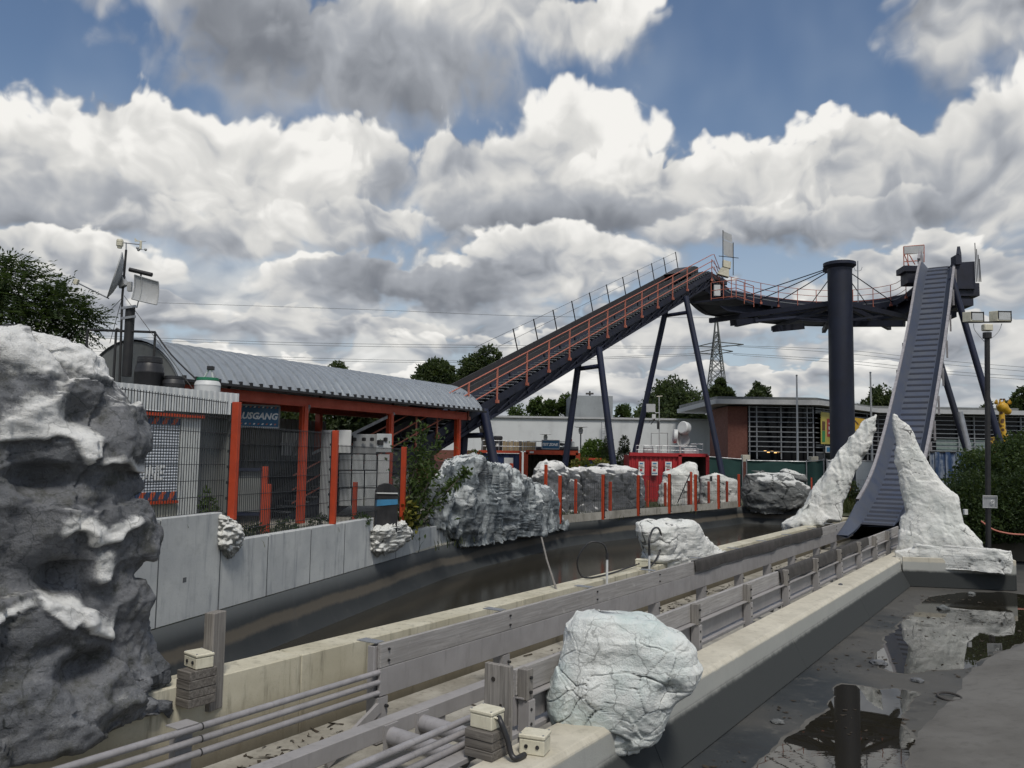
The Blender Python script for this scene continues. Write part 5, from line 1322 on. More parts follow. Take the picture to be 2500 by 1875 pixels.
# far side leaning wire posts
wp_ = [1273, 1327, 1378, 1427, 1473, 1517, 1559, 1597, 1633, 1664, 1694]
tw = []
for u in wp_:
    p = rayplane(u, 900, LB_+LL*2.45, LL); t = (p-LB_-LL*2.45).dot(LD); tw.append(t)
    MB().tube(lf(t, 2.45, .1), lf(t, 2.45, 1.62), .032, 6).build('wire_post', M['blackmetal'], lift)
tw = [tw[0]-3.4]+tw
for d in (1.58, 1.1):
    MB().tube(lf(tw[0], 2.45, d), lf(tw[-1], 2.45, d), .010, 4).build('guard_wire', M['blackmetal'], lift)
# supports: each leg lies where its sight line meets the plane of its frame
def frame_leg(par, p0, nrm, a, b, r, zb=-.02, mat='navy', ext=.0):
    A, B = rayplane(*a, p0, nrm), rayplane(*b, p0, nrm); d = (B-A).normalized(); B2 = A+d*((zb-A.z)/d.z)
    MB().tube(A-d*ext, B2, r, 14).build('leg', M[mat], par, smooth=True); return A, B2
f2 = lf(lt_at(1650, 722), 1.2, 0); f1 = lf(lt_at(1440, 850), 1.2, 0); f0 = lf(lt_at(1185, 990), 1.2, 0)
frame_leg(lift, f2, LH, (1626, 754), (1544, 1132), .18); frame_leg(lift, f2, LH, (1674, 724), (1755, 1118), .18)
frame_leg(lift, f1, LH, (1414, 874), (1387, 1078), .17); frame_leg(lift, f1, LH, (1462, 848), (1497, 1132), .17)
frame_leg(lift, f0, LH, (1181, 1000), (1205, 1124), .20); frame_leg(lift, f0, LH, (1135, 1030), (1128, 1124), .20)
for p0, a, b in ((f2, (1618, 772), (1682, 762)), (f1, (1410, 901), (1468, 893)), (f0, (1125, 1064), (1192, 1062))):
    MB().tube(rayplane(*a, p0, LH), rayplane(*b, p0, LH), .12, 10).build('cross_brace', M['navy'], lift)
# ------------------------------------------------------------------ curved top deck
DZ = 14.55
cdk = thing('curved_deck', (22, 60, DZ-2), 'dark curved track deck with orange handrails hung from the big column', 'track deck')
IN = [Vector(p+(0,)) for p in ((13.9, 57.5), (15.2, 58.3), (17.2, 59.6), (19.8, 61.3), (22.6, 62.4), (24.9, 62.5), (27.0, 61.4), (28.1, 59.2), (28.3, 56.6))]
IN = catmull(IN, 5)
NI = len(IN)
def inn(i): 
    t = (IN[min(i+1, NI-1)]-IN[max(i-1, 0)]).normalized(); return Vector((-t.y, t.x, 0))
nrmI = [inn(i) for i in range(NI)]
def dz_at(i):
    f = i/(NI-1); return DZ+1.05*max(0, 1-f*6.5)**1.3+1.05*max(0, (f-.84)/.16)**1.3
def ring_sheet(name, offs, mat, par=cdk):
    rows = [[IN[i]+nrmI[i]*o+UPZ*(dz_at(i)+z) for i in range(NI)] for o, z in offs+[offs[0]]]
    return MB().sheet(rows).build(name, M[mat], par)
ring_sheet('walkway', [(0, 0), (.85, 0), (.85, -.06), (0, -.06)], 'tread')
ring_sheet('trough', [(.88, .45), (.92, .45), (.92, -.2), (2.6, -.2), (2.6, .5), (2.66, .5), (2.66, -.3), (.88, -.3)], 'navydark')
ring_sheet('edge_beam', [(0, -.07), (.12, -.07), (.12, -.45), (0, -.45)], 'navydark')
ring_sheet('girder', [(.5, -.32), (.75, -.32), (.75, -1.15), (.5, -1.15)], 'navydark'); ring_sheet('girder', [(2.0, -.32), (2.25, -.32), (2.25, -1.3), (2.0, -1.3)], 'navydark')
ring_sheet('soffit', [(.3, -1.16), (2.5, -1.16), (2.5, -1.26), (.3, -1.26)], 'navydark')
for i in range(2, NI-1, 2):
    MB().bar(IN[i]+nrmI[i]*.0+UPZ*(dz_at(i)-.5), IN[i]+nrmI[i]*2.6+UPZ*(dz_at(i)-.5), .16, .2).build('cross_beam', M['navydark'], cdk)
for h in (1.12, .66, .22):
    MB().ptube([IN[i]-nrmI[i]*.05+UPZ*(dz_at(i)+h) for i in range(0, NI-4)], .021, 6).build('handrail', M['orangerail'], cdk)
for i in range(0, NI-4, 3):
    p = MB().bar(IN[i]-nrmI[i]*.05+UPZ*(dz_at(i)-.42), IN[i]-nrmI[i]*.05+UPZ*(dz_at(i)+1.12), .045, .045).build('handrail_post', M['orangerail'], cdk)
    MB().box(IN[i]-nrmI[i]*.05+UPZ*(dz_at(i)-.38), (.16, .16, .16)).build('post_foot', M['orangerail'], p)
CC = Vector((21.55, 54.6, 0)); CC = Vector((PY(2054, 900, 54.6).x, 54.6, 0))
# radial beams between column and deck with stub ends
for i in (8, 13, 18, 24, 30, 34):
    e = IN[i]+nrmI[i]*2.9; d = (e-CC).normalized(); a_z = DZ-1.55
    b = MB().bar(CC+d*.7+UPZ*(a_z+.25), e+UPZ*a_z, .28, .34).build('radial_beam', M['navydark'], cdk)
    MB().bar(CC+d*.7+UPZ*(a_z-.9), CC+d*5.0+UPZ*(a_z-.1), .10, .12).build('strut', M['navydark'], b)
for u, v, l in ((1790, 788, 2.2), (1893, 803, 2.6)):
    a = PY(u, v, 57.5); MB().bar(a, a+Vector((l, 2.2, .55)), .5, .42).build('stub_beam', M['navydark'], cdk)
a = PY(2208, 790, 55.0); MB().bar(a, a+Vector((-2.4, 2.6, .35)), .4, .40).build('stub_beam', M['navydark'], cdk)
MB().bar(PY(1845, 783, 57.5), PY(2030, 766, 56.2), .12, .14).build('service_pipe', M['navy'], cdk)
# crest platform with side balcony
cp0 = LT+LL*.0
MB().prism([LT+UPZ*-.1+LH*-.4, LT+LH*3.2+UPZ*-.1, LT+LH*3.2+LL*2.8+UPZ*-.1, LT+LL*2.8+LH*-.4+UPZ*-.1], (0, 0, -.35)).build('crest_platform', M['navydark'], cdk)
MB().prism([LT+LH*.2+UPZ*.42+LL*1.0, LT+LH*-.5+UPZ*.36+LL*1.0, LT+LH*-2.6+UPZ*-.50+LL*1.0, LT+LH*.2+UPZ*-.3+LL*1.0], LL*1.4).build('crest_cover', M['troughside'], cdk)
MB().prism([LT+LH*-.5+UPZ*-1.5+LL*.2, LT+LH*4.2+UPZ*-1.9+LL*.2, LT+LH*4.2+UPZ*-.5+LL*.2, LT+LH*-.5+UPZ*-.4+LL*.2], LL*2.2).build('crest_girder', M['navydark'], cdk)
q = LT+LH*.6
for h in (1.12, .66, .22):
    pts = [LT-LL*.06+UPZ*h, LT-LL*.06+LH*.35+UPZ*(h+.12), IN[0]-nrmI[0]*.05+LH*.4+UPZ*(dz_at(0)+h-DZ+DZ), IN[2]-nrmI[2]*.05+UPZ*(dz_at(2)+h)]
    MB().ptube([LT-LL*.06+UPZ*h]+[LT-LL*.06+LH*.5+UPZ*(h+.15), IN[3]-nrmI[3]*.05+UPZ*(dz_at(3)+h)], .028, 6).build('handrail', M['orangerail'], cdk)
bl0, bl1, bl2 = PY(1736, 696, 55.3), PY(1797, 692, 54.2), PY(1840, 722, 56.2)
zf = PY(1770, 728, 55).z
for a, b in ((bl0, bl1), (bl1, bl2)):
    for f in (0, .5, 1.0):
        p0_, p1_ = Vector((a.x, a.y, zf+1.1*f)), Vector((b.x, b.y, zf+1.1*f)); MB().tube(p0_, p1_, .026, 6).build('balcony_rail', M['orangerail'], cdk)
for f in (0, .5, 1): p = bl0.lerp(bl1, f); MB().tube(Vector((p.x, p.y, zf-.1)), Vector((p.x, p.y, zf+1.1)), .028, 6).build('balcony_post', M['orangerail'], cdk)
for f in (.45, 1): p = bl1.lerp(bl2, f); MB().tube(Vector((p.x, p.y, zf-.35)), Vector((p.x, p.y, zf+1.1)), .028, 6).build('balcony_post', M['orangerail'], cdk)
MB().prism([Vector((p.x, p.y, zf-.06)) for p in (bl0, bl1, bl2, bl2+LL*1.5, bl0+LL*1.5)], (0, 0, -.12)).build('balcony_floor', M['navydark'], cdk)
a = PY(1750, 722, 55.9); MB().box((a.x, a.y, a.z+.35), (.42, .3, .75)).build('switch_box', M['whitepaint'], cdk)
# equipment tower with two mirror panels on the crest
et = thing('panel_tower', PY(1776, 690, 57), 'two tilted white panels on a frame at the crest of the lift', 'panel')
def quadpanel(par, nm, pts, mat, y, th=.05):
    P = [PY(u, v, yy) for (u, v), yy in zip(pts, y)]; MB().prism(P, (0.02, th, 0)).build(nm, M[mat], par)
quadpanel(et, 'panel', ((1766, 564), (1786, 573), (1788, 592), (1767, 583)), 'grid', (57, 57.6, 57.6, 57)); quadpanel(et, 'panel', ((1766, 585), (1789, 594), (1790, 630), (1767, 622)), 'grid', (57, 57.6, 57.6, 57))
for u, va, vb_, y in ((1765, 562, 680, 57.0), (1790, 592, 672, 57.6)): MB().tube(PY(u, va, y), PY(u, vb_, y), .03, 6).build('frame_pole', M['blackmetal'], et)
MB().tube(PY(1755, 625, 57), PY(1803, 630, 57.6), .025, 6).build('outrigger', M['blackmetal'], et)
quadpanel(et, 'equipment_box', ((1766, 634), (1785, 639), (1784, 655), (1766, 650)), 'offwhite', (57, 57.2, 57.2, 57), .4); quadpanel(et, 'equipment_box', ((1762, 652), (1780, 656), (1780, 676), (1752, 668)), 'offwhite', (56.9, 57, 57, 56.9), .5)
# ------------------------------------------------------------------ big column with cable stays
col = thing('support_column', CC, 'massive round navy steel column with flared cap and cable stays', 'column')
cr = (PY(2083, 900, 54.6)-PY(2025.5, 900, 54.6)).length/2; zc = PY(2054, 642, 54.6).z
MB().tube(CC+UPZ*-.1, CC+UPZ*(zc-.28), cr, 40).build('shaft', M['column'], col, smooth=True)
MB().lathe(CC, [(cr+.01, zc-.55), (cr+.01, zc-.42), (cr+.26, zc-.22), (cr+.26, zc-.02), (cr+.2, zc)], 40).build('cap_flange', M['column'], col, smooth=True)
for k, i in enumerate((9, 12, 15, 20, 25, 29, 33)):
    e = IN[i]+nrmI[i]*.05+UPZ*(dz_at(i)-.1); d = Vector((e.x-CC.x, e.y-CC.y, 0)).normalized()
    c_ = MB().tube(CC+d*(cr+.24)+UPZ*(zc-.32), e, .035, 6).build('stay_rod', M['navydark'], col)
    MB().bar(CC+d*cr+UPZ*(zc-.36), CC+d*(cr+.34)+UPZ*(zc-.36), .12, .3).build('lug', M['navydark'], c_)
rm = thing('rod_mast', PY(2095, 735, 58), 'thin rod mast with small hooks behind the big column', 'mast')
MB().tube(PY(2095, 738, 58), PY(2094, 637, 58), .04, 6).build('pole', M['galv'], rm)
for du in (-9, 11): MB().ptube([PY(2094, 662, 58), PY(2094+du*.7, 660, 58), PY(2094+du, 652, 58)], .02, 5).build('hook', M['galv'], rm)
# ------------------------------------------------------------------ slide
SLP = [(62.6, 15.86), (61.5, 15.72), (59.5, 14.1), (57.0, 11.75), (54.3, 9.43), (51.4, 7.15), (48.65, 5.09), (46.5, 3.6), (44.4, 2.32), (42.5, 1.42), (40.8, .82), (39.0, .30), (37.4, -.04), (35.8, -.22), (34.0, -.36)]
SLC = catmull([Vector((a, b, 0)) for a, b in SLP], 5)
sld = thing('drop_slide', SN(40, -6.7, -1.1), 'steep worn blue ribbed drop slide with pale scuffed edges', 'slide')
def sl_pt(i, n, h):
    i0, i1 = max(i-1, 0), min(i+1, len(SLC)-1); ts, tz = SLC[i1].x-SLC[i0].x, SLC[i1].y-SLC[i0].y; l = math.hypot(ts, tz); 
    us, uz = tz/l, -ts/l
    if uz < 0: us, uz = -us, -uz
    return SN(SLC[i].x+us*h, n, SLC[i].y+uz*h)
NS = len(SLC)
nl, nr = -7.78, -5.64
def sl_sheet(name, prof, mat, i0=0, i1=None):
    return MB().sheet([[sl_pt(i, n, h) for i in range(i0, i1 or NS)] for n, h in prof]).build(name, M[mat], sld, smooth=True)
iF = max(i for i in range(NS) if SLC[i].x > 38.0)
sl_sheet('slide_floor', [(nl+.42, .0), (nr-.42, .0), (nr-.42, -.08), (nl+.42, -.08), (nl+.42, 0)], 'slidebl', 0, iF+1)
def tp_(i): return 1.0 if SLC[i].x > 39.0 else max(.04, (SLC[i].x-35.2)/3.8)
for e_, sg_ in ((nl, 1), (nr, -1)):
    rows = [[sl_pt(i, e_+sg_*o, h if h < .1 else h*tp_(i)) for i in range(max(k for k in range(NS) if SLC[k].x > 35.4)+1 if sg_ > 0 else iF+1)] for o, h in ((.42, .004), (.40, .03), (.06, .52), (.0, .52), (.30, -.06), (.42, -.06))]
    MB().sheet(rows).build('side_wall', M['slidebl'], sld, smooth=True)
iE = max(i for i in range(NS) if SLC[i].x > 39.2)
sl_sheet('edge_rim', [(nl+.07, .50), (nl+.07, .60), (nl-.07, .60), (nl-.07, .40), (nl-.02, .40)], 'slidepale', 0, iE); sl_sheet('edge_rim', [(nr-.07, .50), (nr-.07, .60), (nr+.07, .60), (nr+.07, .40), (nr+.02, .40)], 'slidepale', 0, iE)
M['sliderib'] = painted('shadow_dark_slide_rib', (.020, .026, .045), (.028, .033, .048), .6, .4)  # rib shadow lines put into the colour, darker than the slide paint
# ribs
acc, last = 0, SLC[2]; ribs = []
for i in range(3, NS-8):
    acc += (SLC[i]-last).length; last = SLC[i]
fine_ = []
for i in range(NS-1):
    for j in range(12): fine_.append((i+j/12))
def sl_f(f, n, h):
    i = int(f); g_ = f-i; return sl_pt(i, n, h).lerp(sl_pt(min(i+1, NS-1), n, h), g_)
prev = sl_f(fine_[0], -6.7, 0); run = 0
for f in fine_[1:]:
    p = sl_f(f, -6.7, 0); run += (p-prev).length; prev = p
    if run > .56 and f < iF-.3 and f > 4:
        run = 0; p2 = sl_f(f+.06, -6.7, 0); d = (p2-p).normalized(); up = d.cross(NDIR); up = up if up.z > 0 else -up
        a, b = sl_f(f, nl+.46, 0), sl_f(f, nr-.46, 0)
        mb = MB(); mb.prism([a+up*.002, a+up*.055+d*.015, a+up*.055+d*.10, a+up*.002+d*.16], b-a); mb.build('rib', M['sliderib'], sld)
# side struts along both edges and substructure
for i in range(4, iE-6, 4):
    for n, s_ in ((nl-.10, -1), (nr+.10, 1)):
        a = sl_pt(i, n, .45); MB().bar(a+UPZ*.05, a-UPZ*.95, .09, .14, SN(1, 0, 0)).build('side_strut', M['slidepale'] if s_ > 0 else M['navydark'], sld)
for n in (nl+.5, nr-.5):
    MB().sheet([[sl_pt(i, n+o, h) for i in range(0, iF-4)] for o, h in ((-.08, -.1), (.08, -.1), (.08, -.62), (-.08, -.62), (-.08, -.1))]).build('girder', M['navydark'], sld)
for i in range(3, iF-4, 4):
    MB().bar(sl_pt(i, nl+.3, -.2), sl_pt(i, nr-.3, -.2), .12, .14).build('cross_beam', M['navydark'], sld)
# crest cheeks
for n, w in ((nl-.02, .5), (nr+.02, -.5)):
    a = sl_pt(1, n, .55); MB().prism([a+SN(.9, 0, -.5), a+SN(.6, 0, .55), a+SN(-.2, 0, .85), a+SN(-1.0, 0, .15), a+SN(-.6, 0, -.5)], NDIR*-w*.35).build('crest_cheek', M['slidepale'] if n < -7 else M['navydark'], sld)
pA = SN(59.6, 0, 0); pB = SN(54.8, 0, 0); sdir = SN(1, 0, 0)
frame_leg(sld, pA, sdir, (2334, 715), (2411, 977), .20, ext=1.0); frame_leg(sld, pB, sdir, (2300, 900), (2377, 1156), .18, mat='column', ext=1.2)
frame_leg(sld, pA, sdir, (2240, 800), (2222, 905), .20, ext=.3)
A_l, B_l = rayplane(2342, 1006, pB, sdir), rayplane(2377, 1156, pB, sdir)
d_l = (B_l-A_l).normalized(); MB().tube(A_l, A_l+d_l*((-.02-A_l.z)/d_l.z), .195, 14).build('leg_sleeve', M['galv'], sld, smooth=True)
# upper landing behind the slide
ld = thing('landing_platform', SN(62, -4.5, 13), 'dark maintenance platform with four thin poles beside the slide crest', 'platform')
def qbox(par, nm, u0, u1, v0, v1, y, dep, mat, sk=0):
    a, b = PY(u0, v1, y), PY(u1, v1, y); zt_ = PY(u0, v0, y).z
    MB().prism([a, b, Vector((b.x, b.y, zt_+sk)), Vector((a.x, a.y, zt_))], (.12*dep, dep, 0)).build(nm, M[mat], par)
qbox(ld, 'deck_block', 2336, 2382, 641, 705, 53.2, 2.4, 'navydark', .1); qbox(ld, 'deck_block', 2338, 2392, 690, 722, 53.4, 2.0, 'navydark'); qbox(ld, 'stub_beam', 2345, 2377, 729, 746, 53.5, 3, 'navydark'); qbox(ld, 'deck_block', 2333, 2368, 720, 742, 53.6, 2.0, 'navydark'); qbox(ld, 'stub_beam', 2316, 2336, 759, 774, 53, 2.6, 'navydark')
qbox(ld, 'motor_box', 2334, 2347, 622, 645, 53, .8, 'navydark')
for u, v in ((2380, 593), (2384, 608), (2388, 622), (2391, 632)): MB().tube(PY(u, v, 53+(u-2380)*.2), PY(u+4, 688, 53+(u-2380)*.2), .026, 6).build('pole', M['blackmetal'], ld)
lsn = thing('framed_notice', PY(2230, 655, 57.5), 'blank white board in an orange tube frame by the slide crest', 'sign')
Yn = 57.8
for a, b in (((2206, 602), (2256, 598)), ((2206, 603), (2207, 658)), ((2256, 599), (2256, 640)), ((2206, 621), (2256, 617)), ((2206, 639), (2250, 636)), ((2208, 622), (2220, 650)), ((2220, 622), (2234, 646)), ((2216, 621), (2217, 648))):
    MB().tube(PY(*a, Yn), PY(*b, Yn), .035, 6).build('frame_tube', M['orangerail'], lsn)
qbox(lsn, 'board', 2208, 2254, 602, 619, Yn-.05, .04, 'grid', .1)
qbox(lsn, 'base_block', 2207, 2252, 648, 662, Yn-.2, 1.6, 'navydark'); qbox(lsn, 'base_block', 2216, 2256, 660, 690, Yn-.1, 1.4, 'navydark')
# ------------------------------------------------------------------ background buildings
M['hall'] = concrete('white_rendered_wall', (.64, .665, .67), (.58, .60, .605), .22, (.28, .29, .29), .25, pits=.1)
M['greyblock'] = concrete('grey_concrete_block', (.30, .32, .325), (.24, .255, .26), .35, (.15, .16, .16), .5, pits=.2)
M['brick'] = painted('red_brown_brick', (.185, .075, .055), (.14, .055, .042), .85, .4, (.09, .05, .04), 6.0)
M['glass'] = plain('dark_glazing', (.004, .005, .007), .04, 0, .15)
M['louvre'] = painted('silver_louvre', (.30, .32, .335), (.26, .27, .29), .45, .2, metal=.3)
M['canopy'] = painted('pale_roof_edge', (.46, .47, .475), (.40, .41, .42), .5, .2)
hall = thing('hall', (0, 80, 0), 'long low white windowless hall behind the containers', 'building')
HZ = 6.35
a, b = PY(1020, 1027, 80), PY(1738, 1022, 80); c_ = PY(1777, 1010, 67)
MB().prism([Vector((a.x, 80, 0)), Vector((b.x, 80, 0)), Vector((b.x, 80, HZ)), Vector((a.x, 80, HZ))], (0, 12, 0)).build('wall', M['hall'], hall)
MB().prism([Vector((b.x+.02, 79.98, 0)), Vector((c_.x, 67, 0)), Vector((c_.x, 67, HZ)), Vector((b.x+.02, 79.98, HZ))], (3, 1, 0)).build('wall', M['hall'], hall)
MB().bar(Vector((a.x, 79.95, HZ+.05)), Vector((b.x, 79.95, HZ+.05)), .3, .18).build('coping', M['canopy'], hall); MB().bar(Vector((b.x, 79.95, HZ+.05)), Vector((c_.x-.1, 67, HZ+.05)), .3, .18).build('coping', M['canopy'], hall)
MB().prism([Vector((a.x, 79.9, 0)), Vector((PY(1160, 1100, 79.9).x, 79.9, 0)), Vector((PY(1160, 1100, 79.9).x, 79.9, 3.1)), Vector((a.x, 79.9, 3.1))], (0, .08, 0)).build('brick_base', M['brick'], hall)
gbk = thing('service_block', PY(1444, 1100, 96), 'plain grey concrete block rising behind the white hall', 'building')
a, b = PY(1392, 1000, 96), PY(1496, 1000, 96); zt = PY(1444, 966, 96).z
MB().prism([Vector((a.x, 96, 0)), Vector((b.x, 96, 0)), Vector((b.x, 96, zt)), Vector((a.x, 96, zt))], (0, 8, 0)).build('wall', M['greyblock'], gbk)
MB().tube(PY(1430, 961, 97), PY(1449, 961, 97), .12, 6).build('aerial', M['blackmetal'], gbk); MB().tube(PY(1440, 955, 97), PY(1440, 968, 97), .1, 6).build('aerial_post', M['blackmetal'], gbk)
ldr = thing('wall_ladder', PY(1475, 1100, 79.5), 'thin cage ladder fixed on the white hall wall', 'ladder')
for u in (1469, 1477, 1483): MB().tube(PY(u, 1028, 79.5), PY(u, 1100, 79.5), .035, 5).build('stile', M['galv'], ldr)
for v in range(1034, 1100, 6): MB().tube(PY(1469, v, 79.5), PY(1483, v, 79.5), .025, 5).build('rung', M['galv'], ldr)
# glass building
gz = 7.4
g0, g1, g2, g3 = PY(1777, 1050, 66), PY(1825, 1050, 66), PY(1985, 1050, 66), PY(2140, 1050, 75)
gl = thing('glass_building', Vector((g1.x, g1.y, 0)), 'dark glazed building with silver louvres and brown brick pier', 'building')
V2 = lambda p, z: Vector((p.x, p.y, z))
MB().prism([V2(g0, 0), V2(g1, 0), V2(g1, gz-.5), V2(g0, gz-.5)], (0, 6, 0)).build('brick_pier', M['brick'], gl)
MB().prism([V2(g1, 0)+Vector((0, .3, 0)), V2(g2, 0)+Vector((0, .3, 0)), V2(g2, gz-.4)+Vector((0, .3, 0)), V2(g1, gz-.4)+Vector((0, .3, 0))], (0, 9, 0)).build('glazing', M['glass'], gl)
MB().prism([V2(g2, 0)+Vector((.05, .35, 0)), V2(g3, 0), V2(g3, gz-.4), V2(g2, gz-.4)+Vector((.05, .35, 0))], (-2, 6, 0)).build('glazing', M['glass'], gl)
g4 = PY(2520, 1050, 75); MB().prism([V2(g3, 0)+Vector((.02, .1, 0)), V2(g4, 0), V2(g4, gz-.4), V2(g3, gz-.4)+Vector((.02, .1, 0))], (0, 6, 0)).build('glazing', M['glass'], gl)
rz = gz
e = 1.2
roofp = [PY(1746, 972, 65), PY(2003, 967, 64.6), PY(2142, 998, 73.8), PY(2520, 998, 73.8)]
pts = [Vector((roofp[0].x, 64.9, rz)), Vector((roofp[1].x, 64.6, rz)), Vector((roofp[2].x, 73.6, rz)), Vector((roofp[3].x, 73.6, rz)), Vector((roofp[3].x, 84, rz)), Vector((roofp[0].x, 80, rz))]
MB().prism(pts, (0, 0, -.38)).build('roof_slab', M['canopy'], gl)
inner = [p*1 for p in pts]; cx = sum(p.x for p in pts)/6; cy = sum(p.y for p in pts)/6
MB().prism([Vector((p.x+(cx-p.x)*.03, p.y+1.4, rz+.02)) for p in pts[:4]]+[Vector((p.x, p.y-1, rz+.02)) for p in pts[4:]], (0, 0, .28)).build('roof_upstand', M['corr'], gl)
def louvres(p, q, n, z0, z1, mul):
    d = (q-p).normalized(); off = Vector((d.y, -d.x, 0))*.22
    for i in range(n):
        z = z0+(z1-z0)*i/(n-1); MB().bar(V2(p, z)+off, V2(q, z)+off, .07, .07).build('louvre', M['louvre'], gl)
    for f in mul:
        r_ = p.lerp(q, f); MB().bar(V2(r_, z0-.6)+off*.8, V2(r_, z1+.1)+off*.8, .09, .09, d).build('mullion', M['louvre'], gl)
louvres(g1, g2, 10, 3.35, 6.85, (.02, .13, .5, .9, .99)); louvres(g2, g3, 10, 3.35, 6.85, (.12, .45, .8, .99)); louvres(g3, g4, 10, 3.35, 6.85, (.12, .33, .52, .62, .76, .92))
M['paleglass'] = painted('pale_green_panels', (.26, .33, .31), (.20, .26, .245), .4, .3)
p_, q_ = g3.lerp(g4, .38), g3.lerp(g4, .97); MB().prism([V2(p_, 2.6)-Vector((0, .02, 0)), V2(q_, 2.6)-Vector((0, .02, 0)), V2(q_, 4.75)-Vector((0, .02, 0)), V2(p_, 4.75)-Vector((0, .02, 0))], (0, .06, 0)).build('low_panel', M['paleglass'], gl)
# warm lamps glimpsed inside
M['warm'] = plain('warm_lamp', (.6, .4, .15), .5, emit=(1.0, .55, .18), es=2.0)
for i, (u, v) in enumerate(((1868, 1101), (1876, 1104), (1885, 1102), (1893, 1105), (1900, 1103))):
    a = PY(u, v, 66.25); MB().box(a, (.20, .04, .07)).build('lamp', M['warm'], gl)
# posters on the receding side
sd_ = (g3-g2).normalized(); so_ = Vector((sd_.y, -sd_.x, 0))
def onside(u, v): return rayplane(u, v, V2(g2, 0)+so_*.5, so_)
M['yellow'] = plain('poster_yellow', (.55, .46, .10), .6); M['yellow2'] = plain('poster_amber', (.60, .36, .03), .6); M['pred'] = plain('poster_red', (.42, .045, .05), .6); M['pgreen'] = plain('poster_green', (.03, .25, .08), .6); M['pwhite'] = plain('poster_white', (.68, .68, .66), .6); M['pbrown'] = plain('poster_brown', (.10, .05, .02), .6)
def poster(label, quads, name='poster'):
    t = thing(name, onside(*quads[0][1][0]), label, 'poster')
    for k, (nm, px, mat, off) in enumerate(quads):
        MB().prism([onside(u, v)+so_*off for u, v in px], so_*-.03).build(nm, M[mat], t)
    return t
poster('yellow poster with red text panel on the glazed building left of the column', [('sheet', ((2004, 1005), (2046, 1011), (2046, 1085), (2005, 1084)), 'yellow', 0), ('text_panel', ((2019, 1022), (2046, 1024), (2046, 1068), (2019, 1066)), 'pred', .02), ('colour_block', ((2007, 1052), (2014, 1052), (2014, 1079), (2007, 1079)), 'pgreen', .02), ('colour_block', ((2007, 1028), (2014, 1029), (2014, 1051), (2007, 1051)), 'pbrown', .02),
    ('text_line', ((2022, 1032), (2040, 1033), (2040, 1037), (2022, 1036)), 'pwhite', .04), ('text_line', ((2022, 1041), (2042, 1042), (2042, 1050), (2022, 1049)), 'pwhite', .04), ('text_line', ((2022, 1054), (2038, 1055), (2038, 1060), (2022, 1059)), 'pwhite', .04)])
poster('amber poster with dark zigzag line on the glazed building right of the column', [('sheet', ((2052, 1014), (2112, 1023), (2112, 1052), (2052, 1053)), 'yellow2', 0), ('zigzag', ((2083, 1031), (2088, 1026), (2096, 1035), (2095, 1038), (2088, 1030), (2084, 1034)), 'pbrown', .02)])
poster('small blue notice with white border below the yellow poster', [('sheet', ((2016, 1089), (2046, 1090), (2046, 1106), (2016, 1105)), 'pwhite', 0), ('face', ((2018, 1092), (2045, 1092), (2045, 1103), (2018, 1103)), 'bandblue', .02)], 'notice')
# flag poles
for u, v, y, lb in ((1945, 918, 60.0, 'bare white flag pole standing in front of the louvred glass corner'), (2125, 911, 58.0, 'bare white flag pole between the navy column and the slide')):
    t_ = PY(u, v, y); fpz = thing('flag_pole', Vector((t_.x, t_.y, 0)), lb, 'flag pole')
    MB().tube(Vector((t_.x, t_.y, 0)), t_, .085, 10, .055).build('pole', M['whitepaint'], fpz, smooth=True); MB().lathe(t_, [(.07, 0), (.08, .04), (.05, .1)], 8).build('finial', M['galv'], fpz)
# privacy fence panels
M['greentarp'] = painted('dark_green_privacy_mesh', (.012, .052, .046), (.010, .040, .036), .8, .3, (.02, .03, .028), .8)
M['whitetarp'] = painted('white_banner_panel', (.44, .47, .49), (.38, .41, .43), .7, .35, (.25, .27, .28), .8)
def tarp(label, pts, y, mat, z0=.05):
    P = [PY(u, v, yy) for (u, v), yy in zip(pts, y)]; t = thing('privacy_fence', V2(P[0].lerp(P[-1], .5), 0), label, 'fence'); k = 16
    rows = [[], []]
    for j in range(len(P)-1):
        for i in range(k+(j == len(P)-2)):
            f = i/k; p = P[j].lerp(P[j+1], f); w = Vector((0, math.sin(f*9+j)*.05, 0)); rows[0].append(V2(p, z0)+w); rows[1].append(p+w-UPZ*.05*math.sin(f*math.pi))
    MB().sheet(rows).build('screen', M[mat], t)
    for p in P: MB().tube(V2(p, 0)-Vector((0, .06, 0)), p-Vector((0, .06, 0))+UPZ*.1, .04, 6).build('post', M['galv'], t)
    for a, b in zip(P, P[1:]): MB().tube(a-Vector((0, .03, 0)), b-Vector((0, .03, 0)), .03, 6).build('top_rail', M['galv'], t)
    return t
tarp('dark green screened fence beside the red container', ((1729, 1115), (1812, 1121)), (58, 57.5), 'greentarp')
tarp('long dark green screened fence behind the grey rock', ((1822, 1124), (1968, 1127), (2010, 1123)), (57, 56.2, 55.5), 'greentarp')
tarp('pale white screened fence between the leaning rock and the slide', ((2018, 1124), (2160, 1126)), (54.5, 54), 'whitetarp', .8)
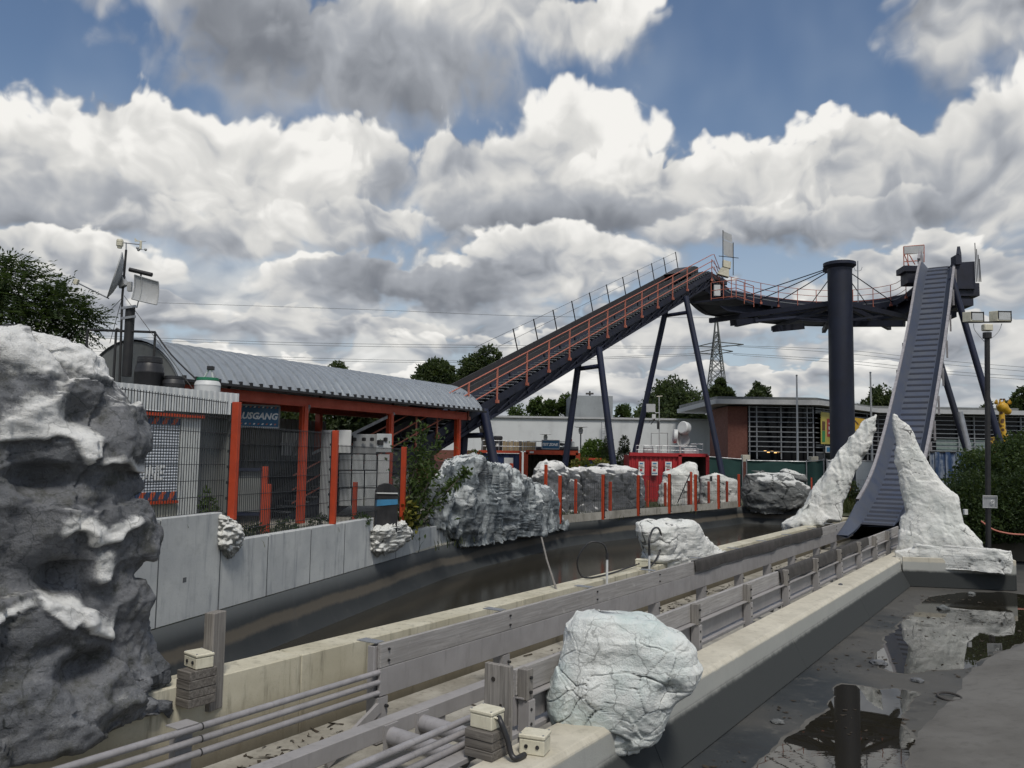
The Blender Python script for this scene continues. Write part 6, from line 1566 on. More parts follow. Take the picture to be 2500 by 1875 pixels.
# blue stained corrugated fence right of the slide
M['bluestain'] = None
def bluefence():
    m, nt, b, pos, g = new_mat('stained_blue_sheet')
    n = nz(nt, mul3(nt, pos, (3.5, 3.5, .25)), 1.0, 5, .65); n2 = nz(nt, pos, 4, 4, .6)
    c = mixc(nt, (n+(n2-.5)*.3).ss(.44, .60), (.025, .06, .14), (.26, .30, .36)); lk(nt, c, b.inputs['Base Color']); b.inputs['Roughness'].default_value = .6
    return m
M['bluestain'] = bluefence()
bf = thing('sheet_fence', PY(2325, 1160, 40), 'blue corrugated sheet fence streaked with white beside the hedge', 'fence')
a, b = PY(2270, 1103, 41), PY(2400, 1103, 40); corrugated('sheet', V2(a, 0), V2(b, 0), .5, PY(2325, 1104, 40.5).z, bf, M['bluestain'], .45, .06)
MB().bar(V2(a, PY(2325, 1104, 40.5).z), V2(b, PY(2325, 1104, 40.5).z), .1, .06).build('top_rail', M['blackmetal'], bf)
# ------------------------------------------------------------------ containers
M['contblue'] = painted('dark_blue_container', (.012, .030, .100), (.010, .025, .08), .5, .25, (.03, .03, .04), 1.0)
M['contred'] = painted('red_container', (.40, .018, .022), (.33, .015, .02), .5, .25, (.12, .02, .02), 1.0)
M['contin'] = painted('grey_brown_container_inside', (.12, .11, .095), (.09, .082, .07), .7, .3)
def px_x(u, y): return PY(u, 1110, y).x
cb_ = thing('container', Vector((px_x(1226, 47), 47, 0)), 'dark blue container with orange frame and white letter T', 'container')
CZ = 2.93
x0, x1, x2 = px_x(1168, 47), px_x(1271, 47), px_x(1412, 47)
corrugated('front_wall', Vector((x0, 47, 0)), Vector((x1, 47, 0)), .1, CZ-.1, cb_, M['contblue'], .5, .05)
MB().box(((x0+x1)/2, 48.3, CZ/2), (x1-x0-.02, 2.3, CZ-.2)).build('body', M['contblue'], cb_)
for a, b in (((x0, CZ), (x1, CZ)), ((x0, .1), (x1, .1)), ((x0, .0), (x0, CZ)), ((x1, 0), (x1, CZ))):
    MB().bar(Vector((a[0], 46.9, a[1])), Vector((b[0], 46.9, b[1])), .14, .14, (0, 1, 0)).build('frame_beam', M['orange'], cb_)
MB().prism([Vector((px_x(1231, 46.8), 46.8, 2.26)), Vector((px_x(1253, 46.8), 46.8, 2.26)), Vector((px_x(1253, 46.8), 46.8, 2.60)), Vector((px_x(1231, 46.8), 46.8, 2.60))], (0, .02, 0)).build('letter_bar', M['pwhite'], cb_)
MB().prism([Vector((px_x(1240, 46.8), 46.79, 1.2)), Vector((px_x(1245, 46.8), 46.79, 1.2)), Vector((px_x(1245, 46.8), 46.79, 2.30)), Vector((px_x(1240, 46.8), 46.79, 2.30))], (0, .02, 0)).build('letter_stem', M['pwhite'], cb_)
co_ = thing('container', Vector((px_x(1347, 46.6), 46.6, 0)), 'open fronted orange framed container beneath the test zone sign', 'container')
xa, xb = px_x(1284, 46.5), px_x(1411, 46.5)
corrugated('back_wall', Vector((xa, 49.2, 0)), Vector((xb, 49.2, 0)), .1, CZ-.1, co_, M['contin'], .3, .05)
for x in (xa, xb): MB().box((x, 47.9, CZ/2), (.05, 2.5, CZ-.1)).build('side_wall', M['contin'], co_)
MB().box(((xa+xb)/2, 47.9, CZ-.02), (xb-xa, 2.6, .06)).build('roof', M['contblue'], co_)
for a, b in (((xa, CZ), (xb, CZ)), ((xa, .08), (xb, .08)), ((xa, 0), (xa, CZ)), ((xb, 0), (xb, CZ))):
    MB().bar(Vector((a[0], 46.5, a[1])), Vector((b[0], 46.5, b[1])), .20, .24, (0, 0, 1) if a[1] == b[1] else (1, 0, 0)).build('frame_beam', M['orange'], co_)
MB().box((px_x(1298, 46.3), 46.36, CZ+.0), (.22, .03, .10)).build('plate', M['pwhite'], co_)
cs_ = thing('container', Vector((px_x(1441, 49), 49, 0)), 'smaller blue container with orange rim behind the leafy bush', 'container')
xa, xb = px_x(1414, 49), px_x(1468, 49); MB().box(((xa+xb)/2, 50.2, 1.3), (xb-xa, 2.3, 2.6)).build('body', M['contblue'], cs_)
MB().bar(Vector((xa, 49, 2.6)), Vector((xb, 49, 2.6)), .12, .12).build('frame_beam', M['orange'], cs_)
cr_ = thing('container', Vector((px_x(1632, 52), 52, 0)), 'bright red container with three white notices and open end', 'container')
xa, xm, xb = px_x(1536, 52), px_x(1659, 52), px_x(1726, 52)
corrugated('front_wall', Vector((xa, 52, 0)), Vector((xm, 52, 0)), .1, CZ-.12, cr_, M['contred'], .28, .05)
MB().box(((xa+xm)/2, 53.3, CZ/2), (xm-xa, 2.3, CZ-.1)).build('body', M['contred'], cr_)
MB().box(((xm+xb)/2, 54.5, CZ/2), (xb-xm, .06, CZ-.1)).build('back_wall', M['contin'], cr_); MB().box((xb, 53.2, CZ/2), (.06, 2.6, CZ-.1)).build('side_wall', M['contin'], cr_); MB().box(((xm+xb)/2, 53.2, CZ-.05), (xb-xm, 2.6, .08)).build('roof', M['contred'], cr_)
for a, b in (((xa, CZ), (xb, CZ)), ((xa, .08), (xb, .08)), ((xm, 0), (xm, CZ)), ((xb, 0), (xb, CZ))):
    MB().bar(Vector((a[0], 51.9, a[1])), Vector((b[0], 51.9, b[1])), .15, .2, (0, 0, 1) if a[1] == b[1] else (1, 0, 0)).build('frame_beam', M['contred'], cr_)
for i, (u0, u1) in enumerate(((1559, 1573), (1591, 1606), (1624, 1640))):
    t = thing('notice_sheet', PY((u0+u1)/2, 1160, 51.7), ('white printed notice on the red container wall furthest from its open end', 'middle white printed notice on the red container wall', 'white printed notice on the red container next to the tent shaped rock')[i], 'notice')
    qbox(t, 'sheet', u0, u1, 1127, 1160, 51.72, .02, 'pwhite')
    qbox(t, 'heading', u0+3, u1-3, 1130, 1133, 51.70, .01, 'bandblue'); qbox(t, 'text_line', u0+1, u1-4, 1137, 1138.5, 51.70, .01, 'pbrown'); qbox(t, 'text_line', u0+4, u1-1, 1141, 1142.5, 51.70, .01, 'pbrown'); qbox(t, 'red_print', u0+3, u1-5, 1145, 1150, 51.70, .01, 'pred'); qbox(t, 'text_line', u0+1, u1-1, 1154, 1156, 51.70, .01, 'bandblue')
# things on the container roofs
ry = 47.6
def rpt(u, z, y=ry): p = PY(u, 1100, y); return Vector((p.x, y, CZ+z))
bk = thing('barrel', rpt(1215, .05), 'tall black barrel with lid on the blue container roof', 'barrel'); r_ = (rpt(1227, 0)-rpt(1204, 0)).length/2
MB().lathe(rpt(1215, .06), [(r_*.94, 0), (r_, .06), (r_, .55), (r_*.9, .64)], 18).build('body', M['blackplastic'], bk, smooth=True); MB().lathe(rpt(1215, .06), [(r_*.95, .645), (r_*1.02, .66), (r_*1.02, .78), (r_*.8, .84)], 18).build('lid', M['blackplastic'], bk, smooth=True)
a, b = rpt(1212, .3), rpt(1218, .3); MB().prism([a+Vector((0, -r_-.01, 0)), b+Vector((0, -r_-.01, 0)), b+Vector((0, -r_-.01, .16)), a+Vector((0, -r_-.01, .16))], (0, .02, 0)).build('label_patch', M['pwhite'], bk)
ct = thing('timber_crate', rpt(1268, .05), 'pale timber crate of upright boards on the blue container roof', 'crate')
for i in range(12):
    a, b = rpt(1227+i*6.7, .06), rpt(1227+(i+.93)*6.7, .06); hh = .52 if i % 3 else .56
    MB().prism([a, b, b+UPZ*hh, a+UPZ*hh], (0, .9 if i % 2 else .86, 0)).build('board', M['cratewood'] if i % 2 else M['blockwood'] if i % 5 == 1 else M['cratewood'], ct)
def roofrail(label, us, y, z0, h, seg=None):
    t = thing('roof_railing', rpt(us[0], z0, y), label, 'railing')
    for u in us: MB().tube(rpt(u, z0, y), rpt(u, z0+h, y), .022, 6).build('post', M['galv'], t)
    for f in (.5, 1.0): MB().tube(rpt(us[0], z0+h*f, y), rpt(us[-1], z0+h*f, y), .022, 6).build('rail', M['galv'], t)
    return t
roofrail('galvanised pipe railing along the blue container roof', (1178, 1204, 1218, 1240, 1253, 1278, 1284, 1308, 1340, 1365, 1401), 47.0, .0, .62)
roofrail('galvanised pipe railing along the red container roof', (1553, 1572, 1593, 1606, 1614, 1630, 1636, 1648, 1670, 1700), 52.2, .0, .55)
roofrail('taller galvanised railing at the open end of the red container', (1687, 1700, 1716), 52.6, .0, .70)
hsign('test_zone_sign', 'blue sign lettered TEST ZONE 1 on the open container roof', Vector((PY(1344.5, 1085.5, 46.6).x, 46.6, PY(1344.5, 1085.5, 46.6).z)), Vector((1, 0, 0)), .98, .48, 'TEST ZONE 1', .20, .86, stripes=False)
bp_ = thing('black_pipe', rpt(1360, .1), 'big black plastic pipe lying on the open container roof', 'pipe')
MB().tube(rpt(1308, .16, 47.2), rpt(1411, .20, 46.9), .15, 16).build('pipe', M['blackplastic'], bp_, smooth=True); MB().tube(rpt(1408, .20, 46.9), rpt(1412, .20, 46.9), .17, 16).build('pipe_collar', M['blackplastic'], bp_)
pk = thing('pump_unit', rpt(1385, .1), 'grey pump with dark hoses on the end of the container roof', 'pump')
MB().box(rpt(1390, .42, 47.8), (.35, .4, .5)).build('housing', M['cabgrey'], pk, bevel=.02); MB().tube(rpt(1366, .5, 47.6), rpt(1384, .42, 47.6), .09, 10).build('hose', M['blackplastic'], pk); MB().box(rpt(1378, .3, 47.4), (.18, .2, .25)).build('valve', M['whitepaint'], pk, bevel=.02); MB().box(rpt(1392, .72, 47.8), (.2, .2, .16)).build('warning_lamp', M['pred'], pk)
for i, (u, lb) in enumerate(((1583, 'grey equipment case on the red container roof beside the mast frame'), (1680, 'pale equipment case on the red container roof beside the dish stand'), (1698, 'bluish equipment case at the open end of the red container roof'))):
    tag(MB().box(rpt(u, .22, 52.8), (.6 if i < 2 else .35, .5, .44)).build('equipment_case', M['cabgrey'] if i == 0 else M['locker'], bevel=.02), lb, 'case')
ms = thing('sensor_mast', rpt(1610, 0, 52.8), 'slim mast with square antenna and weather sensor on the red container', 'mast')
MB().tube(rpt(1610, 0, 52.8), PY(1609, 968, 52.8), .035, 8).build('pole', M['dish'], ms)
MB().tube(PY(1603, 968, 52.8), PY(1617, 967, 52.8), .03, 6).build('sensor_arm', M['offwhite'], ms)
qbox(ms, 'square_antenna', 1578, 1600, 986, 1006, 52.7, .06, 'grid'); qbox(ms, 'white_box', 1592, 1601, 1011, 1022, 52.7, .25, 'whitepaint')
MB().tube(PY(1599, 1008, 52.75), PY(1609, 1008, 52.8), .03, 6).build('bracket', M['galv'], ms); MB().tube(PY(1584, 1030, 52.7), PY(1600, 1022, 52.7), .025, 5).build('yagi_arm', M['blackmetal'], ms); MB().tube(PY(1589, 1036, 52.7), PY(1599, 1023, 52.7), .03, 5).build('yagi_bar', M['blackmetal'], ms)
for u in (1590, 1630): MB().tube(rpt(u, 0, 52.8), PY(u, 1057, 52.8), .03, 6).build('goal_post', M['cabgrey'], ms)
MB().tube(PY(1590, 1057, 52.8), PY(1630, 1057, 52.8), .03, 6).build('goal_bar', M['cabgrey'], ms); MB().box(PY(1607, 1038, 52.75), (.14, .14, .5)).build('clamp', M['blackmetal'], ms)
ds = thing('drum_dishes', rpt(1660, 0, 52.9), 'cluster of white drum and dish antennas on the red container', 'antenna')
MB().tube(rpt(1661, 0, 53.0), PY(1660, 1058, 53.0), .07, 8).build('stand', M['dish'], ds)
def drum(c, ax_, r, l, nm):
    ax_ = Vector(ax_).normalized(); c = Vector(c); MB().ptube([c-ax_*l/2, c-ax_*l*.45, c+ax_*l*.35, c+ax_*l/2], [r*.98, r, r, r*.86], 20).build(nm, M['whitepaint'], ds, smooth=True)
drum(PY(1670, 1045, 52.8), (-.75, -.62, .2), .42, .42, 'drum'); drum(PY(1648, 1065, 52.8), (-.98, .1, .1), .44, .26, 'drum')
c0 = PY(1666, 1073, 53.1); rows = []
for f, o in ((0, 0), (.5, .05), (1, .18), (1, .16), (.5, .02), (0, -.03)): rows.append([c0+Vector((math.cos(t)*f*.44, -o*1.0, math.sin(t)*f*.50)) for t in [2*math.pi*k/20 for k in range(21)]])
MB().sheet(rows).build('dish', M['dish'], ds, smooth=True); MB().tube(PY(1668, 1090, 52.9), PY(1682, 1083, 52.4), .02, 5).build('feed_arm', M['galv'], ds)
# mushroom lamps
def mlamp(u, vc, y, label):
    t_ = PY(u, vc, y); t = thing('park_lamp', Vector((t_.x, t_.y, 0)), label, 'lamp')
    MB().tube(Vector((t_.x, t_.y, 0)), t_-UPZ*.55, .05, 8).build('pole', M['navydark'], t)
    MB().lathe(t_-UPZ*.55, [(.10, 0), (.16, .05), (.14, .12), (.17, .16), (.17, .34), (.13, .38), (.13, .46)], 12).build('lantern', M['dish'], t, smooth=True)
    MB().lathe(t_-UPZ*.09, [(.12, 0), (.52, .03), (.50, .07), (.1, .10)], 20).build('shade', M['dish'], t, smooth=True)
mlamp(1418, 1041, 62, 'mushroom shaped park lamp on a tall pole before the white hall'); mlamp(1332, 1059, 70, 'mushroom shaped park lamp half hidden by the test zone sign')
# ------------------------------------------------------------------ power pylon
PYL = 215.0
pyl = thing('power_pylon', Vector((PY(1750, 1100, PYL).x, PYL, 0)), 'steel lattice power pylon far behind the lift', 'pylon')
M['pylon'] = painted('grey_green_pylon_steel', (.11, .12, .115), None, .6, .2)
pcx = PY(1750, 1000, PYL).x; zt = PY(1750, 765, PYL).z; kz = PYL/FPX
def half(z): return (4.2-(4.2-1.5)*min(1, z/26.0)) if z < 26 else max(.12, 1.5*(1-(z-26)/(zt-26)))
zs = [0, 5, 9.5, 13.5, 17, 20, 22.8, 25.4, 28, 30.5, 33, 35.5, zt]
mbb = MB()
for sx in (-1, 1):
    for sy in (-1, 1):
        MB().ptube([Vector((pcx+sx*half(z), PYL+sy*half(z), z)) for z in zs], .16, 4).build('leg', M['pylon'], pyl)
for z0_, z1_ in zip(zs, zs[1:]):
    h0, h1 = half(z0_), half(z1_)
    for fc_ in range(4):
        c4_ = [(-1, -1), (1, -1), (1, 1), (-1, 1)]; a, b = c4_[fc_], c4_[(fc_+1) % 4]
        mbb.tube(Vector((pcx+a[0]*h0, PYL+a[1]*h0, z0_)), Vector((pcx+b[0]*h1, PYL+b[1]*h1, z1_)), .09, 4); mbb.tube(Vector((pcx+b[0]*h0, PYL+b[1]*h0, z0_)), Vector((pcx+a[0]*h1, PYL+a[1]*h1, z1_)), .09, 4)
        mbb.tube(Vector((pcx+a[0]*h1, PYL+a[1]*h1, z1_)), Vector((pcx+b[0]*h1, PYL+b[1]*h1, z1_)), .08, 4)
mbb.build('bracing', M['pylon'], pyl)
arms = []
for zz, w0, w1 in ((PY(1750, 843, PYL).z, 4.3, 6.4), (PY(1750, 860, PYL).z, 5.4, 3.6)):
    for s_, w in ((-1, w0), (1, w1)):
        MB().tube(Vector((pcx, PYL, zz+.9)), Vector((pcx+s_*w, PYL-s_*2.5, zz)), .13, 4).build('crossarm', M['pylon'], pyl); MB().tube(Vector((pcx, PYL, zz-.5)), Vector((pcx+s_*w, PYL-s_*2.5, zz)), .13, 4).build('crossarm', M['pylon'], pyl)
WIRES = [((1740, 846), (1200, 843), (700, 836), (200, 818)), ((1735, 850), (1200, 849), (700, 842), (200, 824)), ((1728, 862), (1200, 880), (760, 874), (200, 850)), ((1735, 866), (1200, 884), (760, 880), (200, 856)),
         ((1770, 843), (2054, 854), (2300, 880), (2520, 898)), ((1800, 846), (2054, 862), (2300, 889), (2520, 908)), ((1775, 862), (2054, 879), (2300, 905), (2520, 920)), ((1790, 866), (2054, 886), (2300, 912), (2520, 928)),
         ((1750, 776), (1300, 772), (900, 756), (350, 738))]
pln = thing('power_lines', Vector((0, PYL, 20)), 'thin power lines strung across the sky from the pylon', 'power line')
for w in WIRES:
    MB().ptube(catmull([PY(u, v, PYL+(1750-u)*.012*(1 if u > 1750 else .5)) for u, v in w], 5), .045, 4).build('wire', M['pylon'], pln)
# ------------------------------------------------------------------ floodlight mast on the right
lb_ = G(2413, 1338, -.42); lp = thing('floodlight_mast', lb_, 'black pole with two square floodlights beside the hedge', 'lamp')
LY = lb_.y
MB().tube(lb_, PY(2410, 815, LY), .095, 14).build('pole', M['blackmetal'], lp, smooth=True); MB().tube(PY(2410, 826, LY), PY(2410, 812, LY), .16, 12).build('collar', M['blackmetal'], lp)
MB().bar(PY(2356, 787, LY), PY(2468, 786, LY), .07, .05).build('crossarm', M['blackmetal'], lp)
M['lens'] = plain('floodlight_glass', (.50, .52, .52), .15)
for u0, u1, v0, v1 in ((2366, 2398, 762, 786), (2431, 2465, 760, 785)):
    a, b = PY(u0, v1, LY), PY(u1, v1, LY); zt_ = PY(u0, v0, LY).z
    fl_ = MB().prism([Vector((a.x, LY-.12, a.z)), Vector((b.x, LY-.12, a.z)), Vector((b.x, LY-.12, zt_)), Vector((a.x, LY-.12, zt_))], (-.16, .30, .02)).build('floodlight', M['offwhite'], lp, bevel=.012)
    MB().prism([Vector((a.x+.05, LY-.135, a.z+.05)), Vector((b.x-.04, LY-.135, a.z+.05)), Vector((b.x-.04, LY-.135, zt_-.05)), Vector((a.x+.05, LY-.135, zt_-.05))], (0, .01, 0)).build('lens', M['lens'], fl_)
    for (p, q) in ((Vector((a.x+.03, LY-.14, zt_-.02)), Vector((b.x-.01, LY-.14, zt_-.02))), (Vector((b.x-.015, LY-.14, zt_)), Vector((b.x-.015, LY-.14, a.z))), (Vector((a.x+.03, LY-.14, zt_)), Vector((a.x+.03, LY-.14, a.z+.1)))): MB().bar(p, q, .025, .025, (0, 1, 0)).build('lens_frame', M['blackmetal'], fl_)
MB().box(PY(2410, 800, LY), (.34, .26, .26)).build('siren_box', M['offwhite'], lp, bevel=.03)
MB().ptube(catmull([PY(2377, 790, LY), PY(2380, 806, LY), PY(2398, 828, LY), PY(2408, 838, LY)], 4), .014, 5).build('cable', M['dish'], lp); MB().ptube(catmull([PY(2446, 790, LY), PY(2440, 806, LY), PY(2428, 820, LY), PY(2417, 826, LY)], 4), .014, 5).build('cable', M['dish'], lp)
pb = thing('clear_box', PY(2416, 1240, LY-.25), 'clear plastic box frame with ring fixed on the floodlight pole', 'box')
for a, b in (((2400, 1210), (2434, 1211)), ((2400, 1239), (2434, 1240)), ((2400, 1209), (2400, 1240)), ((2434, 1210), (2434, 1241))): MB().tube(PY(*a, LY-.2), PY(*b, LY-.2), .016, 6).build('frame_edge', M['dish'], pb)
qbox(pb, 'back_plate', 2401, 2433, 1211, 1238, LY-.14, .01, 'cabgrey')
c0 = PY(2423, 1225, LY-.2); MB().ptube([c0+Vector((math.cos(t)*.06, 0, math.sin(t)*.06)) for t in [2*math.pi*k/14 for k in range(15)]], .014, 5).build('ring', M['whitepaint'], pb)
# ------------------------------------------------------------------ toy giraffe statue
def brickyellow():
    m, nt, b, pos, g = new_mat('yellow_brown_giraffe')
    v = vor(nt, pos, 3.4, 'F1', 1.0); n = nz(nt, pos, 5, 3, .5)
    c = mixc(nt, (v+(n-.5)*.15).ss(.46, .38), (.55, .33, .03), (.10, .045, .015)); lk(nt, c, b.inputs['Base Color']); b.inputs['Roughness'].default_value = .4
    return m
M['giraffe'] = brickyellow(); M['giryel'] = plain('giraffe_face_yellow', (.55, .32, .02), .4)
GY = 62.0
gf = thing('giraffe_statue', V2(PY(2440, 1100, GY), 0), 'tall yellow spotted giraffe statue in front of the glazed wall', 'statue')
gp = lambda u, v, dy=0: PY(u, v, GY+dy)
def steps(pts, rads, nm, mat):                # blocky courses like stacked bricks
    mb = MB()
    for i in range(len(pts)-1):
        n = max(2, int((pts[i+1]-pts[i]).length/.2))
        for j in range(n):
            f = j/n; p = pts[i].lerp(pts[i+1], f); r = rads[i]+(rads[i+1]-rads[i])*f
            mb.lathe(p, [(r, -.11), (r*1.02, -.09), (r*1.02, .09), (r, .11)], 8)
    return mb
def skinned(pts, rads, nm, mat, n=10): return MB().ptube(catmull(pts, 4), [rads[min(i//4, len(rads)-1)]+(rads[min(i//4+1, len(rads)-1)]-rads[min(i//4, len(rads)-1)])*((i % 4)/4) for i in range((len(pts)-1)*4+1)], n).build(nm, M[mat], gf, smooth='all')
skinned([gp(2462, 1200), gp(2460, 1130), gp(2456, 1080), gp(2448, 1052), gp(2446, 1020), gp(2447, 1000)], [.55, .42, .30, .24, .20, .22], 'neck', 'giraffe')
skinned([gp(2440, 986), gp(2448, 995), gp(2456, 1002), gp(2466, 1006)], [.30, .42, .32, .20], 'head', 'giryel', 12)
for u in (2442, 2452): MB().tube(gp(u, 988), gp(u-1, 976), .06, 8).build('horn', M['giryel'], gf); 
for u in (2444, 2451): MB().lathe(gp(u, 977), [(.05, 0), (.10, .05), (.08, .12)], 8).build('horn_tip', M['pbrown'], gf)
for u, du in ((2434, -5), (2462, 6)): MB().ptube([gp(u, 986), gp(u+du*.6, 981), gp(u+du, 984)], [.10, .20, .05], 8).build('ear', M['giryel'], gf)
MB().lathe(gp(2466, 1004), [(.06, -.06), (.10, 0), (.05, .07)], 8).build('snout', M['orange'], gf)
skinned([gp(2426, 1068, 1), gp(2432, 1085, .8), gp(2446, 1110, .3), gp(2462, 1135)], [.28, .5, .6, .6], 'body', 'giraffe')
for u, dy in ((2430, 1), (2442, .6), (2460, .2), (2470, .6)): 
    p = gp(u, 1120, dy); MB().tube(p, V2(p, 0), .22, 8, .18).build('leg', M['giraffe'], gf)
# ------------------------------------------------------------------ trees and plants
M['bark'] = painted('dark_bark', (.045, .037, .028), (.03, .025, .02), .9, .3, bumpk=.4)
M['leafdark'] = leafmat('dark_oak_leaves', (.034, .055, .022), (.085, .110, .040), (.018, .031, .016))
M['leafmid'] = leafmat('mid_green_leaves', (.050, .085, .020), (.085, .125, .030), (.030, .055, .015))
M['leafbright'] = leafmat('fresh_green_leaves', (.10, .17, .030), (.15, .22, .045), (.06, .11, .02))
M['leafhedge'] = leafmat('hedge_leaves', (.026, .050, .018), (.070, .105, .034), (.014, .028, .011))
M['leafyel'] = leafmat('yellowing_leaves', (.13, .16, .03), (.09, .13, .03), (.20, .17, .03))
def leaf(mb, p, d, up, l, w):
    s = d.cross(up); 
    if s.length < 1e-4: s = d.orthogonal()
    s.normalize(); m = p+d*l*.5+up*.12*l
    o = len(mb.v); mb.v += [p, m+s*w/2, p+d*l, m-s*w/2]; mb.f += [(o, o+1, o+2, o+3)]
def rvec(r): 
    while True:
        v = Vector((r.uniform(-1, 1), r.uniform(-1, 1), r.uniform(-1, 1)))
        if .05 < v.length < 1: return v.normalized()
def tree(label, cat, base, H, blobs, mat, n, ls, seed, name='tree', trunk=.25, group=None, gap=.62):
    """blobs: (dx, dy, z, rx, ry, rz) crown masses relative to base"""
    r = random.Random(seed); base = Vector(base); t = thing(name, base, label, cat, group)
    mb = MB(); top = max(b[2] for b in blobs); mb.ptube([base-UPZ*.1, base+Vector((r.uniform(-.1, .1), 0, top*.35)), base+Vector((r.uniform(-.2, .2), 0, top*.75))], [trunk, trunk*.8, trunk*.4], 8)
    mb.build('trunk', M['bark'], t, smooth='all')
    for b in blobs:
        e = base+Vector((b[0]*.8, b[1]*.8, b[2])); s_ = base+UPZ*(b[2]*.5)
        MB().ptube([s_, s_.lerp(e, .5)+UPZ*.1, e], [trunk*.4, trunk*.25, trunk*.08], 6).build('limb', M['bark'], t)
    cr_ = MB(); vol = sum(b[3]*b[5] for b in blobs)
    for b in blobs:
        k = int(n*b[3]*b[5]/vol); c = base+Vector(b[:3]); cnt = 0
        while cnt < k:
            d = rvec(r); rad = r.uniform(.45, 1.0)**.5; q = Vector((d.x*b[3], d.y*b[4], d.z*b[5]))
            lump = 1+.45*mnoise.noise((c+q)*(2.2/max(.6, b[3]**.5)))+.25*max(0, mnoise.noise((c+q)*2.7))
            p = c+q*rad*lump
            if mnoise.noise(p*(1.1/max(.35, ls*2.2)))+.25*mnoise.noise(p*3) < -.30+gap*(rad-.5)*.9: cnt += .3; continue
            cnt += 1
            for j in range(3):
                dd = (d*.6+rvec(r)+UPZ*.1).normalized(); leaf(cr_, p+rvec(r)*ls*.5, dd, rvec(r), ls*r.uniform(.7, 1.3), ls*r.uniform(.45, .7))
    cr_.build('crown', M[mat], t)
    return t
def wtree(label, u0, u1, vt, y, mat, n, ls, seed, lob=5, vb=1030, name='tree', cat='tree', squat=1.0):
    """place a tree by the pixels its crown spans at distance y"""
    r = random.Random(seed*7+1); a, b = PY(u0, vb, y), PY(u1, vb, y); c = (a+b)/2; hw = (b-a).length/2; zt = PY((u0+u1)/2, vt, y).z
    bl = []; lob = lob+2
    for i in range(lob):
        f = (i+.5)/lob*2-1; rr = hw*(.40 if lob > 4 else .55)*r.uniform(.65, 1.25); top = zt-abs(f)**1.6*hw*.75*squat-(0 if i == lob//2 else r.uniform(0, .32)*hw)
        bl.append((f*(hw-rr*.8), r.uniform(-.3, .3)*hw, top-rr*.9, rr, rr, rr*.95))
        bl.append((f*(hw-rr*.9), r.uniform(-.3, .3)*hw, max(1.2, top-rr*2.1), rr*1.05, rr, rr*1.1))
    return tree(label, cat, (c.x, c.y, 0), zt, bl, mat, n, ls, seed, name)
wtree('rounded dark oak rising over the end of the barrel roof', 990, 1125, 874, 66, 'leafdark', 5200, .30, 1, 4)
wtree('taller dark oak against the middle of the lift hill', 1105, 1255, 849, 68, 'leafdark', 5600, .30, 2, 4)
wtree('broad dark tree above the white hall left of the pylon', 1556, 1735, 922, 92, 'leafdark', 7000, .38, 3, 5)
wtree('dark tree standing right in front of the pylon base', 1722, 1792, 930, 96, 'leafdark', 3600, .38, 4, 3)
wtree('small umbrella shaped tree above the glass building roof', 1815, 1890, 935, 100, 'leafdark', 2600, .36, 5, 3, 1000)
wtree('dark tree between the column and the slide', 2085, 2215, 944, 98, 'leafdark', 4200, .38, 6, 4)
wtree('dark tree behind the giraffe statue', 2445, 2540, 952, 95, 'leafdark', 3200, .38, 7, 3)
wtree('low dark tree top just showing over the slide building roof', 2380, 2440, 985, 97, 'leafdark', 1200, .36, 17, 3)
wtree('small dark tree top peeping over the silver roof', 786, 862, 888, 90, 'leafdark', 2200, .34, 8, 3, 960)
wtree('wide dark tree seen under the station roof', 560, 760, 930, 50, 'leafdark', 4200, .28, 9, 4)
wtree('dense dark tree behind the station back wall', 740, 960, 915, 52, 'leafdark', 5000, .28, 10, 5)
wtree('dark tree beside the foot of the lift hill', 930, 1090, 930, 54, 'leafdark', 3600, .28, 11, 4)
for i, (u0, u1, vt) in enumerate(((1230, 1290, 985), (1285, 1330, 968), (1325, 1362, 975), (1358, 1398, 962), (1494, 1548, 985), (1540, 1585, 992), (1440, 1500, 990))):
    wtree(('ragged conifer next to the dark oak', 'slim ragged conifer behind the white hall', 'middle ragged conifer behind the white hall', 'tallest ragged conifer touching the grey block', 'feathery conifer right of the grey block', 'low conifer beside the navy lift leg', 'conifer hidden behind the grey block')[i], u0, u1, vt, 104, 'leafmid', 1100, .34, 30+i, 2, 1030, 'conifer', 'tree', 2.2)
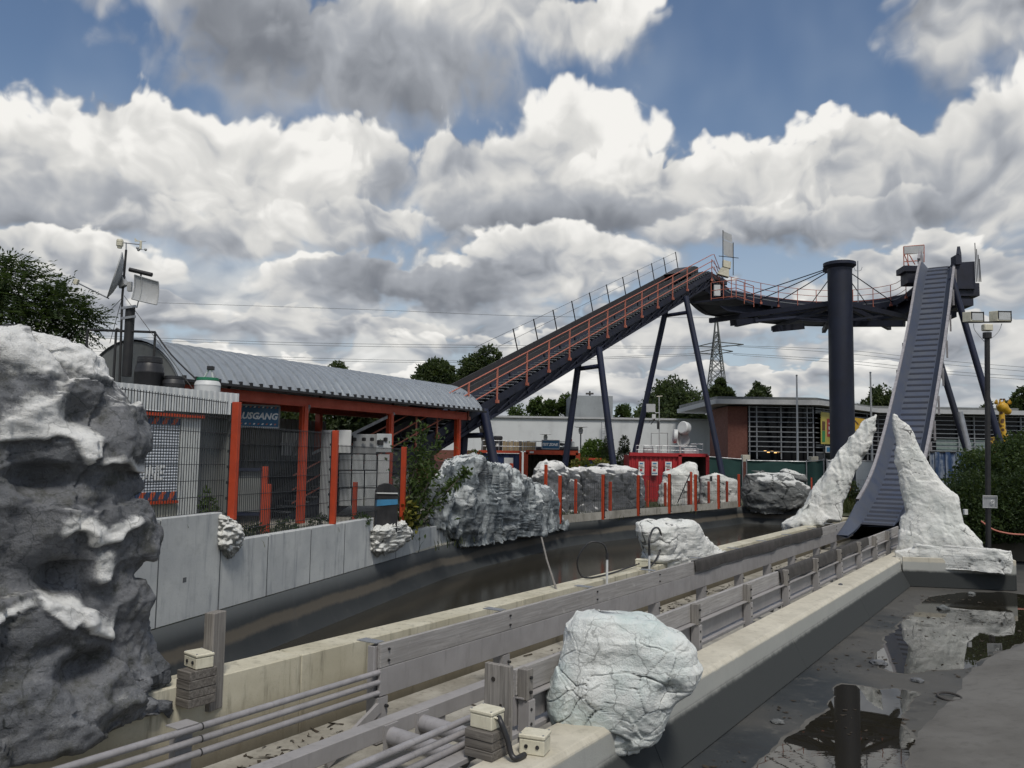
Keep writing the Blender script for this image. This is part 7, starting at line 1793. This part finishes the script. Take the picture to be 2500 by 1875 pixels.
# near tree with pinnate leaves at the left edge
def pinnate_tree():
    r = random.Random(55); y = 24.0; base = V2(PY(-40, 1000, y), 1.2)
    t = thing('ash_tree', base, 'leafy tree with feathery pinnate leaves above the huge rock', 'tree')
    MB().ptube([base, base+UPZ*2.5, base+Vector((.3, 0, 4.0))], [.25, .2, .1], 8).build('trunk', M['bark'], t)
    mb = MB(); tw_ = MB()
    ctr = [(-120, 720, 1.6, 1.1), (0, 740, 1.5, 1.1), (50, 700, 1.0, .8), (20, 665, .55, .45), (110, 765, 1.0, .75), (150, 740, .62, .5), (175, 790, .7, .55), (205, 775, .42, .4), (60, 790, 1.2, .8)]
    for (u, v, ru, rv) in ctr:
        c = PY(u, v, y)
        tw_.ptube([base+Vector((.2, 0, 3.2)), base.lerp(c, .6)+UPZ*.4, c], [.09, .05, .02], 6)
        for k in range(int(150*ru*rv)+30):
            d = rvec(r); p = c+Vector((d.x*ru, d.y*ru*.9, d.z*rv))*r.uniform(.3, 1.0)**.5
            ax_ = (Vector((d.x, d.y*.6, d.z*.5))+rvec(r)*.7+Vector((.25, 0, 0))).normalized(); L = r.uniform(.35, .6); sdv = ax_.cross(UPZ)
            sdv = sdv.normalized() if sdv.length > .05 else Vector((1, 0, 0)); upv = sdv.cross(ax_).normalized()
            for j in range(6):
                q = p+ax_*(L*j/6)-UPZ*.05*(j/6)**2*L*3
                for s_ in (-1, 1): leaf(mb, q, (sdv*s_+ax_*.55-UPZ*.25).normalized(), upv, L*.32, L*.11)
            leaf(mb, p+ax_*L, ax_, upv, L*.3, L*.1)
    tw_.build('limb', M['bark'], t); mb.build('crown', M['leafhedge'], t)
pinnate_tree()
# hedge and undergrowth on the right bank
def bush(label, cat, pts, mat, n, ls, seed, name='bush', zb=0.0):
    r = random.Random(seed); cen = sum((Vector(p[:3]) for p in pts), Vector())/len(pts); t = thing(name, (cen.x, cen.y, zb), label, cat); mb = MB(); vol = sum(p[3]*p[5] for p in pts)
    st_ = MB()
    for p in pts:
        st_.ptube([Vector((p[0], p[1], zb)), Vector((p[0]+.05, p[1], p[2])), Vector((p[0], p[1], p[2]+p[5]*.5))], [.05, .035, .01], 5)
        for k in range(int(n*p[3]*p[5]/vol)):
            d = rvec(r); q = Vector(p[:3])+Vector((d.x*p[3], d.y*p[4], d.z*p[5]))*(r.uniform(.5, 1.0)**.5)*(1+.25*mnoise.noise(Vector(p[:3])+d*1.7+Vector((seed, 0, 0))))
            if q.z < zb: q.z = zb+r.random()*.2
            for j in range(2): leaf(mb, q+rvec(r)*ls*.4, (d*.7+rvec(r)).normalized(), rvec(r), ls*r.uniform(.7, 1.3), ls*r.uniform(.4, .6))
    st_.build('stems', M['bark'], t); t.children; 
    o = [x for x in COL.objects if x.parent == t and x.name.startswith('stems')]
    for x in o: x['kind'] = 'stuff'
    mb.build('foliage', M[mat], t); return t
hz_ = []
for i in range(15):
    f = i/14; u = 2415+f*220; y = 36.5+f*2.0; vt = 1118-46*min(1, f*1.5)+random.Random(i).uniform(-8, 8); p = PY(u, vt, y); zc_ = p.z
    hz_.append((p.x, p.y+.8, zc_*.5+.1, 1.5, 1.3, zc_*.52+.3))
bush('tall dense dark green hedge behind the floodlight pole', 'hedge', hz_, 'leafhedge', 17000, .17, 71, 'hedge', -.45)
lo2 = []
for i in range(12):
    f = i/11; u = 2335+f*260; y = 34.6-f*.8; p = PY(u, 1195-25*f+random.Random(i+5).uniform(-14, 14), y); lo2.append((p.x, p.y+.5, max(.1, p.z*.4), .9, .7, max(.45, p.z*.62+.4)))
bush('lower rough dark undergrowth in front of the hedge', 'undergrowth', lo2, 'leafhedge', 9000, .14, 72, 'undergrowth', -.45)
# bushes in front of the hall
p = PY(1450, 1100, 58); bush('fresh bright green bush behind the container roofs', 'bush', [(p.x, 58, 2.4, 1.2, 1, 1.3), (p.x-.7, 58, 1.8, .9, .8, 1.0), (p.x+.8, 58, 1.9, .9, .8, 1.1), (p.x, 58, 3.3, .7, .6, .6)], 'leafbright', 2600, .22, 81)
for u, vt, y, lb, sd__ in ((1486, 1066, 56, 'slim dark conifer beside the navy lift leg base', 82), (1524, 1068, 57, 'slim dark conifer shrub beside a sensor pole', 83)):
    p = PY(u, vt, y); bush(lb, 'conifer', [(p.x, y, p.z-.5, .3, .3, .6), (p.x, y, p.z-1.4, .5, .45, .8), (p.x, y, p.z-2.6, .6, .5, 1.0)], 'leafdark', 1500, .14, sd__, 'conifer_shrub')
p = PY(1165, 1100, 43); bush('small dark green bush left of the blue container', 'bush', [(p.x, 43, 1.9, .8, .7, 1.0), (p.x-.6, 43, 1.3, .7, .6, .9), (p.x+.6, 43, 1.4, .7, .6, .9)], 'leafmid', 1800, .15, 84)
p = PY(1455, 1140, 44.5); bush('straggling pale weed between the snowcapped rocks and container', 'weed', [(p.x-.7, 45.5, 1.9, .6, .4, .7), (p.x+.5, 45.8, 1.8, .7, .4, .7)], 'leafyel', 700, .22, 85, 'weed')
# tall leafy shrub by the end of the fence, with a long leaning branch
def shrub():
    r = random.Random(91); y = 23.3; t = thing('tall_shrub', G(985, 1330, .6), 'tall leafy shrub with leaning branch between fence end and fluted rock', 'shrub'); mb = MB(); st = MB()
    stems = [[(985, 1290), (1000, 1200), (1020, 1110), (1035, 1040)], [(990, 1290), (1010, 1180), (1045, 1120), (1078, 1078)], [(1000, 1300), (1040, 1250), (1085, 1210), (1105, 1175)], [(985, 1290), (975, 1200), (985, 1120)], [(1005, 1290), (1035, 1180), (1040, 1130)], [(1090, 1200), (1125, 1165), (1140, 1150)], [(990, 1300), (1015, 1250), (1045, 1180), (1060, 1150)], [(980, 1300), (1000, 1260), (1010, 1230)]]
    for s_ in stems:
        P = catmull([PY(u, v, y+r.uniform(-.5, .6)-(.5 if u > 1085 else 0)) for u, v in s_], 6); st.ptube(P, [.022*(1-i/len(P))+.006 for i in range(len(P))], 5)
        for i, q in enumerate(P[2:]):
            for k in range(7 if i % 1 == 0 else 5):
                d = (rvec(r)+UPZ*.15).normalized(); leaf(mb, q+rvec(r)*.10, d, rvec(r), r.uniform(.14, .26), r.uniform(.06, .10))
    for k in range(650):
        u, v = r.gauss(1020, 30), r.gauss(1170, 55); q = PY(u, v, y+r.uniform(-.3, 1.2)); leaf(mb, q, rvec(r), rvec(r), r.uniform(.12, .22), r.uniform(.05, .09))
    for x in (st.build('stems', M['bark'], t), mb.build('foliage', M['leafmid'], t)): x['kind'] = 'stuff'
    yl = MB()
    for k in range(90):
        u, v = r.gauss(1000, 14), r.gauss(1262, 26); leaf(yl, PY(u, v, y-.5+r.uniform(-.2, .2)), rvec(r), rvec(r), .2, .10)
    yl.build('foliage', M['leafyel'], t)
shrub()
# grass and weeds
def tufts(label, spots, n, h, mat, seed, spread=.35, name='grass'):
    r = random.Random(seed); mb = MB()
    for p in spots:
        for k in range(n):
            a = r.uniform(0, 6.28); q = Vector(p)+Vector((r.gauss(0, spread), r.gauss(0, spread), 0)); d = Vector((math.cos(a)*.35, math.sin(a)*.35, 1)).normalized(); hh = h*r.uniform(.4, 1.2); w = Vector((-math.sin(a), math.cos(a), 0))*.012
            o = len(mb.v); mb.v += [q-w, q+w, q+d*hh*.6+w*.7, q+d*hh*.6-w*.7, q+d*hh+Vector((math.cos(a), math.sin(a), 0))*hh*.25]; mb.f += [(o, o+1, o+2, o+3), (o+3, o+2, o+4)]
    return kind(tag(mb.build(name, M[mat]), label, 'grass'), 'stuff')
M['grassm'] = leafmat('rough_grass', (.055, .075, .022), (.10, .105, .040), (.035, .045, .016), .25)
rr_ = random.Random(5)
tufts('rough grass growing behind the concrete retaining wall', [WP0+WD*rr_.uniform(-3, 10)+WNB*rr_.uniform(.3, 2.5)+UPZ*0 for _ in range(1)], 1, .1, 'grassm', 1)
sp = []
for _ in range(160):
    t_, d_ = rr_.uniform(-3, 11), rr_.uniform(.35, 3.5); q = WP0+WD*t_+WNB*d_; q.z = terr_z(t_, d_)-.02; sp.append(q)
tufts('rough grass and weeds behind the concrete retaining wall', sp, 18, .16, 'grassm', 2)
sp = []
for _ in range(260):
    i = rr_.randrange(6, len(CURVE)-1); q = CURVE[i].lerp(CURVE[i+1], rr_.random())+nrm_at(CURVE, i)*rr_.uniform(.5, 6); sp.append(V2(q, -.01))
tufts('rough grass behind the curb of the bend', sp, 26, .34, 'grassm', 3, .5)
sp = [V2(PY(rr_.uniform(2050, 2165), 1200, rr_.uniform(44, 50)), 0) for _ in range(60)]
tufts('tall weeds along the fence beside the slide', sp, 50, .75, 'grassm', 4, .5)
for i, (u, y) in enumerate(((2070, 46), (2128, 46.2), (2140, 45.5))):
    p = PY(u, 1200, y); bush(('leafy weed clump by the thin orange post', 'tall weed clump climbing the fence near the slide', 'broad weed clump at the slide foot')[i], 'weed', [(p.x, y, .6, .5, .4, .6), (p.x+.2, y, 1.2, .35, .3, .5)], 'leafdark', 500, .14, 100+i, 'weed')
p = PY(510, 1230, 16.5); bush('purple flowering weed behind the fence below the booth', 'weed', [(p.x, 16.5, 1.65, .16, .12, .2), (p.x-.1, 16.6, 1.8, .08, .08, .2)], 'leafmid', 130, .09, 110, 'weed', 1.4)
for i, (u, v, y, z) in enumerate(((780, 1270, 19.0, 1.0), (880, 1255, 20.5, .95), (700, 1290, 17.6, 1.0), (625, 1305, 16.6, 1.0))):
    p = PY(u, v, y); bush(('low weed tuft behind the fence near the orange post', 'scrubby weed in front of the lockers', 'small weed below the orange canopy post', 'small weed beside the short orange posts')[i], 'weed', [(p.x, y, z+.15, .25, .2, .2)], 'leafhedge', 150, .07, 120+i, 'weed', z)
# ------------------------------------------------------------------ bits lying in the right-hand basin
def pebble(label, u, v, r, seed, mat='rockmid', z=-1.39, name='stone', fl=.6):
    c = G(u, v, z); bm = bmesh.new(); bmesh.ops.create_icosphere(bm, subdivisions=3, radius=r)
    for w in bm.verts: w.co *= 1+.35*mnoise.noise(w.co*(2.0/r)+Vector((seed, 0, 0))); w.co.z *= fl
    me = bpy.data.meshes.new(name); bm.to_mesh(me); bm.free(); me.materials.append(M[mat]); me.polygons.foreach_set('use_smooth', [True]*len(me.polygons))
    return tag(place(me, name, Matrix.Translation(c+UPZ*r*.1)), label, name)
pebble('round pale stone half sunk in the puddle', 2303, 1487, .16, 1); pebble('dark flat stone at the tip of the puddle', 2145, 1620, .16, 2, 'rockdark', fl=.35); pebble('small dark lump between the two puddles', 2240, 1663, .12, 3, 'rockdark', fl=.4); pebble('small pale lump on the basin floor by the parapet', 1898, 1763, .10, 4, fl=.3); pebble('broken pale chunk near the ledge wall', 2372, 1450, .11, 5, fl=.5)
pebble('small dark lump lying on the sandy parapet top', 2052, 1428, .06, 6, 'rockdark', -.5)
c0 = G(2318, 1702, -1.38); tag(MB().ptube([c0+Vector((math.cos(t)*.19, math.sin(t)*.19, .01+.02*math.sin(t))) for t in [2*math.pi*k/24 for k in range(25)]], .022, 8).build('drain_ring', M['rubber'], smooth=True), 'flat metal ring lying in the grey silt', 'ring')
tag(MB().ptube(catmull([PY(2395, 1272, 33.0), PY(2425, 1293, 32.8), PY(2465, 1303, 32.6), PY(2510, 1306, 32.4)], 5), .035, 7).build('rope', M['orangerail']), 'sagging orange rope at the foot of the hedge', 'rope')
tag(MB().box(PY(2357, 1250, 30.6), (.13, .12, .2)).build('small_box', M['whitepaint'], bevel=.01), 'small white box on the edge of the broad white rock', 'box')
tag(MB().box(PY(1523, 1172, 41.2), (.22, .02, .32)).build('notice', M['whitepaint']), 'small white notice on the dark snow rimmed rock wall', 'notice')
tag(MB().box(PY(1736, 1169, 49.2), (.14, .02, .30)).build('notice', M['blackplastic']), 'small black notice on the low white rock', 'notice')

for u, v, lb in ((1820, 1119, 'small pale concrete block behind the join of the green fences'), (1986, 1123, 'small pale concrete block beside the glass corner')):
    tag(MB().box(PY(u, v, 59.5), (.55, .5, .5)).build('concrete_block', M['concrete_cap'], bevel=.03), lb, 'block')

# flakes of silt, leaves and scum on the drained basin floor
rr_ = random.Random(77); mb = MB()
for i in range(900):
    s_, n_ = rr_.uniform(6, 31), -4.3+abs(rr_.gauss(0, 2.2)); p = SN(s_, n_, -1.389)
    if mnoise.noise(Vector((p.x*.6, p.y*.6, 3))) < .02: continue
    a = rr_.uniform(0, 6.28); l = rr_.choice((.015, .025, .04, .07)); d = Vector((math.cos(a), math.sin(a), 0)); e = Vector((-d.y, d.x, 0))*l*rr_.uniform(.3, .8)
    mb.add([p-d*l, p+e, p+d*l+UPZ*.012, p-e], [(0, 1, 2, 3)])
kind(tag(mb.build('silt_flakes', M['litter']), 'dark leaf scraps and silt flakes on the drained basin floor', 'leaf litter'), 'stuff')

# ------------------------------------------------------------------ groups of look-alikes
GROUPS = {'flag_pole': 'bare flag poles', 'container': 'containers behind the basin', 'barrel': 'barrels on roofs', 'junction_box': 'cream junction boxes along the channel', 'timber_block': 'stacked timber blocks', 'timber_post': 'upright timbers by the channel', 'guard_rail': 'plank guard rails of the channel', 'pipe_guard': 'pipe guard rails of the channel',
          'stand_pipe': 'white stand pipes on the channel wall', 'hose': 'looped hoses on the channel wall', 'leaning_rock': 'tall white rocks flanking the slide', 'cap_rock': 'small rocks on the retaining wall steps', 'boulder': 'white boulders on the channel walls', 'snowcap_rock': 'white capped dark rocks', 'mesh_fence': 'mesh fences with orange posts', 'queue_fence': 'low queue fences', 'privacy_fence': 'screened fence panels',
          'tree': 'trees behind the ride', 'conifer': 'conifers behind the white hall', 'conifer_shrub': 'slim conifer shrubs', 'notice_sheet': 'notices on the red container', 'park_lamp': 'mushroom park lamps', 'stone': 'stones in the drained basin', 'weed': 'weeds along the fences', 'poster': 'posters on the glazed building', 'roof_railing': 'railings on roofs', 'guy_wire': 'guy wires of the weather mast', 'equipment_case': 'cases on the red container roof', 'bush': 'bushes behind the containers', 'concrete_block': 'pale concrete blocks', 'notice': 'small notices'}
for o in list(COL.objects):
    if o.parent is None and 'category' in o:
        b_ = o.name.split('.')[0]
        if b_ in GROUPS and 'group' not in o: o['group'] = GROUPS[b_]
